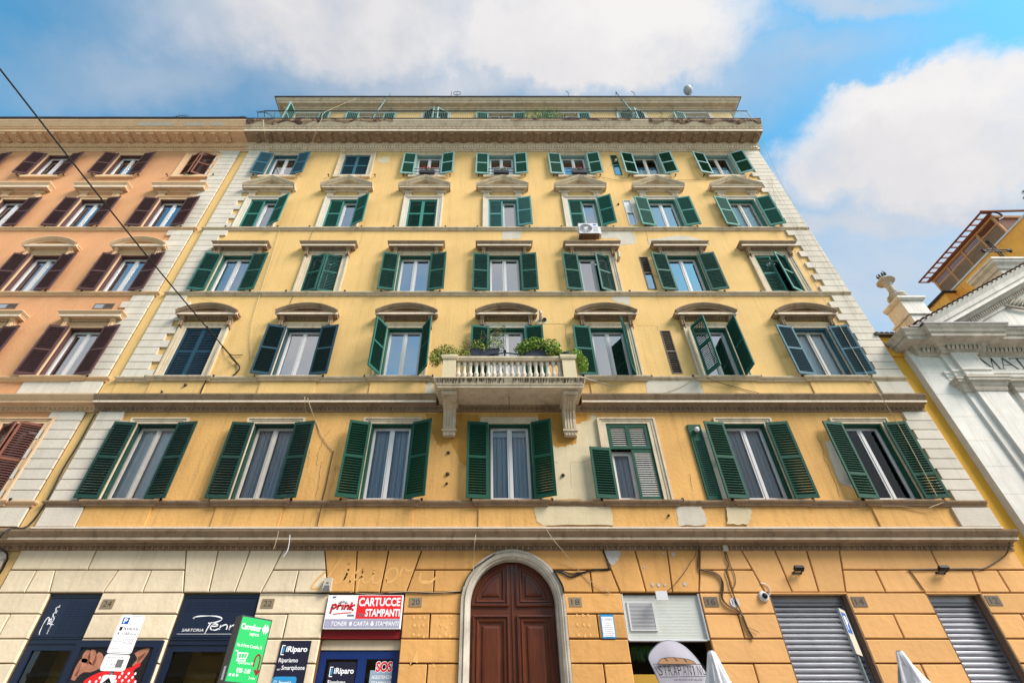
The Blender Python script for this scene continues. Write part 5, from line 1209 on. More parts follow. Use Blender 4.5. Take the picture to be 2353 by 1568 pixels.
# ------------------------------------------------------------------ ochre house squeezed between the yellow building and the church
oc = thing('house', 'narrow bright ochre house front between yellow building and white church', 'building', (12.5, 3, 0), local=False)
b = MB(); b.box(12.205, 12.78, .10, 6, .13, 12.02); b.build('wall', 'ochre_stucco', oc)
b = MB(); b.box(12.205, 12.78, .04, .10, 11.28, 12.05); b.build('fascia', 'ochre_stucco', oc)
patch(oc, [(12.3, 11.78), (12.46, 11.84), (12.55, 11.72), (12.5, 11.55), (12.34, 11.6)], 'grey_wood', y=.032, rag=.03, seed=3, th=.008)
def tiles(par, p0, p1, depth, n, m='terracotta', r=.09):
    """a row of barrel roof tiles from p0 to p1 running back by depth"""
    for i in range(n):
        a = Vector(p0).lerp(Vector(p1), (i + .5) / n); b = MB(); k = 6
        ra = [(r * math.cos(math.pi * j / k), r * .75 * math.sin(math.pi * j / k)) for j in range(k + 1)]
        s = len(b.v); d = Vector((0, depth, depth * .12))
        for (q, sc) in ((Vector((0, 0, 0)), 1), (d, .85)):
            for u, w in ra: b.v.append(tuple(a + q + Vector((u * sc, 0, w * sc))))
            for u, w in ra: b.v.append(tuple(a + q + Vector((u * sc * .78, 0, w * sc * .78 - .004))))
        kk = k + 1
        for j in range(k):
            b.f.append((s + j, s + j + 1, s + 2 * kk + j + 1, s + 2 * kk + j)); b.f.append((s + kk + j, s + kk + j + 1, s + j + 1, s + j)); b.m += [0, 0]
            b.f.append((s + kk + j + 1, s + kk + j, s + 3 * kk + j, s + 3 * kk + j + 1)); b.m.append(0)
        b.build('roof_tile', m, par)
tiles(oc, (12.1, -.10, 12.07), (12.9, -.10, 12.07), .5, 5)
b = MB(); b.box(12.1, 12.85, -.12, .5, 12.02, 12.06); b.build('eaves_board', 'grey_wood_dark', oc)
# ------------------------------------------------------------------ church
ch = thing('church', 'white travertine church front with carved pediment at right edge', 'church', (17, 3, 0), local=False)
CX0 = 12.72; D0 = -.10
b = MB(); b.box(CX0, 23, D0, .6, .13, 11.45); b.build('wall', 'travertine', ch)
b = MB(); rnd = random.Random(8)
for i in range(14):      # dressed slabs: narrow open joints
    z = .9 + i * .74
    b.box(CX0, 23, D0 - .0015, D0 + .01, z, z + .007)
b.build('slab_joints', 'travertine_old', ch, kind='stuff')
slope = .527
def rz(x): return 11.9 + slope * (x - 12.9)
b = MB(); b.prism([(12.85, 11.4), (23, 11.4), (23, rz(23) - .3), (12.85, rz(12.85) - .3)], D0 + .02, .6); b.build('tympanum', 'travertine', ch)
ENT = [(0, 11.13), (.05, 11.135), (.06, 11.19), (.10, 11.20), (.13, 11.24), (.14, 11.33), (.19, 11.36), (.22, 11.40), (.52, 11.41), (.53, 11.53), (.57, 11.54), (.60, 11.62), (.66, 11.70), (.67, 11.745), (0, 11.78)]
b = MB(); b.sweep(ENT, 12.98 + .03, 23, D0, .6, True, False); b.sweep([(o + .14 if o > 0 else 0, z + .003) for o, z in ENT], 13.75, 14.62, D0, D0, True, True)
en = b.build('entablature', 'travertine_old', ch)
b = MB(); b.box(13.0, 13.1, -.78, D0, 11.75, 11.78); b.sweep([(.67, 11.746), (.69, 11.75), (.69, 11.80), (0, 11.83)], 13.3, 23, D0, D0, True, False); b.sweep([(.81, 11.752), (.83, 11.756), (.83, 11.805), (0, 11.84)], 13.75, 14.62, D0, D0, True, True); b.build('lead_flashing', 'gutter_metal', ch)
b = MB()
for i in range(60):
    xx = 13.1 + i * .13; dd = .17 + (.14 if 13.62 < xx < 14.76 else 0); b.obox((xx, D0 - dd, 11.285), (.045, 0, .0), (0, -.02, .03), (.02, .0, .05))
b.build('leaf_moulding', 'travertine_old', ch, kind='stuff')
# raking cornice with dentils
def rake(q, o, x): return Vector((x, D0 - o, rz(x) + q))
b = MB(); prof = [(-.86, 0), (-.84, .05), (-.76, .06), (-.74, .10), (-.60, .11), (-.56, .16), (-.50, .20), (-.49, .50), (-.36, .51), (-.34, .56), (-.20, .60), (-.04, .70), (0, .72), (0.02, 0)]
xa, xb = 12.9, 23.0; n = len(b.v); k = len(prof)
for q, o in prof: b.v.append((xa - (o - .6) * .35, .5, rz(xa) + q))
for q, o in prof: b.v.append((xa - (o - .6) * .35, D0 - o, rz(xa - (o - .6) * .35) + q))
for q, o in prof: b.v.append((xb, D0 - o, rz(xb) + q))
for a in range(2):
    for i in range(k - 1): b.f.append((n + a * k + i, n + (a + 1) * k + i, n + (a + 1) * k + i + 1, n + a * k + i + 1)); b.m.append(0)
b.build('raking_cornice', 'travertine', ch)
b = MB()
for i in range(95):
    xx = 13.35 + i * .10; z = rz(xx); b.obox((xx, D0 - .14, z - .67), (.028, 0, .028 * slope), (0, -.04, 0), (0, 0, .055))
b.build('dentils', 'travertine_old', ch, kind='stuff')
for i in range(30): tiles(ch, (12.82 + i * .23, D0 - .74, rz(12.82 + i * .23) - .01), (13.05 + i * .23, D0 - .74, rz(13.05 + i * .23) - .01), .6, 1, r=.085)
b = MB(); n = 0
for x0_, x1_ in ((12.8, 23.0),): b.prism([(x0_, rz(x0_) - .25), (x1_, rz(x1_) - .25), (x1_, rz(x1_) + .0), (x0_, rz(x0_) + .0)], .5, 9)
b.build('roof', 'terracotta', ch)
# pilasters and capitals
def pil(x0, x1, d, blk=True):
    b = MB(); b.box(x0, x1, D0 - d, D0, .13, 9.86); b.build('pilaster', 'travertine', ch)
    CAP = [(0, 9.78), (.03, 9.79), (.05, 9.86), (.05, 9.90), (.10, 9.97), (.11, 10.04), (.17, 10.06), (.18, 10.14), (.20, 10.15), (.20, 10.20), (0, 10.22)]
    b = MB(); b.sweep([(o + d if o > 0 else 0, z) for o, z in CAP], x0 + d, x1 - d, D0, D0, True, True); b.build('capital', 'travertine_old', ch)
    if not blk: return
    b = MB(); b.sweep([(0, 10.24), (d, 10.245), (d, 10.34), (d + .03, 10.35), (d + .03, 10.48), (d + .07, 10.50), (d + .07, 10.56), (d, 10.565), (d, 11.08), (d + .04, 11.1), (d + .04, 11.14), (0, 11.15)], x0 + d + .05, x1 - d - .05, D0, D0, True, True); b.build('entablature_block', 'travertine', ch)
pil(13.55, 14.45, .07); pil(13.78, 14.62, .16); pil(14.95, 15.8, .12, False); pil(17.6, 18.5, .12, False)
b = MB(); b.sweep([(0, 10.25), (.02, 10.255), (.02, 10.34), (.04, 10.35), (.04, 10.46), (.07, 10.48), (.07, 10.54), (0, 10.55)], 13.4, 23, D0, D0, True, False); b.build('architrave', 'travertine', ch)
b = MB()
bar = lambda xa, za, xb, zb, w: stroke(b, [(xa, za), (xb, zb)], w, D0 - .004)
zb_, zt_ = 10.68, 11.07
x = 14.70; stroke(b, [(x + .02, zb_), (x + .06, zt_)], .022, D0 - .004); stroke(b, [(x + .06, zt_), (x + .235, zb_ + .01)], .055, D0 - .005); stroke(b, [(x + .235, zb_ + .01), (x + .40, zt_)], .022, D0 - .004); stroke(b, [(x + .40, zt_), (x + .44, zb_)], .055, D0 - .005)
for u in (.02, .44): stroke(b, [(x + u - .06, zb_), (x + u + .06, zb_)], .014, D0 - .0055)
for u in (.06, .40): stroke(b, [(x + u - .06, zt_), (x + u + .04, zt_)], .014, D0 - .0055)
x = 15.22; stroke(b, [(x + .02, zb_), (x + .22, zt_ + .01)], .022, D0 - .004); stroke(b, [(x + .22, zt_ + .01), (x + .44, zb_)], .055, D0 - .005); stroke(b, [(x + .10, zb_ + .14), (x + .34, zb_ + .14)], .018, D0 - .0055)
for u in (.02, .44): stroke(b, [(x + u - .06, zb_), (x + u + .06, zb_)], .014, D0 - .0055)
x = 15.62; stroke(b, [(x + .24, zb_), (x + .24, zt_)], .055, D0 - .004); stroke(b, [(x + .02, zt_), (x + .46, zt_)], .03, D0 - .005); stroke(b, [(x + .16, zb_), (x + .32, zb_)], .014, D0 - .0055); stroke(b, [(x + .025, zt_ - .06), (x + .025, zt_)], .016, D0 - .0055); stroke(b, [(x + .455, zt_ - .06), (x + .455, zt_)], .016, D0 - .0055)
b.build('inscription', 'black_print', ch)
b = MB()                                   # carved wing in the pediment
wb = at(2300, 707, D0); tip = at(2378, 688, D0)
for i in range(11):
    t = i / 10; a = Vector((wb.x + .06 + 1.5 * t, D0 - .02, wb.z + .04 + .15 * t * t)); l = .55 + .35 * t; ang = R(-10 - 70 * t)
    pts = [a + Vector((math.cos(R(35) - t * .3) * l * s * .9, -.05 * math.sin(s * 3), l * s * .75 * (1 - .25 * s))) for s in [j / 5 for j in range(6)]]
    b.tube(pts, [.03, .05, .055, .055, .05, .02], 6)
b.tube(smooth_pts([(wb.x, D0 - .04, wb.z + .12), (wb.x + .25, D0 - .06, wb.z - .0), (wb.x + .8, D0 - .06, wb.z - .12), (wb.x + 1.6, D0 - .05, wb.z - .1)], 4), .05, 6)
b.tube(smooth_pts([(wb.x, D0 - .05, wb.z + .10), (wb.x + .5, D0 - .08, wb.z + .42), (wb.x + 1.1, D0 - .1, wb.z + .85), (wb.x + 1.7, D0 - .08, wb.z + 1.0)], 4), .06, 6)
b.build('wing_relief', 'travertine_old', ch, smooth=True)
# pedestal and candle finial behind the rake
ped = MB(); px_, py__ = 14.42, .62
ped.box(px_ - .45, px_ + .45, py__ - .42, py__ + .42, 11.9, 13.15); ped.sweep([(0, 13.15), (.05, 13.16), (.05, 13.22), (-.02, 13.3)], px_ - .45, px_ + .45, py__ - .42, py__ + .42, True, True)
ped.box(px_ - .38, px_ + .38, py__ - .36, py__ + .36, 13.28, 13.86); ped.sweep([(0, 13.84), (.05, 13.86), (.10, 13.93), (.10, 14.0), (.05, 14.04), (0, 14.06)], px_ - .38, px_ + .38, py__ - .36, py__ + .36, True, True)
ped.face([(px_ - .38, py__ - .36, 14.055), (px_ + .38, py__ - .36, 14.055), (px_ + .38, py__ + .36, 14.055), (px_ - .38, py__ + .36, 14.055)]); pdm = ped.build('pedestal', 'travertine', ch)
f = MB(); f.lathe([(.16, 0), (.18, .05), (.12, .10), (.14, .14), (.27, .22), (.30, .30), (.27, .38), (.15, .44), (.12, .48), (.15, .50), (.15, .54), (.12, .56), (.11, .85), (.13, .88), (.13, .91), (.12, .96), (.16, 1.02), (.29, 1.08), (.30, 1.11), (.16, 1.13), (.13, 1.17), (.13, 1.30), (.09, 1.34)], (px_, py__, 14.06), 20)
fi = f.build('candle_finial', 'travertine_old', pdm, smooth=False)
f = MB(); rnd = random.Random(2)
for i in range(9):
    t = 6.28 * i / 9; f.tube([(px_ + .08 * math.cos(t), py__ + .08 * math.sin(t), 15.36), (px_ + .15 * math.cos(t), py__ + .15 * math.sin(t), 15.45 + rnd.uniform(0, .08)), (px_ + .11 * math.cos(t), py__ + .11 * math.sin(t), 15.56 + rnd.uniform(-.06, .08))], [.03, .025, .006], 4)
f.build('flame', 'iron', pdm)
f = MB(); f.prism([(12.9, 11.6), (13.9, 11.6), (13.9, 12.7), (13.75, 12.75), (13.0, 12.0)], 1.2, 2.0); f.build('gable_shoulder', 'travertine', ch)
f = MB(); f.tube([(12.0, 1.0, 12.75), (13.1, .9, 12.75), (13.25, .8, 12.3)], .022, 5); f.build('pipe', 'lattice_mesh', ch)
# apex pedestal with an iron cross
cb = at(2300, 640, .8); f = MB(); f.box(cb.x - .35, cb.x + 1.6, .4, 1.4, cb.z - 1.2, cb.z + .05); f.sweep([(0, cb.z + .05), (.06, cb.z + .07), (.10, cb.z + .2), (.2, cb.z + .28), (.22, cb.z + .36), (.26, cb.z + .38), (.26, cb.z + .46), (0, cb.z + .5)], cb.x - .35, cb.x + 1.6, .4, 1.4, True, True)
ap = f.build('pedestal', 'travertine', ch)
cbase = at(2296, 582, .7); ct = at(2262, 548, .7); f = MB(); v = Vector((0, 0, 1)); base = Vector((cbase.x + .0, .7, cb.z + .48)); top = base + v * 1.45; mid = base + v * 1.0
for s_ in (-.05, .05): f.tube([base + Vector((s_, 0, 0)), base + Vector((s_, 0, 1.45))], .022, 5); f.tube([mid + Vector((-.42, 0, s_)), mid + Vector((.42, 0, s_))], .022, 5)
for c_, ax in ((top, (0, 1)), (mid + Vector((-.42, 0, 0)), (-1, 0)), (mid + Vector((.42, 0, 0)), (1, 0))):
    for q in (-1, 0, 1):
        d = Vector((ax[0] + q * .6 * (1 - abs(ax[0])), 0, ax[1] + q * .6 * (1 - abs(ax[1])))).normalized(); f.tube([c_, c_ + d * .14], [.03, .05], 5)
for i in range(12):
    t = 6.28 * (i + .5) / 12; f.tube([mid, mid + Vector((math.cos(t) * .34, 0, math.sin(t) * .34))], [.02, .005], 4)
f.build('iron_cross', 'iron', ap)
# ------------------------------------------------------------------ ochre building with lattice terrace behind the church
rb = thing('apartment_building', 'ochre building with brown lattice roof terrace rising behind the church', 'building', (28, 8, 0), local=False)
RX = 24.0; Zc = 20.55
def rt(px, py, X=RX):
    r = ray(px, py); k = X / r.x; return Vector((X, -DIST + r.y * k, EYE + r.z * k))
f = MB(); f.box(RX, RX + 12, -1.5, 7.0, .1, Zc); f.build('wall', 'rear_stucco', rb)
f = MB(); f.box(RX - .06, RX + .10, -1.5, 7.02, Zc, Zc + .09); f.box(RX, RX + 12, -1.5, 7.0, Zc, Zc + .05); f.build('coping', 'pvc', rb)
f = MB(); f.box(RX - .6, RX - .005, 6.3, 9.0, 10, Zc - .2); f.build('wing_wall', 'rear_stucco', rb)
f = MB(); f.box(RX - .68, RX + .0, 6.2, 9.1, Zc - .19, Zc - .12); f.tube([(RX - .7, 6.2, Zc - .2), (RX - .75, 9.2, Zc - .2)], .07, 8); f.build('gutter', 'gutter_metal', rb)
pg = MB(); y0, y1, zt = 2.7, 6.8, 21.75
for yy in (y0, 3.7, 4.75, 5.8, y1): pg.box(RX + .0, RX + .09, yy - .045, yy + .045, Zc + .09, zt)
pg.box(RX + .01, RX + .08, y0, y1, zt - .42, zt - .35); pg.box(RX - .02, RX + .10, y0 - .1, y1 + .1, zt, zt + .14)
for xx in (RX + 1.2, RX + 2.4, RX + 4): pg.box(xx, xx + .09, y0 - .04, y0 + .04, Zc + .06, zt)
pg.box(RX + .10, RX + 4.2, y0 - .06, y0 + .06, zt, zt + .14)
pgo = pg.build('pergola_frame', 'lattice_wood', rb)
lt = MB()
def lat(p0, du, dv, nu, nv, w=.02):
    for i in range(1, nu): a = p0 + du * (i / nu); lt.obox(a + dv * .5, du.normalized() * w, dv * .5, Vector((du.y, du.x, 0)).normalized() * .006)
    for j in range(1, nv): a = p0 + dv * (j / nv); lt.obox(a + du * .5, du * .5, dv.normalized() * w, Vector((du.y, du.x, 0)).normalized() * .006)
lat(Vector((RX + .045, y0, Zc + .09)), Vector((0, y1 - y0, 0)), Vector((0, 0, zt - .42 - Zc - .09)), 52, 17)
lt.build('lattice', 'lattice_mesh', pgo, kind='stuff'); lt = MB()
lat(Vector((RX + .045, y0, zt - .35)), Vector((0, y1 - y0, 0)), Vector((0, 0, .35)), 46, 5)
lat(Vector((RX + .1, y0, Zc + .1)), Vector((4, 0, 0)), Vector((0, 0, zt - Zc - .1)), 40, 19)
lt.build('lattice', 'beam_rust', pgo, kind='stuff')
f = MB(); f.tube([(RX - .5, y0 - .2, zt + .22), (RX - .5, y1 + .3, zt + .22)], .05, 6); f.tube([(RX - .05, y0 - .1, zt + .18), (RX - .05, y1 + .2, zt + .18)], .09, 6)
for i in range(14):
    yy = y0 - .15 + (y1 - y0 + .4) * i / 13; f.obox((RX - .25, yy, zt + .2), (.26, 0, 0), (0, .03, 0), (0, 0, .04))
f.tube([(RX - .5, y0 - .2, zt + .25), (RX + 4.4, y0 - .3, zt + .3)], .06, 6); f.build('pergola_rafters', 'beam_rust', rb)
f = MB(); f.box(RX + .3, RX + 4.2, y0 + .1, y0 + 1.2, zt + .16, zt + .24); f.build('terrace_awning', 'grey_wood', rb)
f = MB(); f.tube(smooth_pts([(RX - .3, y0 - .12, zt + .3), (RX + .2, y0 - .2, zt + .2), (RX + .3, y0 - .2, zt - .15), (RX + .0, y0 - .15, zt - .35)], 4), .05, 6); f.build('downpipe', 'gutter_metal', rb)
# palm on the terrace
pc = rt(2424, 448, 25.5); pal = thing('palm_tree', 'palm tree fronds reaching over the lattice terrace at right edge', 'palm', (pc.x, pc.y, 20.6), local=False)
f = MB(); f.tube([(pc.x + .2, pc.y, 20.6), (pc.x + .1, pc.y, (pc.z + 20.6) / 2), (pc.x, pc.y, pc.z)], [.22, .2, .18], 9); f.build('trunk', 'grey_wood', pal)
rnd = random.Random(12)
for i in range(20):
    az = 6.28 * i / 20 + rnd.uniform(-.1, .1); el = rnd.uniform(-.1, 1.1); ln = rnd.uniform(1.3, 1.75); f = MB(); pts = []
    for j in range(9):
        s = j / 8; hr_ = s * ln * math.cos(el) ; pts.append(Vector((pc.x + math.cos(az) * hr_, pc.y + math.sin(az) * hr_, pc.z + ln * (s * math.sin(el) - .45 * s * s))))
    f.tube(pts, [.02 * (1 - .08 * j) for j in range(9)], 4)
    for j in range(26):
        s = .12 + .88 * j / 26; a = pts[int(s * 8)].lerp(pts[min(8, int(s * 8) + 1)], s * 8 % 1); t = (pts[min(8, int(s * 8) + 1)] - pts[int(s * 8)]).normalized() if int(s * 8) < 8 else (pts[8] - pts[7]).normalized()
        sd = t.cross(Vector((0, 0, 1))).normalized()
        for q in (-1, 1):
            l = .42 * math.sin(math.pi * (.15 + .8 * s)); e = a + t * l * .7 + sd * q * l * .6 - Vector((0, 0, l * .25)); f.face([a - t * .015, a + t * .02, e])
    f.build('frond', 'palm_leaf', pal)
# ------------------------------------------------------------------ house across the street (seen in shop glass; kept low to let light into the street)
fb = thing('apartment_building', 'cream two-storey house across the street behind the viewer, mirrored in shop glass', 'building', (0, -27, 0), local=False)
f = MB(); f.box(-26, 26, -32, -22.0, .1, 9.4); f.build('wall', 'facing_stucco', fb)
f = MB(); f.box(-26.4, 26.4, -32, -21.4, 9.42, 10.0); f.build('top_cornice', 'facing_trim', fb)
f = MB()
for z in (5.6,): f.box(-26, 26, -22.0, -21.82, z, z + .22)
f.build('string_course', 'facing_trim', fb)
wm = MB(); wm.box(-.58, .58, 0, .03, 0, 2.0); wmm = wm.mesh('window', 'grey_wood_dark')
sm = MB(); sm.box(-.78, -.58, -.0, .10, -.1, 2.2); sm.box(.58, .78, 0, .10, -.1, 2.2); sm.box(-.58, .58, 0, .10, 2.0, 2.3); smm = sm.mesh('window_surround', 'facing_trim')
for r in range(2):
    for i in range(15):
        p = (-22.4 + i * 3.2, -21.995, 2.2 + r * 3.9 + (.6 if r else 0)); link('window', wmm, fb, p); link('window_surround', smm, fb, p)
b = MB(); rnd = random.Random(77)
for i in range(9): foliage(b, (rnd.uniform(-14, 14), -21.7, 10.3), (1.2, .5, .6), 160, .13, rnd)
b.build('roof_planting', 'leaf_dark', fb, kind='stuff')
# ------------------------------------------------------------------ house numbers
def plaque(n, x, y, num, label, m='marble_plaque', w=.27, h=.185):
    c = G(n, x, y, -.03); t = thing('house_number_plaque', label, 'house number', (c.x, -.03, c.z - h / 2), group='marble house number plaques', local=False)
    b = MB(); b.box(c.x - w / 2, c.x + w / 2, -.040, -.0305, c.z - h / 2, c.z + h / 2); b.build('slab', m, t)
    b = MB(); wd = .11 if len(num) > 1 else .06; letters(b, num, c.x - wd * .8, c.x + wd * .8, c.z - h * .30, c.z + h * .30, -.0415, bold=-.004); b.build('numerals', 'engraving', t)
plaque(0, 1155, 720, '24', 'brown marble plaque with number 24 right of the narrow navy shop panel', 'marble_plaque')
plaque(1, 675, 715, '22', 'marble plaque with number 22 between navy tailor panel and printer shop sign')
plaque(1, 2260, 700, '20', 'marble plaque with number 20 between printer shop sign and arched door')
plaque(2, 1777, 700, '18', 'marble plaque with number 18 just right of the arched door')
plaque(3, 1350, 698, '16', 'worn brown plaque with number 16 beside the oval number tile', 'marble_plaque_grey', .3, .2)
plaque(4, 585, 697, '14', 'grey plaque with number 14 right of the wider roller shutter', 'marble_plaque_grey', .3, .2)
plaque(4, 2025, 685, '12', 'grey plaque with number 12 right of the rightmost roller shutter', 'marble_plaque_grey', .3, .2)
c = G(3, 1600, 705, -.03); t = thing('house_number_tile', 'white oval ceramic tile with black number 16 under brown cables', 'house number', (c.x, -.03, c.z - .09), local=False)
b = MB(); k = 18; b.prism([(c.x + .095 * math.cos(6.2832 * i / k), c.z + .10 * math.sin(6.2832 * i / k)) for i in range(k)], -.045, -.0305); b.build('tile', 'plastic_white', t)
b = MB(); letters(b, '16', c.x - .055, c.x + .055, c.z - .05, c.z + .05, -.0465); b.build('numerals', 'black_print', t)
# ------------------------------------------------------------------ tailor shop lettering (flat print on the navy panels)
def script_penna(fn, w):
    """hand-drawn word in unit coordinates mapped by fn"""
    S_ = [[(.02, .86), (.0, .90), (.03, .95), (.15, 1.0), (.42, 1.0), (.58, .88), (.55, .72), (.42, .62), (.34, .60)], [(.40, .66), (.36, .40), (.33, .0)], [(.40, .42), (.52, .44), (.54, .52), (.47, .56), (.41, .42), (.43, .26), (.52, .22), (.58, .30)],
          [(.60, .50), (.60, .26), (.62, .42), (.70, .52), (.74, .44), (.74, .26)], [(.80, .50), (.80, .26), (.82, .42), (.90, .52), (.94, .44), (.94, .26), (1.0, .30)]]
    return [[fn(*p) for p in smooth_pts(s_, 5)] for s_ in S_]
pl = thing('shop_sign', 'wide navy tailor shop panel with white script name above the second shop window', 'sign', ((OPS['b'][0] + OPS['b'][1]) / 2, .04, 3.62), local=False)
xa, xb = OPS['b']; b = MB(); b.box(xa + .03, xb - .03, .038, .049, 3.74, 4.48); b.build('panel', 'navy_shop', pl)
b = MB(); o0 = GX(1, -180, 1030, .04); o1 = GX(1, 275, 845, .04)
for s_ in script_penna(lambda u, v: (xa + .36 + u * 1.05, 3.80 + v * .34), 1): stroke(b, s_, [.010 + .016 * abs(math.sin(i * .35)) for i in range(len(s_))], .036)
letters(b, 'a', xb - .26, xb - .10, 3.885, 3.99, .036, bold=.01)
letters(b, 'SARTORIA', xa + .20, xa + .66, 3.845, 3.90, .036, shear=.15); stroke(b, [(xa + .12, 3.80), (xb - .08, 3.80)], .006, .0355); b.build('lettering', 'white_print', pl)
for i in range(4): b = MB(); letters(b, 'SARTORIA PENNA SARTORIA PENNA SARTORIA', xa + .12, xb - .12, 4.22 + i * .052, 4.25 + i * .052, .0372, shear=.2); b.build('print_line', 'navy_print', pl)
pl = thing('shop_sign', 'narrow navy tailor shop panel with white script name running upwards', 'sign', ((OPS['a'][0] + OPS['a'][1]) / 2, .04, 3.64), local=False)
xa, xb = OPS['a']; b = MB(); b.box(xa + .03, xb - .03, .038, .049, 3.75, 4.48); b.build('panel', 'navy_shop', pl)
b = MB()
for s_ in script_penna(lambda u, v: (xa + .36 - v * .22, 3.79 + u * .56), 1): stroke(b, s_, [.008 + .012 * abs(math.sin(i * .35)) for i in range(len(s_))], .036)
letters(b, 'SARTORIA', 3.80, 4.02, -(xa + .33), -(xa + .30), .036, fn=lambda x, y, z: (-z, y, x)); b.build('lettering', 'white_print', pl)
for i in range(14): b = MB(); letters(b, 'SARTORIA PENNA SARTORIA', xa + .46, xb - .08, 3.80 + i * .046, 3.825 + i * .046, .0372, shear=.2); b.build('print_line', 'navy_print', pl)
# photo poster in a navy frame between the two shop windows
fx0, fx1 = G(0, 845, 1112, -.1).x, G(0, 1755, 1105, -.1).x; fzt = G(0, 1300, 1108, -.1).z
ps = thing('poster_frame', 'navy frame holding a dark photo of hands sewing red dotted fabric', 'poster', ((fx0 + fx1) / 2, -.07, 1.2), local=False)
b = MB(); b.box(fx0, fx0 + .13, -.13, -.04, 1.2, fzt); b.box(fx1 - .13, fx1, -.13, -.04, 1.2, fzt); b.box(fx0 + .13, fx1 - .13, -.13, -.04, fzt - .13, fzt); b.box(fx0 + .13, fx1 - .13, -.13, -.04, 1.2, 1.33); b.build('frame', 'navy_shop', ps)
b = MB(); b.box(fx0 + .13, fx1 - .13, -.10, -.04, 1.33, fzt - .13); b.build('photo_print', 'photo_dark_print', ps)
def ppoly(name, pts, m, y, n=0, sm=True):
    q = [GX(n, x_, y_, y) for x_, y_ in pts]
    if sm: q = smooth_pts(q + [q[0]], 3)[:-1]
    b = MB(); b.face([(x_, y, z_) for x_, z_ in q]); return b.build(name, m, ps)
ppoly('hand_print', [(880, 1340), (950, 1260), (1050, 1260), (1095, 1320), (1085, 1390), (1000, 1440), (900, 1440)], 'skin_print', -.1008)
for q in ([(760, 1530), (800, 1420), (850, 1330), (900, 1300), (960, 1330), (1000, 1400), (980, 1450), (900, 1450), (830, 1500), (800, 1540)], [(870, 1340), (890, 1260), (930, 1215), (965, 1225), (960, 1290), (930, 1350)], [(940, 1330), (955, 1250), (985, 1210), (1025, 1220), (1030, 1280), (1000, 1350), (970, 1370)], [(1000, 1360), (1030, 1280), (1060, 1235), (1100, 1260), (1110, 1320), (1085, 1390), (1040, 1400)],
          [(1440, 1250), (1500, 1215), (1600, 1190), (1580, 1250), (1545, 1300), (1490, 1370), (1440, 1400), (1420, 1370), (1470, 1310)]): ppoly('hand_print', q, 'skin_print', -.1015)
for q in ([(925, 1350), (950, 1300), (962, 1240), (968, 1300), (945, 1365)], [(985, 1370), (1015, 1300), (1030, 1250), (1034, 1310), (1005, 1380)], [(800, 1480), (850, 1400), (870, 1350), (850, 1430), (820, 1500)], [(1480, 1290), (1560, 1240), (1540, 1280), (1470, 1350)]): ppoly('hand_shadow_print', q, 'skin_shade_print', -.1025)
ppoly('fabric_print', [(895, 1600), (900, 1545), (1000, 1480), (1110, 1440), (1250, 1425), (1400, 1400), (1490, 1345), (1500, 1385), (1430, 1440), (1410, 1600)], 'red_print', -.103)
ppoly('cuff_print', [(1070, 1400), (1150, 1350), (1250, 1330), (1270, 1400), (1180, 1440), (1110, 1440)], 'blue_print', -.1022)
rnd = random.Random(1)
for i in range(8):
    for j in range(5):
        x_ = 930 + i * 70 + (j % 2) * 30; y_ = 1590 - j * 42 + rnd.uniform(-8, 8)
        if y_ < 1500 - (x_ - 930) * .25 + 40: continue
        q = GX(0, x_, y_, -.104); 
        if q[0] < fx0 + .16: continue
        b = MB(); disc(b, q[0], q[1], .022, .026, -.104, 8); b.build('dot_print', 'white_print', ps)
# ------------------------------------------------------------------ parking sign on its pole (left)
def sgn(name, label, cat, x, y, rot): return thing(name, label, cat, (x, y, .13), (0, 0, rot))
pc_ = at(291, 1455, -3.2); D_ = -3.2
zt, zb = at(316, 1412, D_).z - .13, at(288, 1500, D_).z - .13
t = sgn('parking_sign', 'white parking tariff sign with blue P square on grey pole', 'sign', pc_.x, D_, R(14))
hw = .168
def plate(b, x0, x1, z0, z1, y0, y1, r=.025):
    pts = []
    for cx, cz, a in ((x1 - r, z0 + r, -90), (x1 - r, z1 - r, 0), (x0 + r, z1 - r, 90), (x0 + r, z0 + r, 180)): pts += [(cx + r * math.cos(R(a + 30 * i)), cz + r * math.sin(R(a + 30 * i))) for i in range(4)]
    b.prism(pts, y0, y1)
def outline(b, x0, x1, z0, z1, w, y):
    rect(b, x0, x1, z0, z0 + w, y); rect(b, x0, x1, z1 - w, z1, y); rect(b, x0, x0 + w, z0 + w, z1 - w, y); rect(b, x1 - w, x1, z0 + w, z1 - w, y)
b = MB(); b.tube([(0, .03, 0), (0, .03, zt - .05)], .03, 8); b.build('pole', 'pole_grey', t)
b = MB(); plate(b, -hw, hw, zb, zt, -.012, -.0); p1 = b.build('plate', 'white_print', t)
hh = zt - zb; V = lambda f_: zb + hh * f_
b = MB(); outline(b, -hw + .008, hw - .008, zb + .012, zt - .012, .005, -.0125)
letters(b, '8.00-20.00', -.02, hw - .03, V(.60), V(.665), -.0125, bold=.02); letters(b, '€ 1.00/ora', -.13, hw - .035, V(.47), V(.55), -.0125, bold=.01)
letters(b, 'accetta', -.14, -.04, V(.35), V(.385), -.0125); letters(b, 'autorizzati', -.14, -.02, V(.28), V(.32), -.0125); letters(b, 'pagamento telematico', -.14, .12, V(.10), V(.14), -.0125)
outline(b, .0, .065, V(.25), V(.38), .003, -.0125); outline(b, .07, .135, V(.25), V(.38), .003, -.0125); letters(b, 'XIV', .008, .057, V(.31), V(.36), -.0125); letters(b, 'XXII', .078, .127, V(.31), V(.36), -.0125); letters(b, 'Borgo', .008, .057, V(.26), V(.295), -.0125); letters(b, 'Prati', .078, .127, V(.26), V(.295), -.0125)
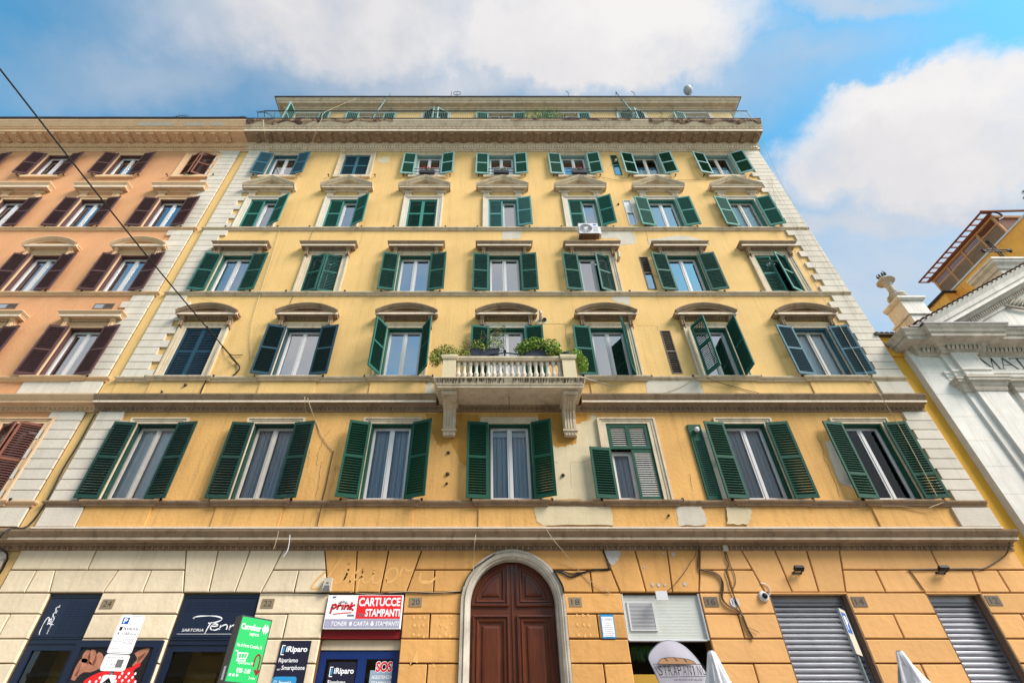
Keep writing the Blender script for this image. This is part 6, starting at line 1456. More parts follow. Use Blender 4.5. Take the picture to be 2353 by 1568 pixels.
rect(b, -.125, -.085, V(.595), V(.68), -.0125); disc(b, -.112, V(.585), .008, .008, -.0125, 8); disc(b, -.096, V(.585), .008, .008, -.0125, 8); stroke(b, [(-.065, V(.6)), (-.03, V(.67))], .008, -.0125); stroke(b, [(-.065, V(.67)), (-.03, V(.6))], .008, -.0128)
b.build('lettering', 'black_print', p1)
b = MB(); rect(b, -.13, -.035, V(.75), V(.93), -.0125); b.build('blue_square', 'blue_print', p1); b = MB(); letters(b, 'P', -.108, -.058, V(.775), V(.905), -.0131, bold=.02); b.build('letter', 'white_print', p1)
b = MB()
for i in range(3): outline(b, -.02 + i * .05, .025 + i * .05, V(.80), V(.90), .003, -.0125)
b.build('pictograms', 'lilac_print', p1)
zb2, zt2 = zb - .225, zb - .012; b = MB(); plate(b, -hw, hw, zb2, zt2, -.012, 0, .03); p2 = b.build('plate', 'white_print', t); hh2 = zt2 - zb2
b = MB(); outline(b, -hw + .008, hw - .008, zb2 + .01, zt2 - .01, .004, -.0125)
for tx, f_, x1 in (('Agevolazioni tariffarie', .74, .12), ('- € 0,20 / 15 minuti', .54, .10), ('- € 4,00 8 ore', .34, .08), ('- € 70,00 mese solare', .14, .12)): letters(b, tx, -.14, x1, zb2 + hh2 * f_, zb2 + hh2 * (f_ + .13), -.0125)
b.build('lettering', 'black_print', p2)
b = MB(); rect(b, .02, .11, zb2 + .05, zb2 + .15, -.0135); b.build('peeling_sticker', 'fan_dark', p2)
zt3 = zb2 - .05; b = MB(); plate(b, -.09, .09, zt3 - .36, zt3, -.012, 0, .02); p3 = b.build('plate', 'white_print', t); b = MB(); outline(b, -.082, .082, zt3 - .35, zt3 - .01, .004, -.0125); stroke(b, [(0, zt3 - .2), (0, zt3 - .06)], .03, -.0125); stroke(b, [(-.05, zt3 - .11), (0, zt3 - .05)], .03, -.0129); stroke(b, [(.05, zt3 - .11), (0, zt3 - .05)], .03, -.0133); b.build('arrow', 'black_print', p3)
# right-hand parking sign seen almost edge-on
q0 = at(1920, 1396, -2.8); t = sgn('parking_sign', 'narrow view of blue parking sign before the wide roller shutter', 'sign', q0.x + .12, -2.72, R(45))
zt = q0.z - .13; zb = zt - .66; b = MB(); b.tube([(0, .035, 0), (0, .035, zt - .02)], .03, 8); b.build('pole', 'pole_grey', t)
b = MB(); b.box(-.17, .17, -.012, .0, zb, zt); p1 = b.build('plate', 'plastic_cream', t); b = MB(); b.box(-.172, -.165, -.016, .02, zb, zt); b.build('rim', 'dish_grey', p1)
b = MB(); rect(b, -.12, .12, zb + .30, zt - .05, -.0125); b.build('blue_square', 'blue_print', p1); b = MB(); letters(b, 'P', -.05, .06, zb + .35, zt - .10, -.0133, bold=.02); b.build('letter', 'white_print', p1)
b = MB(); b.box(-.04, .04, -.01, .0, zb - .95, zb - .78); b.build('sticker', 'white_print', t)
# green supermarket lightbox
t = thing('lightbox_sign', 'green supermarket lightbox sign in a black case on a post', 'sign', (-3.85, -2.82, .13), (0, 0, R(46)))
z0, z1, w, th = 2.62 - .13, 3.49 - .13, .245, .11
b = MB(); b.box(-w - .015, w + .015, -th, th, z0 - .02, z1 + .02); b.build('case', 'lightbox_black', t)
b = MB(); b.tube([(0, 0, 0), (0, 0, z0 - .02)], .045, 8); b.build('post', 'lightbox_black', t)
b = MB(); rect(b, -w, w, z0, z1, -th - .002); fc = b.build('green_face', 'green_print', t); H_ = z1 - z0; V = lambda f_: z0 + H_ * f_; yf = -th - .004
b = MB(); letters(b, 'Carrefour', -w + .02, .10, V(.80), V(.90), yf, bold=.02); letters(b, 'express', -.06, .09, V(.70), V(.76), yf); letters(b, 'Via di Porta Castello,15', -w + .02, w - .05, V(.52), V(.58), yf)
letters(b, 'supermarket 7/7', -.13, .12, V(.26), V(.31), yf); letters(b, '07:00 - 21:00', -.12, .10, V(.14), V(.21), yf, bold=.01)
cx, cz = .18, V(.85); b.face([(cx - .06, yf, cz), (cx - .012, yf, cz - .075), (cx - .012, yf, cz + .075)]); b.face([(cx + .06, yf, cz), (cx + .012, yf, cz + .075), (cx + .012, yf, cz - .075)]); rect(b, cx - .012, cx + .012, cz - .028, cz + .028, yf)
stroke(b, [(-.21, V(.46)), (-.18, V(.46)), (-.15, V(.34)), (-.02, V(.36)), (-.01, V(.44)), (-.17, V(.43))], .012, yf); 
for i in range(3): stroke(b, [(-.14 + i * .04, V(.35)), (-.15 + i * .045, V(.43))], .006, yf - .0005)
disc(b, -.14, V(.32), .014, .014, yf, 8); disc(b, -.03, V(.33), .014, .014, yf, 8); stroke(b, [(-.15, V(.34)), (-.165, V(.31)), (-.02, V(.32))], .008, yf)
for i in range(3): disc(b, -.20 + i * .055, V(.10), .018, .018, yf, 8)
letters(b, '3 min', .10, .20, V(.06), V(.10), yf); b.build('lettering', 'white_print', fc)
b = MB(); stroke(b, smooth_pts([(.13, V(.26)), (.13, V(.38)), (.17, V(.44)), (.21, V(.38)), (.21, V(.18))], 4), .025, yf); stroke(b, [(.17, V(.2)), (.21, V(.14)), (.24, V(.2))], .03, yf - .0006); b.build('arrow', 'darkred_print', fc)
b = MB(); rect(b, -.0, .0, 0, 0, 0) if False else b.box(-w - .018, -w - .0155, -.05, .02, z0 + .02, z0 + .20); b.build('sticker', 'white_print', t)
# ------------------------------------------------------------------ printer shop fascia
def P2(x, y, d): return GX(1, x, y, d)
d = -.075; xa, xb = -3.49, -1.86; zt = G(1, 1700, 625, d).z; zb = G(1, 1700, 985, d).z
t = thing('shop_sign', 'red white and lilac printer cartridge sign above the blue door', 'sign', ((xa + xb) / 2, -.05, zb), local=False)
b = MB(); b.box(xa, xb, d, .02, zb, zt); fr = b.build('case', 'white_print', t); h = zt - zb; w = xb - xa; V = lambda f_: zb + h * f_; U = lambda f_: xa + w * f_; y = d - .002
b = MB(); rect(b, U(.40), U(.985), V(.29), V(.985), y); b.build('red_field', 'red_print', fr)
b = MB(); rect(b, U(.01), U(.985), V(.02), V(.28), y); b.build('lilac_field', 'lilac_print', fr)
y -= .002; b = MB(); letters(b, 'CARTUCCE', U(.42), U(.97), V(.66), V(.92), y, bold=.03); b.build('lettering', 'white_print', fr); b = MB(); letters(b, 'STAMPANTI', U(.52), U(.975), V(.35), V(.58), y, bold=.03); b.build('lettering', 'white_print', fr); b = MB(); letters(b, 'TONER', U(.09), U(.30), V(.08), V(.21), y, bold=.012, shear=.15); letters(b, 'CARTA', U(.385), U(.585), V(.08), V(.21), y, bold=.012, shear=.15); letters(b, 'STAMPANTI', U(.67), U(.965), V(.08), V(.21), y, bold=.012, shear=.15)
rect(b, U(.335), U(.365), V(.09), V(.20), y); rect(b, U(.61), U(.65), V(.09), V(.16), y); rect(b, U(.618), U(.642), V(.165), V(.21), y)
for i in range(8): disc(b, U(.05) + .03 * math.cos(i * .785), V(.145) + .03 * math.sin(i * .785), .006, .006, y, 6)
b.build('lettering', 'white_print', fr)
b = MB(); letters(b, 'PER', U(.43), U(.505), V(.35), V(.45), y, bold=.01, shear=.1); rect(b, U(.06), U(.105), V(.91), V(.96), y); rect(b, U(.29), U(.38), V(.36), V(.41), y); b.build('small_print', 'grey_print', fr)
def prink(b, dx, dz, w):
    f = lambda u, v: (U(.06) + dx + u * w_ * .31, V(.48) + dz + v * h * .34)
    w_ = xb - xa
    for s_ in ([(.05, .70), (.0, -.05)], [(.05, .62), (.16, .72), (.20, .52), (.10, .36), (.03, .42)], [(.30, .66), (.27, .30)], [(.29, .5), (.36, .64), (.42, .62)], [(.50, .66), (.47, .30)], [(.60, .64), (.57, .30)], [(.59, .48), (.68, .64), (.74, .58), (.71, .30)], [(.86, .86), (.80, .28)], [(.98, .66), (.82, .48), (.95, .22)]): stroke(b, [f(*p) for p in smooth_pts(s_, 4)], w, y - (.0006 if dx == 0 else 0))
b = MB(); prink(b, .006, -.008, .034); b.build('script_shadow', 'black_print', fr)
b = MB(); y -= .001; prink(b, 0, 0, .03); stroke(b, smooth_pts([(U(.10), V(.42)), (U(.22), V(.455)), (U(.34), V(.47))], 4), .016, y); b.build('script', 'red_print', fr)
b = MB()
for i in range(7):
    a = R(30 + i * 20); c0 = (U(.21), V(.70)); stroke(b, [(c0[0] + .06 * math.cos(a), c0[1] + .045 * math.sin(a)), (c0[0] + .115 * math.cos(a), c0[1] + .085 * math.sin(a))], .012, y)
b.build('rays', 'black_print', fr)
# phone repair banner on the wall
d = -.05; xa = G(1, 822, 1112, d).x; xb = G(1, 1145, 1112, d).x; zt = G(1, 980, 1112, d).z; zb = zt - 1.5
def repair(xa, xb, zt, zb, d, label, blue=True):
    t = thing('shop_banner', label, 'sign', ((xa + xb) / 2, d, zb), local=False); w = xb - xa
    b = MB(); b.box(xa, xb, d, d + .012, zb, zt); p = b.build('panel', 'midnight_print', t); y = d - .002; U = lambda f_: xa + w * f_
    b = MB(); letters(b, 'iRiparo', U(.22), U(.92), zt - .235, zt - .10, y, bold=.03); letters(b, 'Ripariamo', U(.06), U(.68), zt - .41, zt - .31, y, bold=.012); letters(b, 'Smartphone', U(.20), U(.95), zt - .54, zt - .44, y, bold=.012); letters(b, 'ogni', U(.06), U(.17), zt - .53, zt - .49, y)
    stroke(b, [(U(.17), zt - .09), (U(.08), zt - .09), (U(.08), zt - .25), (U(.17), zt - .25)], .018, y); b.build('lettering', 'white_print', p)
    b = MB(); b.face([(U(.11), y, zt - .23), (U(.17), y, zt - .21), (U(.17), y, zt - .11), (U(.11), y, zt - .13)]); b.build('phone_mark', 'sky_print', p)
    if blue:
        b = MB(); plate(b, xa + .001, U(.76), zb, zt - .63, y, y + .003, .05); bl_ = b.build('blue_field', 'sky_print', p); b = MB(); y -= .002
        letters(b, 'Preventivi', U(.22), U(.60), zt - .76, zt - .70, y, bold=.01); letters(b, 'chiari e veloci', U(.22), U(.62), zt - .82, zt - .78, y); letters(b, 'Applicazione', U(.22), U(.66), zt - .94, zt - .88, y, bold=.01); letters(b, 'pellicole e vetri', U(.22), U(.66), zt - 1.0, zt - .96, y)
        outline(b, U(.06), U(.14), zt - .82, zt - .70, .008, y); outline(b, U(.06), U(.14), zt - 1.0, zt - .88, .008, y); b.build('lettering', 'white_print', bl_)
repair(xa, xb, zt, zb, d, 'dark phone repair banner with light blue field fixed to the wall')
xa, xb = OPS['c']; xm = xa + .9
repair(xa + .22, xm - .10, 3.36 - .05, 1.4, .155, 'dark phone repair panel behind the left leaf of the blue door', False)
t = thing('window_sticker', 'red emergency sign over pale blue printer help panel on blue door', 'sign', (xm + .38, .15, 2.2), local=False)
c0 = P2(1775, 1430, .15); c1 = P2(2035, 1430, .15); b = MB(); b.box(c0[0], c1[0], .15, .156, 2.2, c0[1]); pb = b.build('panel', 'iceblue_print', t); w = c1[0] - c0[0]
b = MB(); letters(b, 'ASSISTENZA', c0[0] + w * .08, c1[0] - w * .08, c0[1] - .15, c0[1] - .09, .148, bold=.015); letters(b, 'STAMPANTI', c0[0] + w * .10, c1[0] - w * .10, c0[1] - .25, c0[1] - .19, .148, bold=.015); b.build('lettering', 'white_print', pb)
for m_, bo, y_ in (('white_print', .085, .148), ('red_print', .03, .146)):
    b = MB(); e_ = .012 if bo > .05 else 0; letters(b, 'SOS', c0[0] + w * .22 - e_, c1[0] - w * .12 + e_, c0[1] - .03 - e_, c0[1] + .15 + e_, y_, bold=bo); b.build('letters', m_, pb)
# estate agent notice
d = -.042; xa, xb = G(3, 157, 835, d).x, G(3, 300, 835, d).x; zt, zb = G(3, 230, 832, d).z, G(3, 260, 1088, d).z
t = thing('wall_notice', 'blue and white estate agent notice left of the sandwich bar', 'notice', ((xa + xb) / 2, d, zb), local=False)
b = MB(); b.box(xa, xb, d, d + .008, zb, zt); pb = b.build('board', 'sky_print', t); h = zt - zb; b = MB(); rect(b, xa + .022, xb - .018, zb + .03, zt - .045, d - .001); b.build('sheet', 'white_print', pb)
b = MB(); y = d - .002; letters(b, 'DI PORTO', xa + .09, xb - .03, zt - .115, zt - .075, y, bold=.01)
for i, tx in enumerate(('IN QUESTO', 'STABILE', 'HA EFFETTUATO', 'CON SUCCESSO', 'LA VENDITA', 'DI UN IMMOBILE', 'VALUTAZIONI', 'GRATUITE')): wt = .018 * len(tx) / 2 * .95; xc = (xa + xb) / 2; letters(b, tx, xc - wt, xc + wt, zt - .185 - i * .036, zt - .165 - i * .036, y)
b.build('lettering', 'grey_print', pb); b = MB(); stroke(b, [(xa + .05 + .018 * math.cos(t_), zt - .095 + .018 * math.sin(t_)) for t_ in [1.2 + .5 * i for i in range(9)]], .006, y); b.build('mark', 'red_print', pb)
# faded painted shop name above the printer shop
b = MB(); L1 = [[(1290, 385), (1200, 470), (1145, 555), (1230, 560)], [(1330, 430), (1400, 330), (1460, 250), (1500, 190)], [(1390, 500), (1450, 490), (1510, 440), (1545, 350), (1520, 420), (1490, 490), (1560, 480)], [(1540, 290), (1550, 300)], [(1700, 430), (1640, 450), (1560, 500), (1590, 420), (1680, 350), (1700, 360), (1660, 460), (1630, 600)], [(1700, 350), (1690, 450), (1720, 500), (1780, 460), (1820, 350), (1800, 480), (1850, 500), (1900, 450)], [(1960, 480), (1940, 420), (1990, 350), (2060, 350), (2060, 430), (1990, 490), (1940, 470)], [(2090, 430), (2130, 330), (2180, 370), (2240, 340)], [(2320, 400), (2310, 480), (2400, 500), (2480, 440)]]
for s_ in L1: b = MB(); stroke(b, smooth_pts([GX(1, *p) for p in s_], 4), .042, -.033); b.build('painted_letter', 'paint_ghost', bld)
# ------------------------------------------------------------------ sandwich bar feather banner and folded umbrellas
d = -1.7; t = thing('feather_banner', 'pale feather banner with bread drawing standing before the sandwich bar', 'banner', (at(1560, 1565, d).x, d, .13), local=False)
ol = [(800, 1568), (770, 1500), (735, 1420), (700, 1350), (682, 1300), (700, 1240), (760, 1170), (830, 1125), (900, 1113), (980, 1130), (1080, 1190), (1180, 1290), (1260, 1400), (1330, 1520), (1360, 1568)]
pts = [GX(3, x_, y_, d) for x_, y_ in ol]; pts = smooth_pts(pts, 3); x0, z0 = pts[0]; x1, z1 = pts[-1]
outl = [(x0 + .14, z0 - 1.1)] + pts + [(x0 + .62, z0 - 1.1)]
b = MB(); rnd = random.Random(6); n = len(outl); cx = sum(p[0] for p in outl) / n; cz = sum(p[1] for p in outl) / n
rings_ = [1, .82, .6, .35, .12]; s = len(b.v)
for q in rings_:
    for i, (x_, z_) in enumerate(outl): xx, zz_ = cx + (x_ - cx) * q, cz + (z_ - cz) * q; b.v.append((xx, d - .03 * (1 - q * q) - .012 * math.sin((xx * 7 + zz_ * 5)) * (1 - q), zz_))
for r_ in range(len(rings_) - 1):
    for i in range(n): j = (i + 1) % n; b.f.append((s + r_ * n + i, s + r_ * n + j, s + (r_ + 1) * n + j, s + (r_ + 1) * n + i)); b.m.append(0)
b.f.append(tuple(s + (len(rings_) - 1) * n + i for i in range(n))); b.m.append(0)
cl_ = b.build('cloth', 'banner_cloth', t, smooth=True)
b = MB(); b.tube([(x0 + .06, d + .01, .13), (x0 + .06, d + .01, z0 - .9)] + [(p[0], d + .01, p[1]) for p in pts[:36]], .012, 5); b.build('pole', 'pole_grey', t)
b = MB(); b.box(x0 - .2, x0 + .4, d - .2, d + .25, .13, .16); b.build('base', 'iron', t)
y = d - .055; b = MB(); br = smooth_pts([GX(3, x_, y_, d) for x_, y_ in ((775, 1365), (790, 1330), (830, 1305), (950, 1300), (1080, 1315), (1150, 1340), (1182, 1375))], 4); b.face([(x_, y, z_) for x_, z_ in br][::-1]); bd = b.build('bread_drawing', 'bread_print', cl_)
b = MB(); stroke(b, br, .007, y - .001); bx = [GX(3, x_, y_, d) for x_, y_ in ((722, 1368), (1250, 1372), (1322, 1500), (800, 1508))]; stroke(b, bx + [bx[0]], .008, y - .001)
for (xa_, ya_) in ((845, 1308), (950, 1308), (1050, 1318)): stroke(b, [GX(3, xa_, ya_, d), GX(3, xa_ + 30, ya_ + 28, d)], .012, y - .002)
w0 = GX(3, 775, 1440, d); lw_ = (GX(3, 1290, 1440, d)[0] - w0[0]) / 10; zl0, zl1 = GX(3, 1000, 1490, d)[1], GX(3, 1000, 1385, d)[1]
for i, chh in enumerate('STRAPANINO'): wdt = .5 if chh == 'I' else .72; xx = w0[0] + i * lw_ + lw_ * (.25 if chh == 'I' else .1); letters(b, chh, xx, xx + lw_ * (.18 if chh == 'I' else .72), zl0, zl1, y - .002, bold=-.008)
zz0, zz1 = GX(3, 1000, 1550, d)[1], GX(3, 1000, 1525, d)[1]; letters(b, '· SANDWICH & SALAD ·', w0[0] + .22, w0[0] + .75, zz0, zz1, y - .002); b.build('lettering', 'black_print', cl_)
def umbrella(apex, label, seed):
    t = thing('patio_umbrella', label, 'umbrella', (apex.x, apex.y, .13), group='folded white umbrellas', local=False); rnd = random.Random(seed); b = MB(); k = 40; lv = [(0, .04), (.03, .07), (.1, .09), (.25, .12), (.42, .165), (.55, .215), (.66, .20), (.8, .14), (1.1, .13), (1.5, .16), (1.7, .15)]
    ph = [rnd.uniform(0, 6.28) for _ in range(4)]; s = 0
    for z_, r_ in lv:
        for j in range(k):
            a = 6.2832 * j / k; m = 1 + min(1, z_ * 3) * (.36 * math.sin(5 * a + ph[0] + z_ * 1.6) + .22 * math.sin(9 * a + ph[1] - z_ * 2))
            r2_ = r_ * .86; b.v.append((apex.x + r2_ * m * math.cos(a), apex.y + r2_ * m * math.sin(a), apex.z - z_ - .05 * min(1, z_ * 2) * math.sin(3 * a + ph[2])))
    for i in range(len(lv) - 1):
        for j in range(k): b.f.append((i * k + j, i * k + (j + 1) % k, (i + 1) * k + (j + 1) % k, (i + 1) * k + j)); b.m.append(0)
    b.f.append(tuple(range(k))); b.m.append(0)
    c_ = b.build('canopy', 'umbrella_cloth', t, smooth=True)
    for q in range(4):       # loose valance flaps
        a = ph[3] + q * 1.6; f = MB(); P = lambda r_, z_, da: (apex.x + r_ * math.cos(a + da), apex.y + r_ * math.sin(a + da), apex.z - z_)
        f.face([P(.10, .18, -.35), P(.14, .28, .4), P(.30, .66, .30), P(.27, .80, -.05), P(.22, .60, -.40)]); f.build('flap', 'umbrella_cloth', c_)
    b = MB(); b.tube([(apex.x, apex.y, .13), (apex.x, apex.y, apex.z - .05)], .022, 8); b.build('pole', 'pole_grey', t); b = MB(); b.box(apex.x - .25, apex.x + .25, apex.y - .25, apex.y + .25, .13, .2); b.build('base', 'iron', t)
umbrella(at(1632, 1493, -2.4), 'folded white umbrella right beside the pale feather banner', 5); umbrella(at(2064, 1493, -2.4), 'folded white umbrella standing alone before the two roller shutters', 9)
# ------------------------------------------------------------------ small fittings on the wall
def flood(p, label):
    t = thing('floodlight', label, 'floodlight', (p.x, -.03, p.z), group='small black floodlights', local=False); b = MB(); b.obox((p.x, -.18, p.z + .01), (.10, 0, 0), (0, -.02, -.03), (0, .045, -.03)); b.build('lamp_head', 'iron', t); b = MB(); b.tube([(p.x - .09, -.03, p.z - .05), (p.x - .09, -.16, p.z - .03)], .012, 5); b.tube([(p.x + .09, -.03, p.z - .05), (p.x + .09, -.16, p.z - .03)], .012, 5); b.box(p.x - .11, p.x + .11, -.045, -.031, p.z - .07, p.z - .03); b.build('bracket', 'iron', t)
flood(G(3, 2275, 355, -.1), 'small black floodlight above the wider roller shutter'); flood(G(4, 1465, 355, -.1), 'small black floodlight above the rightmost roller shutter')
p = G(3, 1915, 640, -.06); t = thing('security_camera', 'white dome camera left of the wider roller shutter', 'camera', (p.x, -.03, p.z), local=False); b = MB(); b.lathe([(.10, 0), (.11, .03), (.09, .06), (.05, .07)], (0, 0, 0), 16); me = b.mesh('housing', 'plastic_white'); o = link('housing', me, t, (p.x, -.031, p.z)); o.rotation_euler = (R(90), 0, 0)
b = MB(); b.egg((p.x + .01, -.105, p.z + .005), .06, .045, .06, 12, 6); b.build('dome', 'black_print', t, smooth=True)
p = G(1, 1315, 515, -.1); b = MB(); b.prism([(p.x - .09, p.z - .13), (p.x + .09, p.z - .13), (p.x + .085, p.z + .14), (p.x - .085, p.z + .14)], -.13, -.031); o = b.build('alarm_box', 'plastic_cream', None); tag(o, 'cream alarm siren box left above the printer shop sign', 'alarm')
WL[o.name] = tuple(o.location); b = MB(); b.prism([(p.x - .075, p.z - .12), (p.x + .075, p.z - .12), (p.x + .05, p.z - .02), (p.x - .05, p.z - .02)], -.138, -.131); disc(b, p.x, p.z + .03, .035, .02, -.132, 10); b.build('grille', 'fan_dark', o)
p = G(3, 820, 632, -.22); b = MB(); b.box(p.x - .125, p.x + .125, -.24, -.21, p.z - .09, p.z + .09); o = b.build('panel_antenna', 'plastic_white', None); tag(o, 'white square panel antenna above the vent of the sandwich bar', 'antenna'); WL[o.name] = tuple(o.location); b = MB(); b.tube([(p.x - .09, -.03, p.z), (p.x - .09, -.21, p.z)], .015, 5); b.build('arm', 'pole_grey', o)
p = G(3, 1500, 125, -.1); b = MB(); b.box(p.x - .05, p.x + .05, -.14, -.031, p.z - .06, p.z + .06); tag(b.build('junction_box', 'plastic_cream', None), 'small cream junction box under the ground cornice feeding brown cables', 'junction box')
# air conditioner
t = thing('air_conditioner', 'white air conditioner unit hung below the fifth window of the fourth row', 'air conditioner', (3.74, -.25, 16.64), local=False)
x0, x1, z0, z1, yf = 3.34, 4.06, 16.64, 17.22, -.42; b = MB(); b.box(x0, x1, yf, -.13, z0, z1); b.build('casing', 'plastic_white', t); b = MB(); b.box(x1, x1 + .09, yf + .03, -.14, z0, z0 + .42); b.build('valve_cover', 'plastic_white', t)
b = MB(); b.box(x0 - .01, x1 + .02, -.40, -.13, z0 - .012, z0 - .001); b.box(x0 + .12, x0 + .17, -.44, 0, z0 - .06, z0 - .014); b.box(x1 - .15, x1 - .10, -.44, 0, z0 - .06, z0 - .014); b.build('bracket', 'rusty_under', t)
fx, fz = x0 + .26, (z0 + z1) / 2; b = MB(); disc(b, fx, fz, .235, .235, yf - .002, 24); fn_ = b.build('fan_recess', 'fan_dark', t); b = MB()
for i in range(28): a = 6.2832 * i / 28; b.tube([(fx + .06 * math.cos(a), yf - .012, fz + .06 * math.sin(a)), (fx + .23 * math.cos(a + .25), yf - .012, fz + .23 * math.sin(a + .25))], .004, 3)
disc(b, fx, fz, .065, .065, yf - .015, 14); b.ring(fx, fz, [(.24, 0), (.24, .014), (.228, .014), (.228, 0)], 0, 6.2832, 24, yf); b.build('fan_guard', 'plastic_white', fn_)
b = MB(); rect(b, x1 - .17, x1 - .06, z1 - .13, z1 - .05, yf - .002); b.build('badge', 'blue_print', t); b = MB()
for i in range(7): b.box(x1 - .2, x1 - .02, yf - .006, yf, z0 + .10 + i * .045, z0 + .108 + i * .045)
b.build('louvres', 'plastic_white', t, kind='stuff')
# roof fittings
p = Vector((at(1581, 206.6, -.35).x, -.35, at(1581, 206.6, -.35).z)); t = thing('satellite_dish', 'grey satellite dish standing on the roof at upper right', 'satellite dish', (p.x, p.y, 27.25), local=False); b = MB(); b.lathe([(.02, -.06), (.12, -.04), (.19, -.015), (.25, .03), (.245, .035)], (0, 0, 0), 20); me = b.mesh('dish', 'dish_grey', smooth=True); o = link('dish', me, t, p); o.rotation_euler = (R(-50), R(10), R(14)); o.scale = (1, 1.15, 1)
b = MB(); b.tube([(p.x, p.y + .05, 27.25), (p.x, p.y + .05, p.z)], .025, 6); b.tube([(p.x, p.y - .05, p.z - .25), (p.x + .1, p.y - .3, p.z - .1)], .012, 4); b.build('mast', 'pole_grey', t)
for (px, py, lab, rg) in ((1037, 213, 'thin aerial stub on the roof left of the round aerial', 0), (1050, 215, 'round wire aerial on the roof above the fourth window', 1), (1305, 211, 'bent aerial stub on the roof right of the middle', 2), (1456, 212, 'short aerial stub on the roof beside the right awning prop', 3)):
    q = at(px, py, -.4); b = MB(); b.tube([(q.x, -.35, 27.25), (q.x, -.4, q.z - .1), (q.x - (.12 if rg > 1 else 0), -.4, q.z + .1)], .016, 5)
    if rg == 1: b.ring(q.x, q.z, [(.20, .0), (.20, .02), (.185, .02), (.185, 0)], 0, 6.2832, 20, -.4)
    tag(b.build('roof_aerial', 'iron', None), lab, 'aerial')
# ------------------------------------------------------------------ plants
def plant(name, label, c, rad, n, size, mats, seed, stems=None, shell=.45, cat='plant', lobes=None):
    rnd = random.Random(seed); b = MB()
    if lobes:
        for (cc, rr, fr) in lobes: foliage(b, cc, rr, int(n * fr), size, rnd, shell, len(mats))
    else: foliage(b, c, rad, n, size, rnd, shell, len(mats))
    t = thing(name, label, cat, c, local=False); b.build('foliage', mats, t, kind=None)
    if stems:
        b = MB()
        for s_ in stems: b.tube(s_, .008, 4)
        b.build('stem', 'leaf_brown', t)
    return t
RT = 10.47
def planter(x0, x1, label, y0=-1.0, y1=-.76, h=.26):
    b = MB(); n = len(b.v); 
    for (dx, z_) in ((.02, RT), (0, RT + h)):
        b.v += [(x0 + dx, y0 + dx, z_), (x1 - dx, y0 + dx, z_), (x1 - dx, y1 - dx, z_), (x0 + dx, y1 - dx, z_)]
    b.f += [(0, 1, 5, 4), (1, 2, 6, 5), (2, 3, 7, 6), (3, 0, 4, 7), (3, 2, 1, 0), (4, 5, 6, 7)]; b.m += [0] * 6; b.box(x0 - .01, x1 + .01, y0 - .01, y1 + .01, RT + h - .03, RT + h + .005)
    tag(b.build('planter_box', 'planter', None), label, 'planter')
planter(-.50, .30, 'dark planter box under wispy plants on the left of the balcony rail'); planter(1.0, 1.72, 'dark planter box under the dense green bush on the balcony rail')
rnd = random.Random(21)
st = [[(rnd.uniform(-.4, .25), -.88, RT + .2), (rnd.uniform(-.4, .3), -.9, RT + .6), (rnd.uniform(-.2, .5), -.92, RT + rnd.uniform(.8, 1.35))] for _ in range(9)]
plant('wispy_plant', 'wispy flowering plant in the left planter box on the balcony', (-.1, -.88, RT + .2), (.5, .3, .35), 950, .03, ['leaf_green', 'leaf_dark', 'leaf_yellow'], 31, st, .1, lobes=[((-.28, -.9, RT + .42), (.26, .22, .22), .35), ((.2, -.9, RT + .48), (.30, .22, .30), .40), ((.28, -.92, RT + .95), (.28, .15, .35), .13), ((-.1, -.98, RT + .26), (.4, .14, .12), .12)])
plant('dense_bush', 'dense bright green bush filling the right planter box on the balcony', (1.4, -.88, RT + .2), (.6, .3, .35), 3600, .036, ['leaf_green', 'leaf_green', 'leaf_dark', 'leaf_yellow'], 32, None, .35, lobes=[((1.30, -.9, RT + .42), (.42, .30, .24), .36), ((1.75, -.88, RT + .30), (.34, .32, .34), .36), ((1.02, -.9, RT + .30), (.30, .24, .24), .18), ((2.0, -.85, RT + .12), (.16, .2, .22), .10)])
plant('trailing_plant', 'yellowish plant trailing over the left balcony pier', (-1.25, -.9, RT + .1), (.4, .3, .35), 1600, .03, ['leaf_yellow', 'leaf_green', 'leaf_brown'], 33, None, .35, lobes=[((-1.2, -.9, RT + .18), (.36, .28, .22), .52), ((-1.48, -.95, RT - .05), (.20, .2, .30), .36), ((-.72, -.9, RT + .15), (.20, .2, .14), .12)])
st = [[(-.85, -.88, RT + .05), (-.7, -.88, RT + .3), (rnd.uniform(-.75, -.4), -.85, RT + rnd.uniform(.4, .75))] for _ in range(7)]
plant('dry_climber', 'dry brownish climber between the left planter box and trailing plant', (-.7, -.88, RT + .05), (.3, .2, .3), 240, .024, ['leaf_brown', 'leaf_yellow', 'leaf_dark'], 34, st, .05, lobes=[((-.62, -.88, RT + .38), (.24, .15, .26), 1.0)])
plant('hanging_plant', 'light green plant hanging over the right balcony pier', (2.35, -.9, RT), (.3, .3, .3), 1400, .03, ['leaf_green', 'leaf_green', 'leaf_yellow'], 35, None, .3, lobes=[((2.42, -.88, RT + .10), (.24, .24, .2), .45), ((2.62, -.9, RT - .22), (.16, .2, .30), .55)])
b = MB(); b.lathe([(.14, 0), (.18, .10), (.18, .14), (.16, .14)], (2.22, -.88, RT + .01), 14, .7); tag(b.build('bowl_planter', 'planter', None), 'round dark bowl planter on the right balcony pier', 'planter')
b = MB(); b.tube([(.02, -1.02, RT + .02), (.42, -.95, RT + .13), (.46, -.93, RT + .22)], .02, 5); b.tube([(.92, -1.02, RT + .02), (.50, -.95, RT + .13), (.46, -.93, RT + .22)], .02, 5); b.tube([(.46, -.7, RT + .02), (.46, -.93, RT + .18)], .02, 5); b.egg((.46, -.93, RT + .22), .05, .05, .03); tag(b.build('folding_stand', 'shutter_dark_slat', None), 'small dark folding stand in the middle of the balcony rail', 'stand')
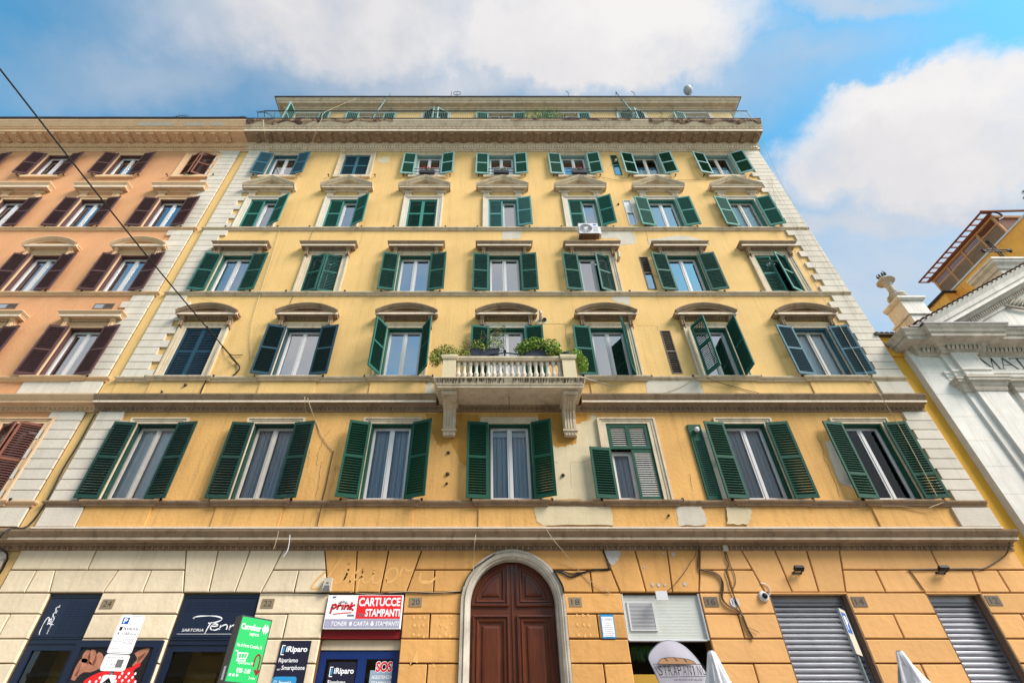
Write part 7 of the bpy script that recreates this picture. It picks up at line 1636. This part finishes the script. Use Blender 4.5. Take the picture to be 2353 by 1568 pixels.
rnd = random.Random(41); b = MB(); foliage(b, (2.52, -.03, 11.2), (.14, .03, .75), 70, .022, rnd, .0, 2); tv = b.build('wall_climber', ['leaf_brown', 'leaf_yellow'], None); tag(tv, 'thin dry climber on the wall right of the balcony window', 'plant')
for i, (off, x_, y_, lab, fl) in enumerate((((850, 250), 1600, 890, 'third', 'flower_red'), ((850, 250), 2255, 890, 'fourth', 'flower_white'), ((1700, 250), 722, 885, 'fifth', 'flower_red'))):
    c = zz(off, x_, y_); c = Vector((c.x, -.12, 20.98)); colr = {'flower_red': 'red', 'flower_white': 'white'}[fl]
    t = thing('flower_box', 'small sill flower box with %s blooms at the %s top window' % (colr, lab), 'flower box', (c.x, -.12, 20.98), local=False)
    b = MB(); b.box(c.x - .32, c.x + .32, -.22, -.03, 21.0, 21.16); b.build('box', 'planter', t); rnd = random.Random(50 + i); b = MB(); foliage(b, (c.x, -.13, 21.22), (.36, .13, .15), 300, .03, rnd, .2, 2); b.build('foliage', ['leaf_green', 'leaf_dark'], t)
    b = MB(); foliage(b, (c.x - .02, -.17, 21.33), (.32, .12, .10), 90, .034, rnd, .3); b.build('flowers', fl, t)
    b = MB(); b.tube([(c.x - .55, -.2, 21.28), (c.x + .55, -.2, 21.28)], .012, 4); b.tube([(c.x - .55, -.2, 21.05), (c.x + .55, -.2, 21.05)], .012, 4)
    for q in range(7): b.tube([(c.x - .55 + q * 1.1 / 6, -.2, 21.05), (c.x - .55 + q * 1.1 / 6, -.2, 21.28)], .006, 4)
    b.build('iron_rail', 'iron', t)
plant('terrace_shrub', 'yellow green shrub behind the roof railing near the middle', (2.55, -.55, 24.2), (.85, .3, .7), 900, .05, ['leaf_yellow', 'leaf_green'], 61, None, .2, lobes=[((2.2, -.6, 25.0), (.6, .25, .55), .5), ((3.0, -.6, 25.1), (.55, .25, .55), .4), ((2.6, -.6, 25.6), (.8, .2, .25), .1)])
t = thing('spiky_plant', 'dark spiky plant at the left end of the roof terrace', 'plant', (-10.0, -.4, 24.15), local=False); rnd = random.Random(62); b = MB()
for i in range(22): a = rnd.uniform(0, 6.28); l = rnd.uniform(.5, 1.1); e = Vector((-10.0 + math.cos(a) * l * .6, -.4 + math.sin(a) * .3, 24.9 + l)); s_ = Vector((-10.0, -.4, 24.5)); sd = Vector((-math.sin(a), .2, 0)) * .05; b.face([s_ - sd, s_ + sd, e])
b.build('leaves', 'palm_leaf', t); b = MB(); b.lathe([(.16, 0), (.22, .35)], (-10.0, -.4, 24.15), 12); b.build('pot', 'terracotta', t)
rnd = random.Random(64); b = MB()
for cx_ in (-11.7, -11.25): foliage(b, (cx_, -.85, 24.35), (.3, .12, .18), 60, .03, rnd, .0)
tag(b.build('roof_weeds', 'leaf_brown', None), 'sparse weeds growing on the orange house gutter beside the terrace', 'plant')
for i, (x_, y_, lab, col_) in enumerate(((900, 385, 'small pale pot on the roof terrace right of the shrub', 'dish_grey'), (1480, 375, 'pot with red flowers on the roof terrace', 'terracotta'), (795 - 2210, 405, 'small terracotta pot near the left awning prop', 'terracotta'))):
    c = zz((1700, 250), x_, y_, ); cx_ = at(c.x, 0).x if False else zz((1700, 250), x_, y_).x; b = MB(); b.lathe([(.10, 0), (.14, .25), (.15, .28)], (cx_ * .93, -.7, 24.14), 10); o = b.build('flower_pot', col_, None); tag(o, lab, 'pot'); WL[o.name] = tuple(o.location)
    if i == 1: b = MB(); foliage(b, (cx_ * .93, -.7, 25.0), (.12, .1, .5), 40, .05, random.Random(3), .0, 2); b.build('flowers', ['flower_red', 'leaf_green'], o)
# ------------------------------------------------------------------ cables
def wire(label, pts, r=.008, m='cable_pale', sm=4):
    b = MB(); b.tube(smooth_pts([tuple(p) for p in pts], sm), r, 5); return tag(b.build('cable', m, None), label, 'cable')
def zp(off, d, *pts): return [at(off[0] * .672 + x * .2571, off[1] * .672 + y * .2571, d) for x, y in pts]
def gp(n, d, *pts): return [G(n, x, y, d) for x, y in pts]
e0, e1 = at(-40, 108, -8.6), at(543, 832, -.03); mid_ = (e0 + e1) / 2; mid_.z -= .10
o = wire('thick black span wire crossing the orange house from upper left', [e0, mid_, e1], .018, 'cable_black', 10)
wire('loose black cable end hanging below the span wire anchor', [e1] + zp((0, 900), -.06, (2140, 925), (2125, 965), (2070, 1010)), .022, 'cable_black')
wire('thin wire tied beside the black span wire anchor', [e0.lerp(e1, .82)] + zp((0, 900), -.08, (1900, 640), (2040, 805)) + zp((0, 900), -.06, (2070, 850), (2130, 910)), .014, 'cable_black')
wire('short bracket wire right of the span wire anchor', zp((0, 900), -.04, (2045, 805), (2090, 820), (2170, 815)), .012, 'cable_black')
wire('black cable below the first closed blue window', zp((0, 900), -.06, (1905, 1012), (1860, 1020), (1830, 1070), (1780, 1180), (1765, 1192)), .018, 'cable_black')
wire('pale rope from penthouse roof down past the second top window', [at(850 * .672 + 960 * .2571, 250 * .672 + 230 * .2571, -.78)] + zp((850, 250), -1.03, (690, 345), (650, 415)) + zp((850, 250), -.8, (600, 530)) + zp((850, 250), -.15, (530, 720), (450, 930), (400, 1060)), .010)
wire('pale wire hanging from the left end of the top cornice', zp((850, 250), -1.03, (130, 420), (140, 520)) + zp((850, 250), -.5, (160, 600)) + zp((850, 250), -.1, (210, 700)), .014)
wire('thin pale wire running down between first and second window columns', zp((850, 250), -.05, (285, 1380), (230, 1560)) + zp((850, 800), -.05, (180, 290), (95, 560), (40, 760), (20, 920), (30, 1130), (60, 1215), (130, 1275)), .008)
wire('thin wire crossing the wall left of the third row second window', zp((850, 800), -.04, (580, -40), (545, 50)) + zp((850, 800), -.02, (395, 550), (365, 620)), .007, 'cable_brown')
wire('pale cable looping from the middle cornice to the cracked wall', zp((850, 1350), -.40, (525, 22)) + zp((850, 1350), -.3, (545, 90)) + zp((850, 1350), -.03, (590, 215), (640, 330), (690, 410), (757, 497)), .010)
wire('brown cable running down from the looping cable to the ground cornice', zp((850, 1350), -.03, (757, 497), (720, 660), (685, 830), (655, 940)) + zp((850, 1350), -.13, (650, 975)) + zp((850, 1350), -.04, (640, 1030), (610, 1175)), .012, 'cable_brown')
wire('short pale cable over the middle cornice left of the looping cable', zp((850, 1350), -.40, (502, 15), (500, 60)) + zp((850, 1350), -.1, (508, 130), (515, 160)), .008)
wire('white wire hanging over the ground cornice above number 22', gp(1, -.45, (912, -20), (905, 60), (885, 150), (840, 215)), .009, 'plastic_white')
wire('thin pale wire left of the white wire above number 22', gp(1, -.45, (790, -60), (770, 30), (738, 130)), .006)
wire('pale wire hanging from ground cornice to the door arch', gp(2, -.44, (710, -20), (695, 80)) + gp(2, -.12, (690, 200), (682, 355)), .007)
wire('long slanting wire from ground cornice right of the arched door', zp((1700, 1350), -.44, (435, 1195), (500, 1290)) + gp(2, -.2, (1640, 150)) + gp(2, -.06, (1800, 345), (1960, 490), (2150, 605)), .008)
wire('bundle of black cables sagging right of the door arch', gp(2, -.05, (1560, 365), (1640, 385), (1720, 430), (1800, 410), (1930, 362), (2060, 352), (2145, 345)) , .018, 'cable_black')
wire('second sagging black cable under the bundle by the arch', gp(2, -.05, (1555, 370), (1620, 365), (1730, 395), (1830, 385), (1930, 365)), .012, 'cable_black')
wire('black cable following the joint from the cornice near the white plaster scar', gp(2, -.045, (2145, 345), (2105, 230), (2065, 115)) , .014, 'cable_black')
wire('black cable along the right side of the door arch', gp(2, -.11, (1545, 365), (1600, 450), (1640, 530), (1655, 600)), .018, 'cable_black')
wire('grey cables along the joint left of the door arch', gp(1, -.05, (600, 605), (900, 605), (1300, 610)) + gp(2, -.05, (-600, 600), (-300, 605), (0, 602), (200, 606), (420, 600), (560, 577)) + gp(2, -.11, (600, 470), (680, 350), (800, 260), (920, 182)), .011, 'cable_black')
wire('second grey cable along the joint left of the door arch', gp(2, -.05, (-640, 595), (-420, 615), (-200, 600), (0, 588), (300, 598), (560, 580)), .008, 'cable_pale')
wire('thick brown cable bundle from the cornice to the oval number tile', gp(3, -.06, (1222, 135), (1218, 330), (1290, 362), (1390, 385), (1455, 440), (1470, 520), (1462, 610), (1480, 680), (1540, 740), (1640, 790), (1695, 860)), .020, 'cable_brown')
wire('second strand of the brown bundle by the oval tile', gp(3, -.075, (1230, 350), (1400, 395), (1470, 470), (1480, 560), (1470, 650), (1520, 730), (1620, 780)), .016, 'cable_brown')
wire('frayed brown cable end hanging below the oval tile', gp(3, -.06, (1690, 850), (1720, 930), (1745, 990), (1785, 1060), (1803, 1095)), .022, 'cable_brown')
wire('thin strand curling from the frayed brown cable end', gp(3, -.06, (1740, 970), (1790, 990), (1862, 1022)), .006, 'cable_brown')
wire('brown cable from the junction box down through the oval tile', gp(3, -.06, (1500, 160), (1510, 240), (1540, 300), (1512, 370), (1535, 450), (1555, 530), (1590, 620), (1640, 740), (1690, 840)), .014, 'cable_brown')
wire('thin brown cable right of the junction box cable', gp(3, -.05, (1510, 160), (1560, 310), (1600, 400), (1610, 500), (1580, 560)), .009, 'cable_brown')
wire('slack thin wire from the ground cornice to the panel antenna', gp(3, -.40, (1205, 30)) + gp(3, -.1, (1180, 200), (1140, 260), (1050, 400), (950, 520), (860, 600)), .008, 'cable_brown')
wire('white wire curling from the dome camera', gp(3, -.05, (1880, 497), (1940, 510), (1980, 560), (1985, 610), (1960, 630)), .009, 'plastic_white')
wire('black cable from the right end of the ground cornice to the floodlight', gp(4, -.36, (2195, 45)) + gp(4, -.2, (2190, 110)) + gp(4, -.06, (2150, 200), (2050, 270), (1920, 340), (1800, 342), (1500, 345), (1110, 352)), .014, 'cable_brown')
wire('dark cable along the slanted joint above the rightmost shutter', gp(4, -.045, (1112, 352), (1200, 470), (1268, 568)), .010, 'cable_brown')
wire('white cable from the balcony corner to the wall', zp((1700, 800), -.35, (695, 1258)) + zp((1700, 800), -.2, (800, 1290)) + zp((1700, 800), -.05, (900, 1320), (1020, 1355)), .014, 'plastic_white')
wire('slack pale wire under the fifth second-row window', zp((1700, 800), -.12, (860, 1262), (960, 1300), (1080, 1312), (1200, 1295), (1318, 1255)), .008)
wire('slack pale wire over the grey plaster panel', zp((1700, 800), -.06, (1760, 1262), (1700, 1330), (1600, 1380), (1480, 1420)), .007)
wire('brown wire slanting right below the sixth second-row window', zp((1700, 800), -.12, (1830, 1260), (1950, 1315)) + zp((1700, 800), -.06, (2150, 1370), (2340, 1420)), .009, 'cable_brown')
wire('pale rope down the right end of the facade past blue shutters', zp((2600, 600), -.16, (95, 20), (140, 280), (155, 410), (240, 570), (420, 860), (505, 1010), (600, 1160), (690, 1320)) + zp((2600, 1100), -.2, (715, 55), (830, 260), (945, 455), (1000, 540)) + zp((2600, 1100), -.42, (1070, 655)) + zp((2600, 1100), -.2, (1230, 920), (1400, 1230), (1575, 1555)), .009)
wire('second pale wire between top cornice and blue shutters at right', zp((2600, 600), -.12, (75, 0), (300, 400), (420, 620), (480, 740), (505, 1000)), .006)
wire('thin slack wires from the top cornice corner beyond the facade', [at(1722, 268, -1.0), at(1740, 300, -1.0), at(1800, 430, -.3), at(1905, 610, -.15), at(1968, 720, -.1)], .006)
wire('slack wire below the seventh first-storey window', zp((2600, 1600), -.13, (1640, 300), (1520, 345)) + zp((2600, 1600), -.08, (1480, 372), (1400, 360), (1270, 338), (1080, 335)), .010)
wire('thin line strung between the sixth and seventh top windows', zp((1700, 250), -.04, (900, 925), (1080, 958), (1200, 958)) + zp((1700, 250), -.04, (1680, 955), (1890, 950)), .007, 'cable_brown')
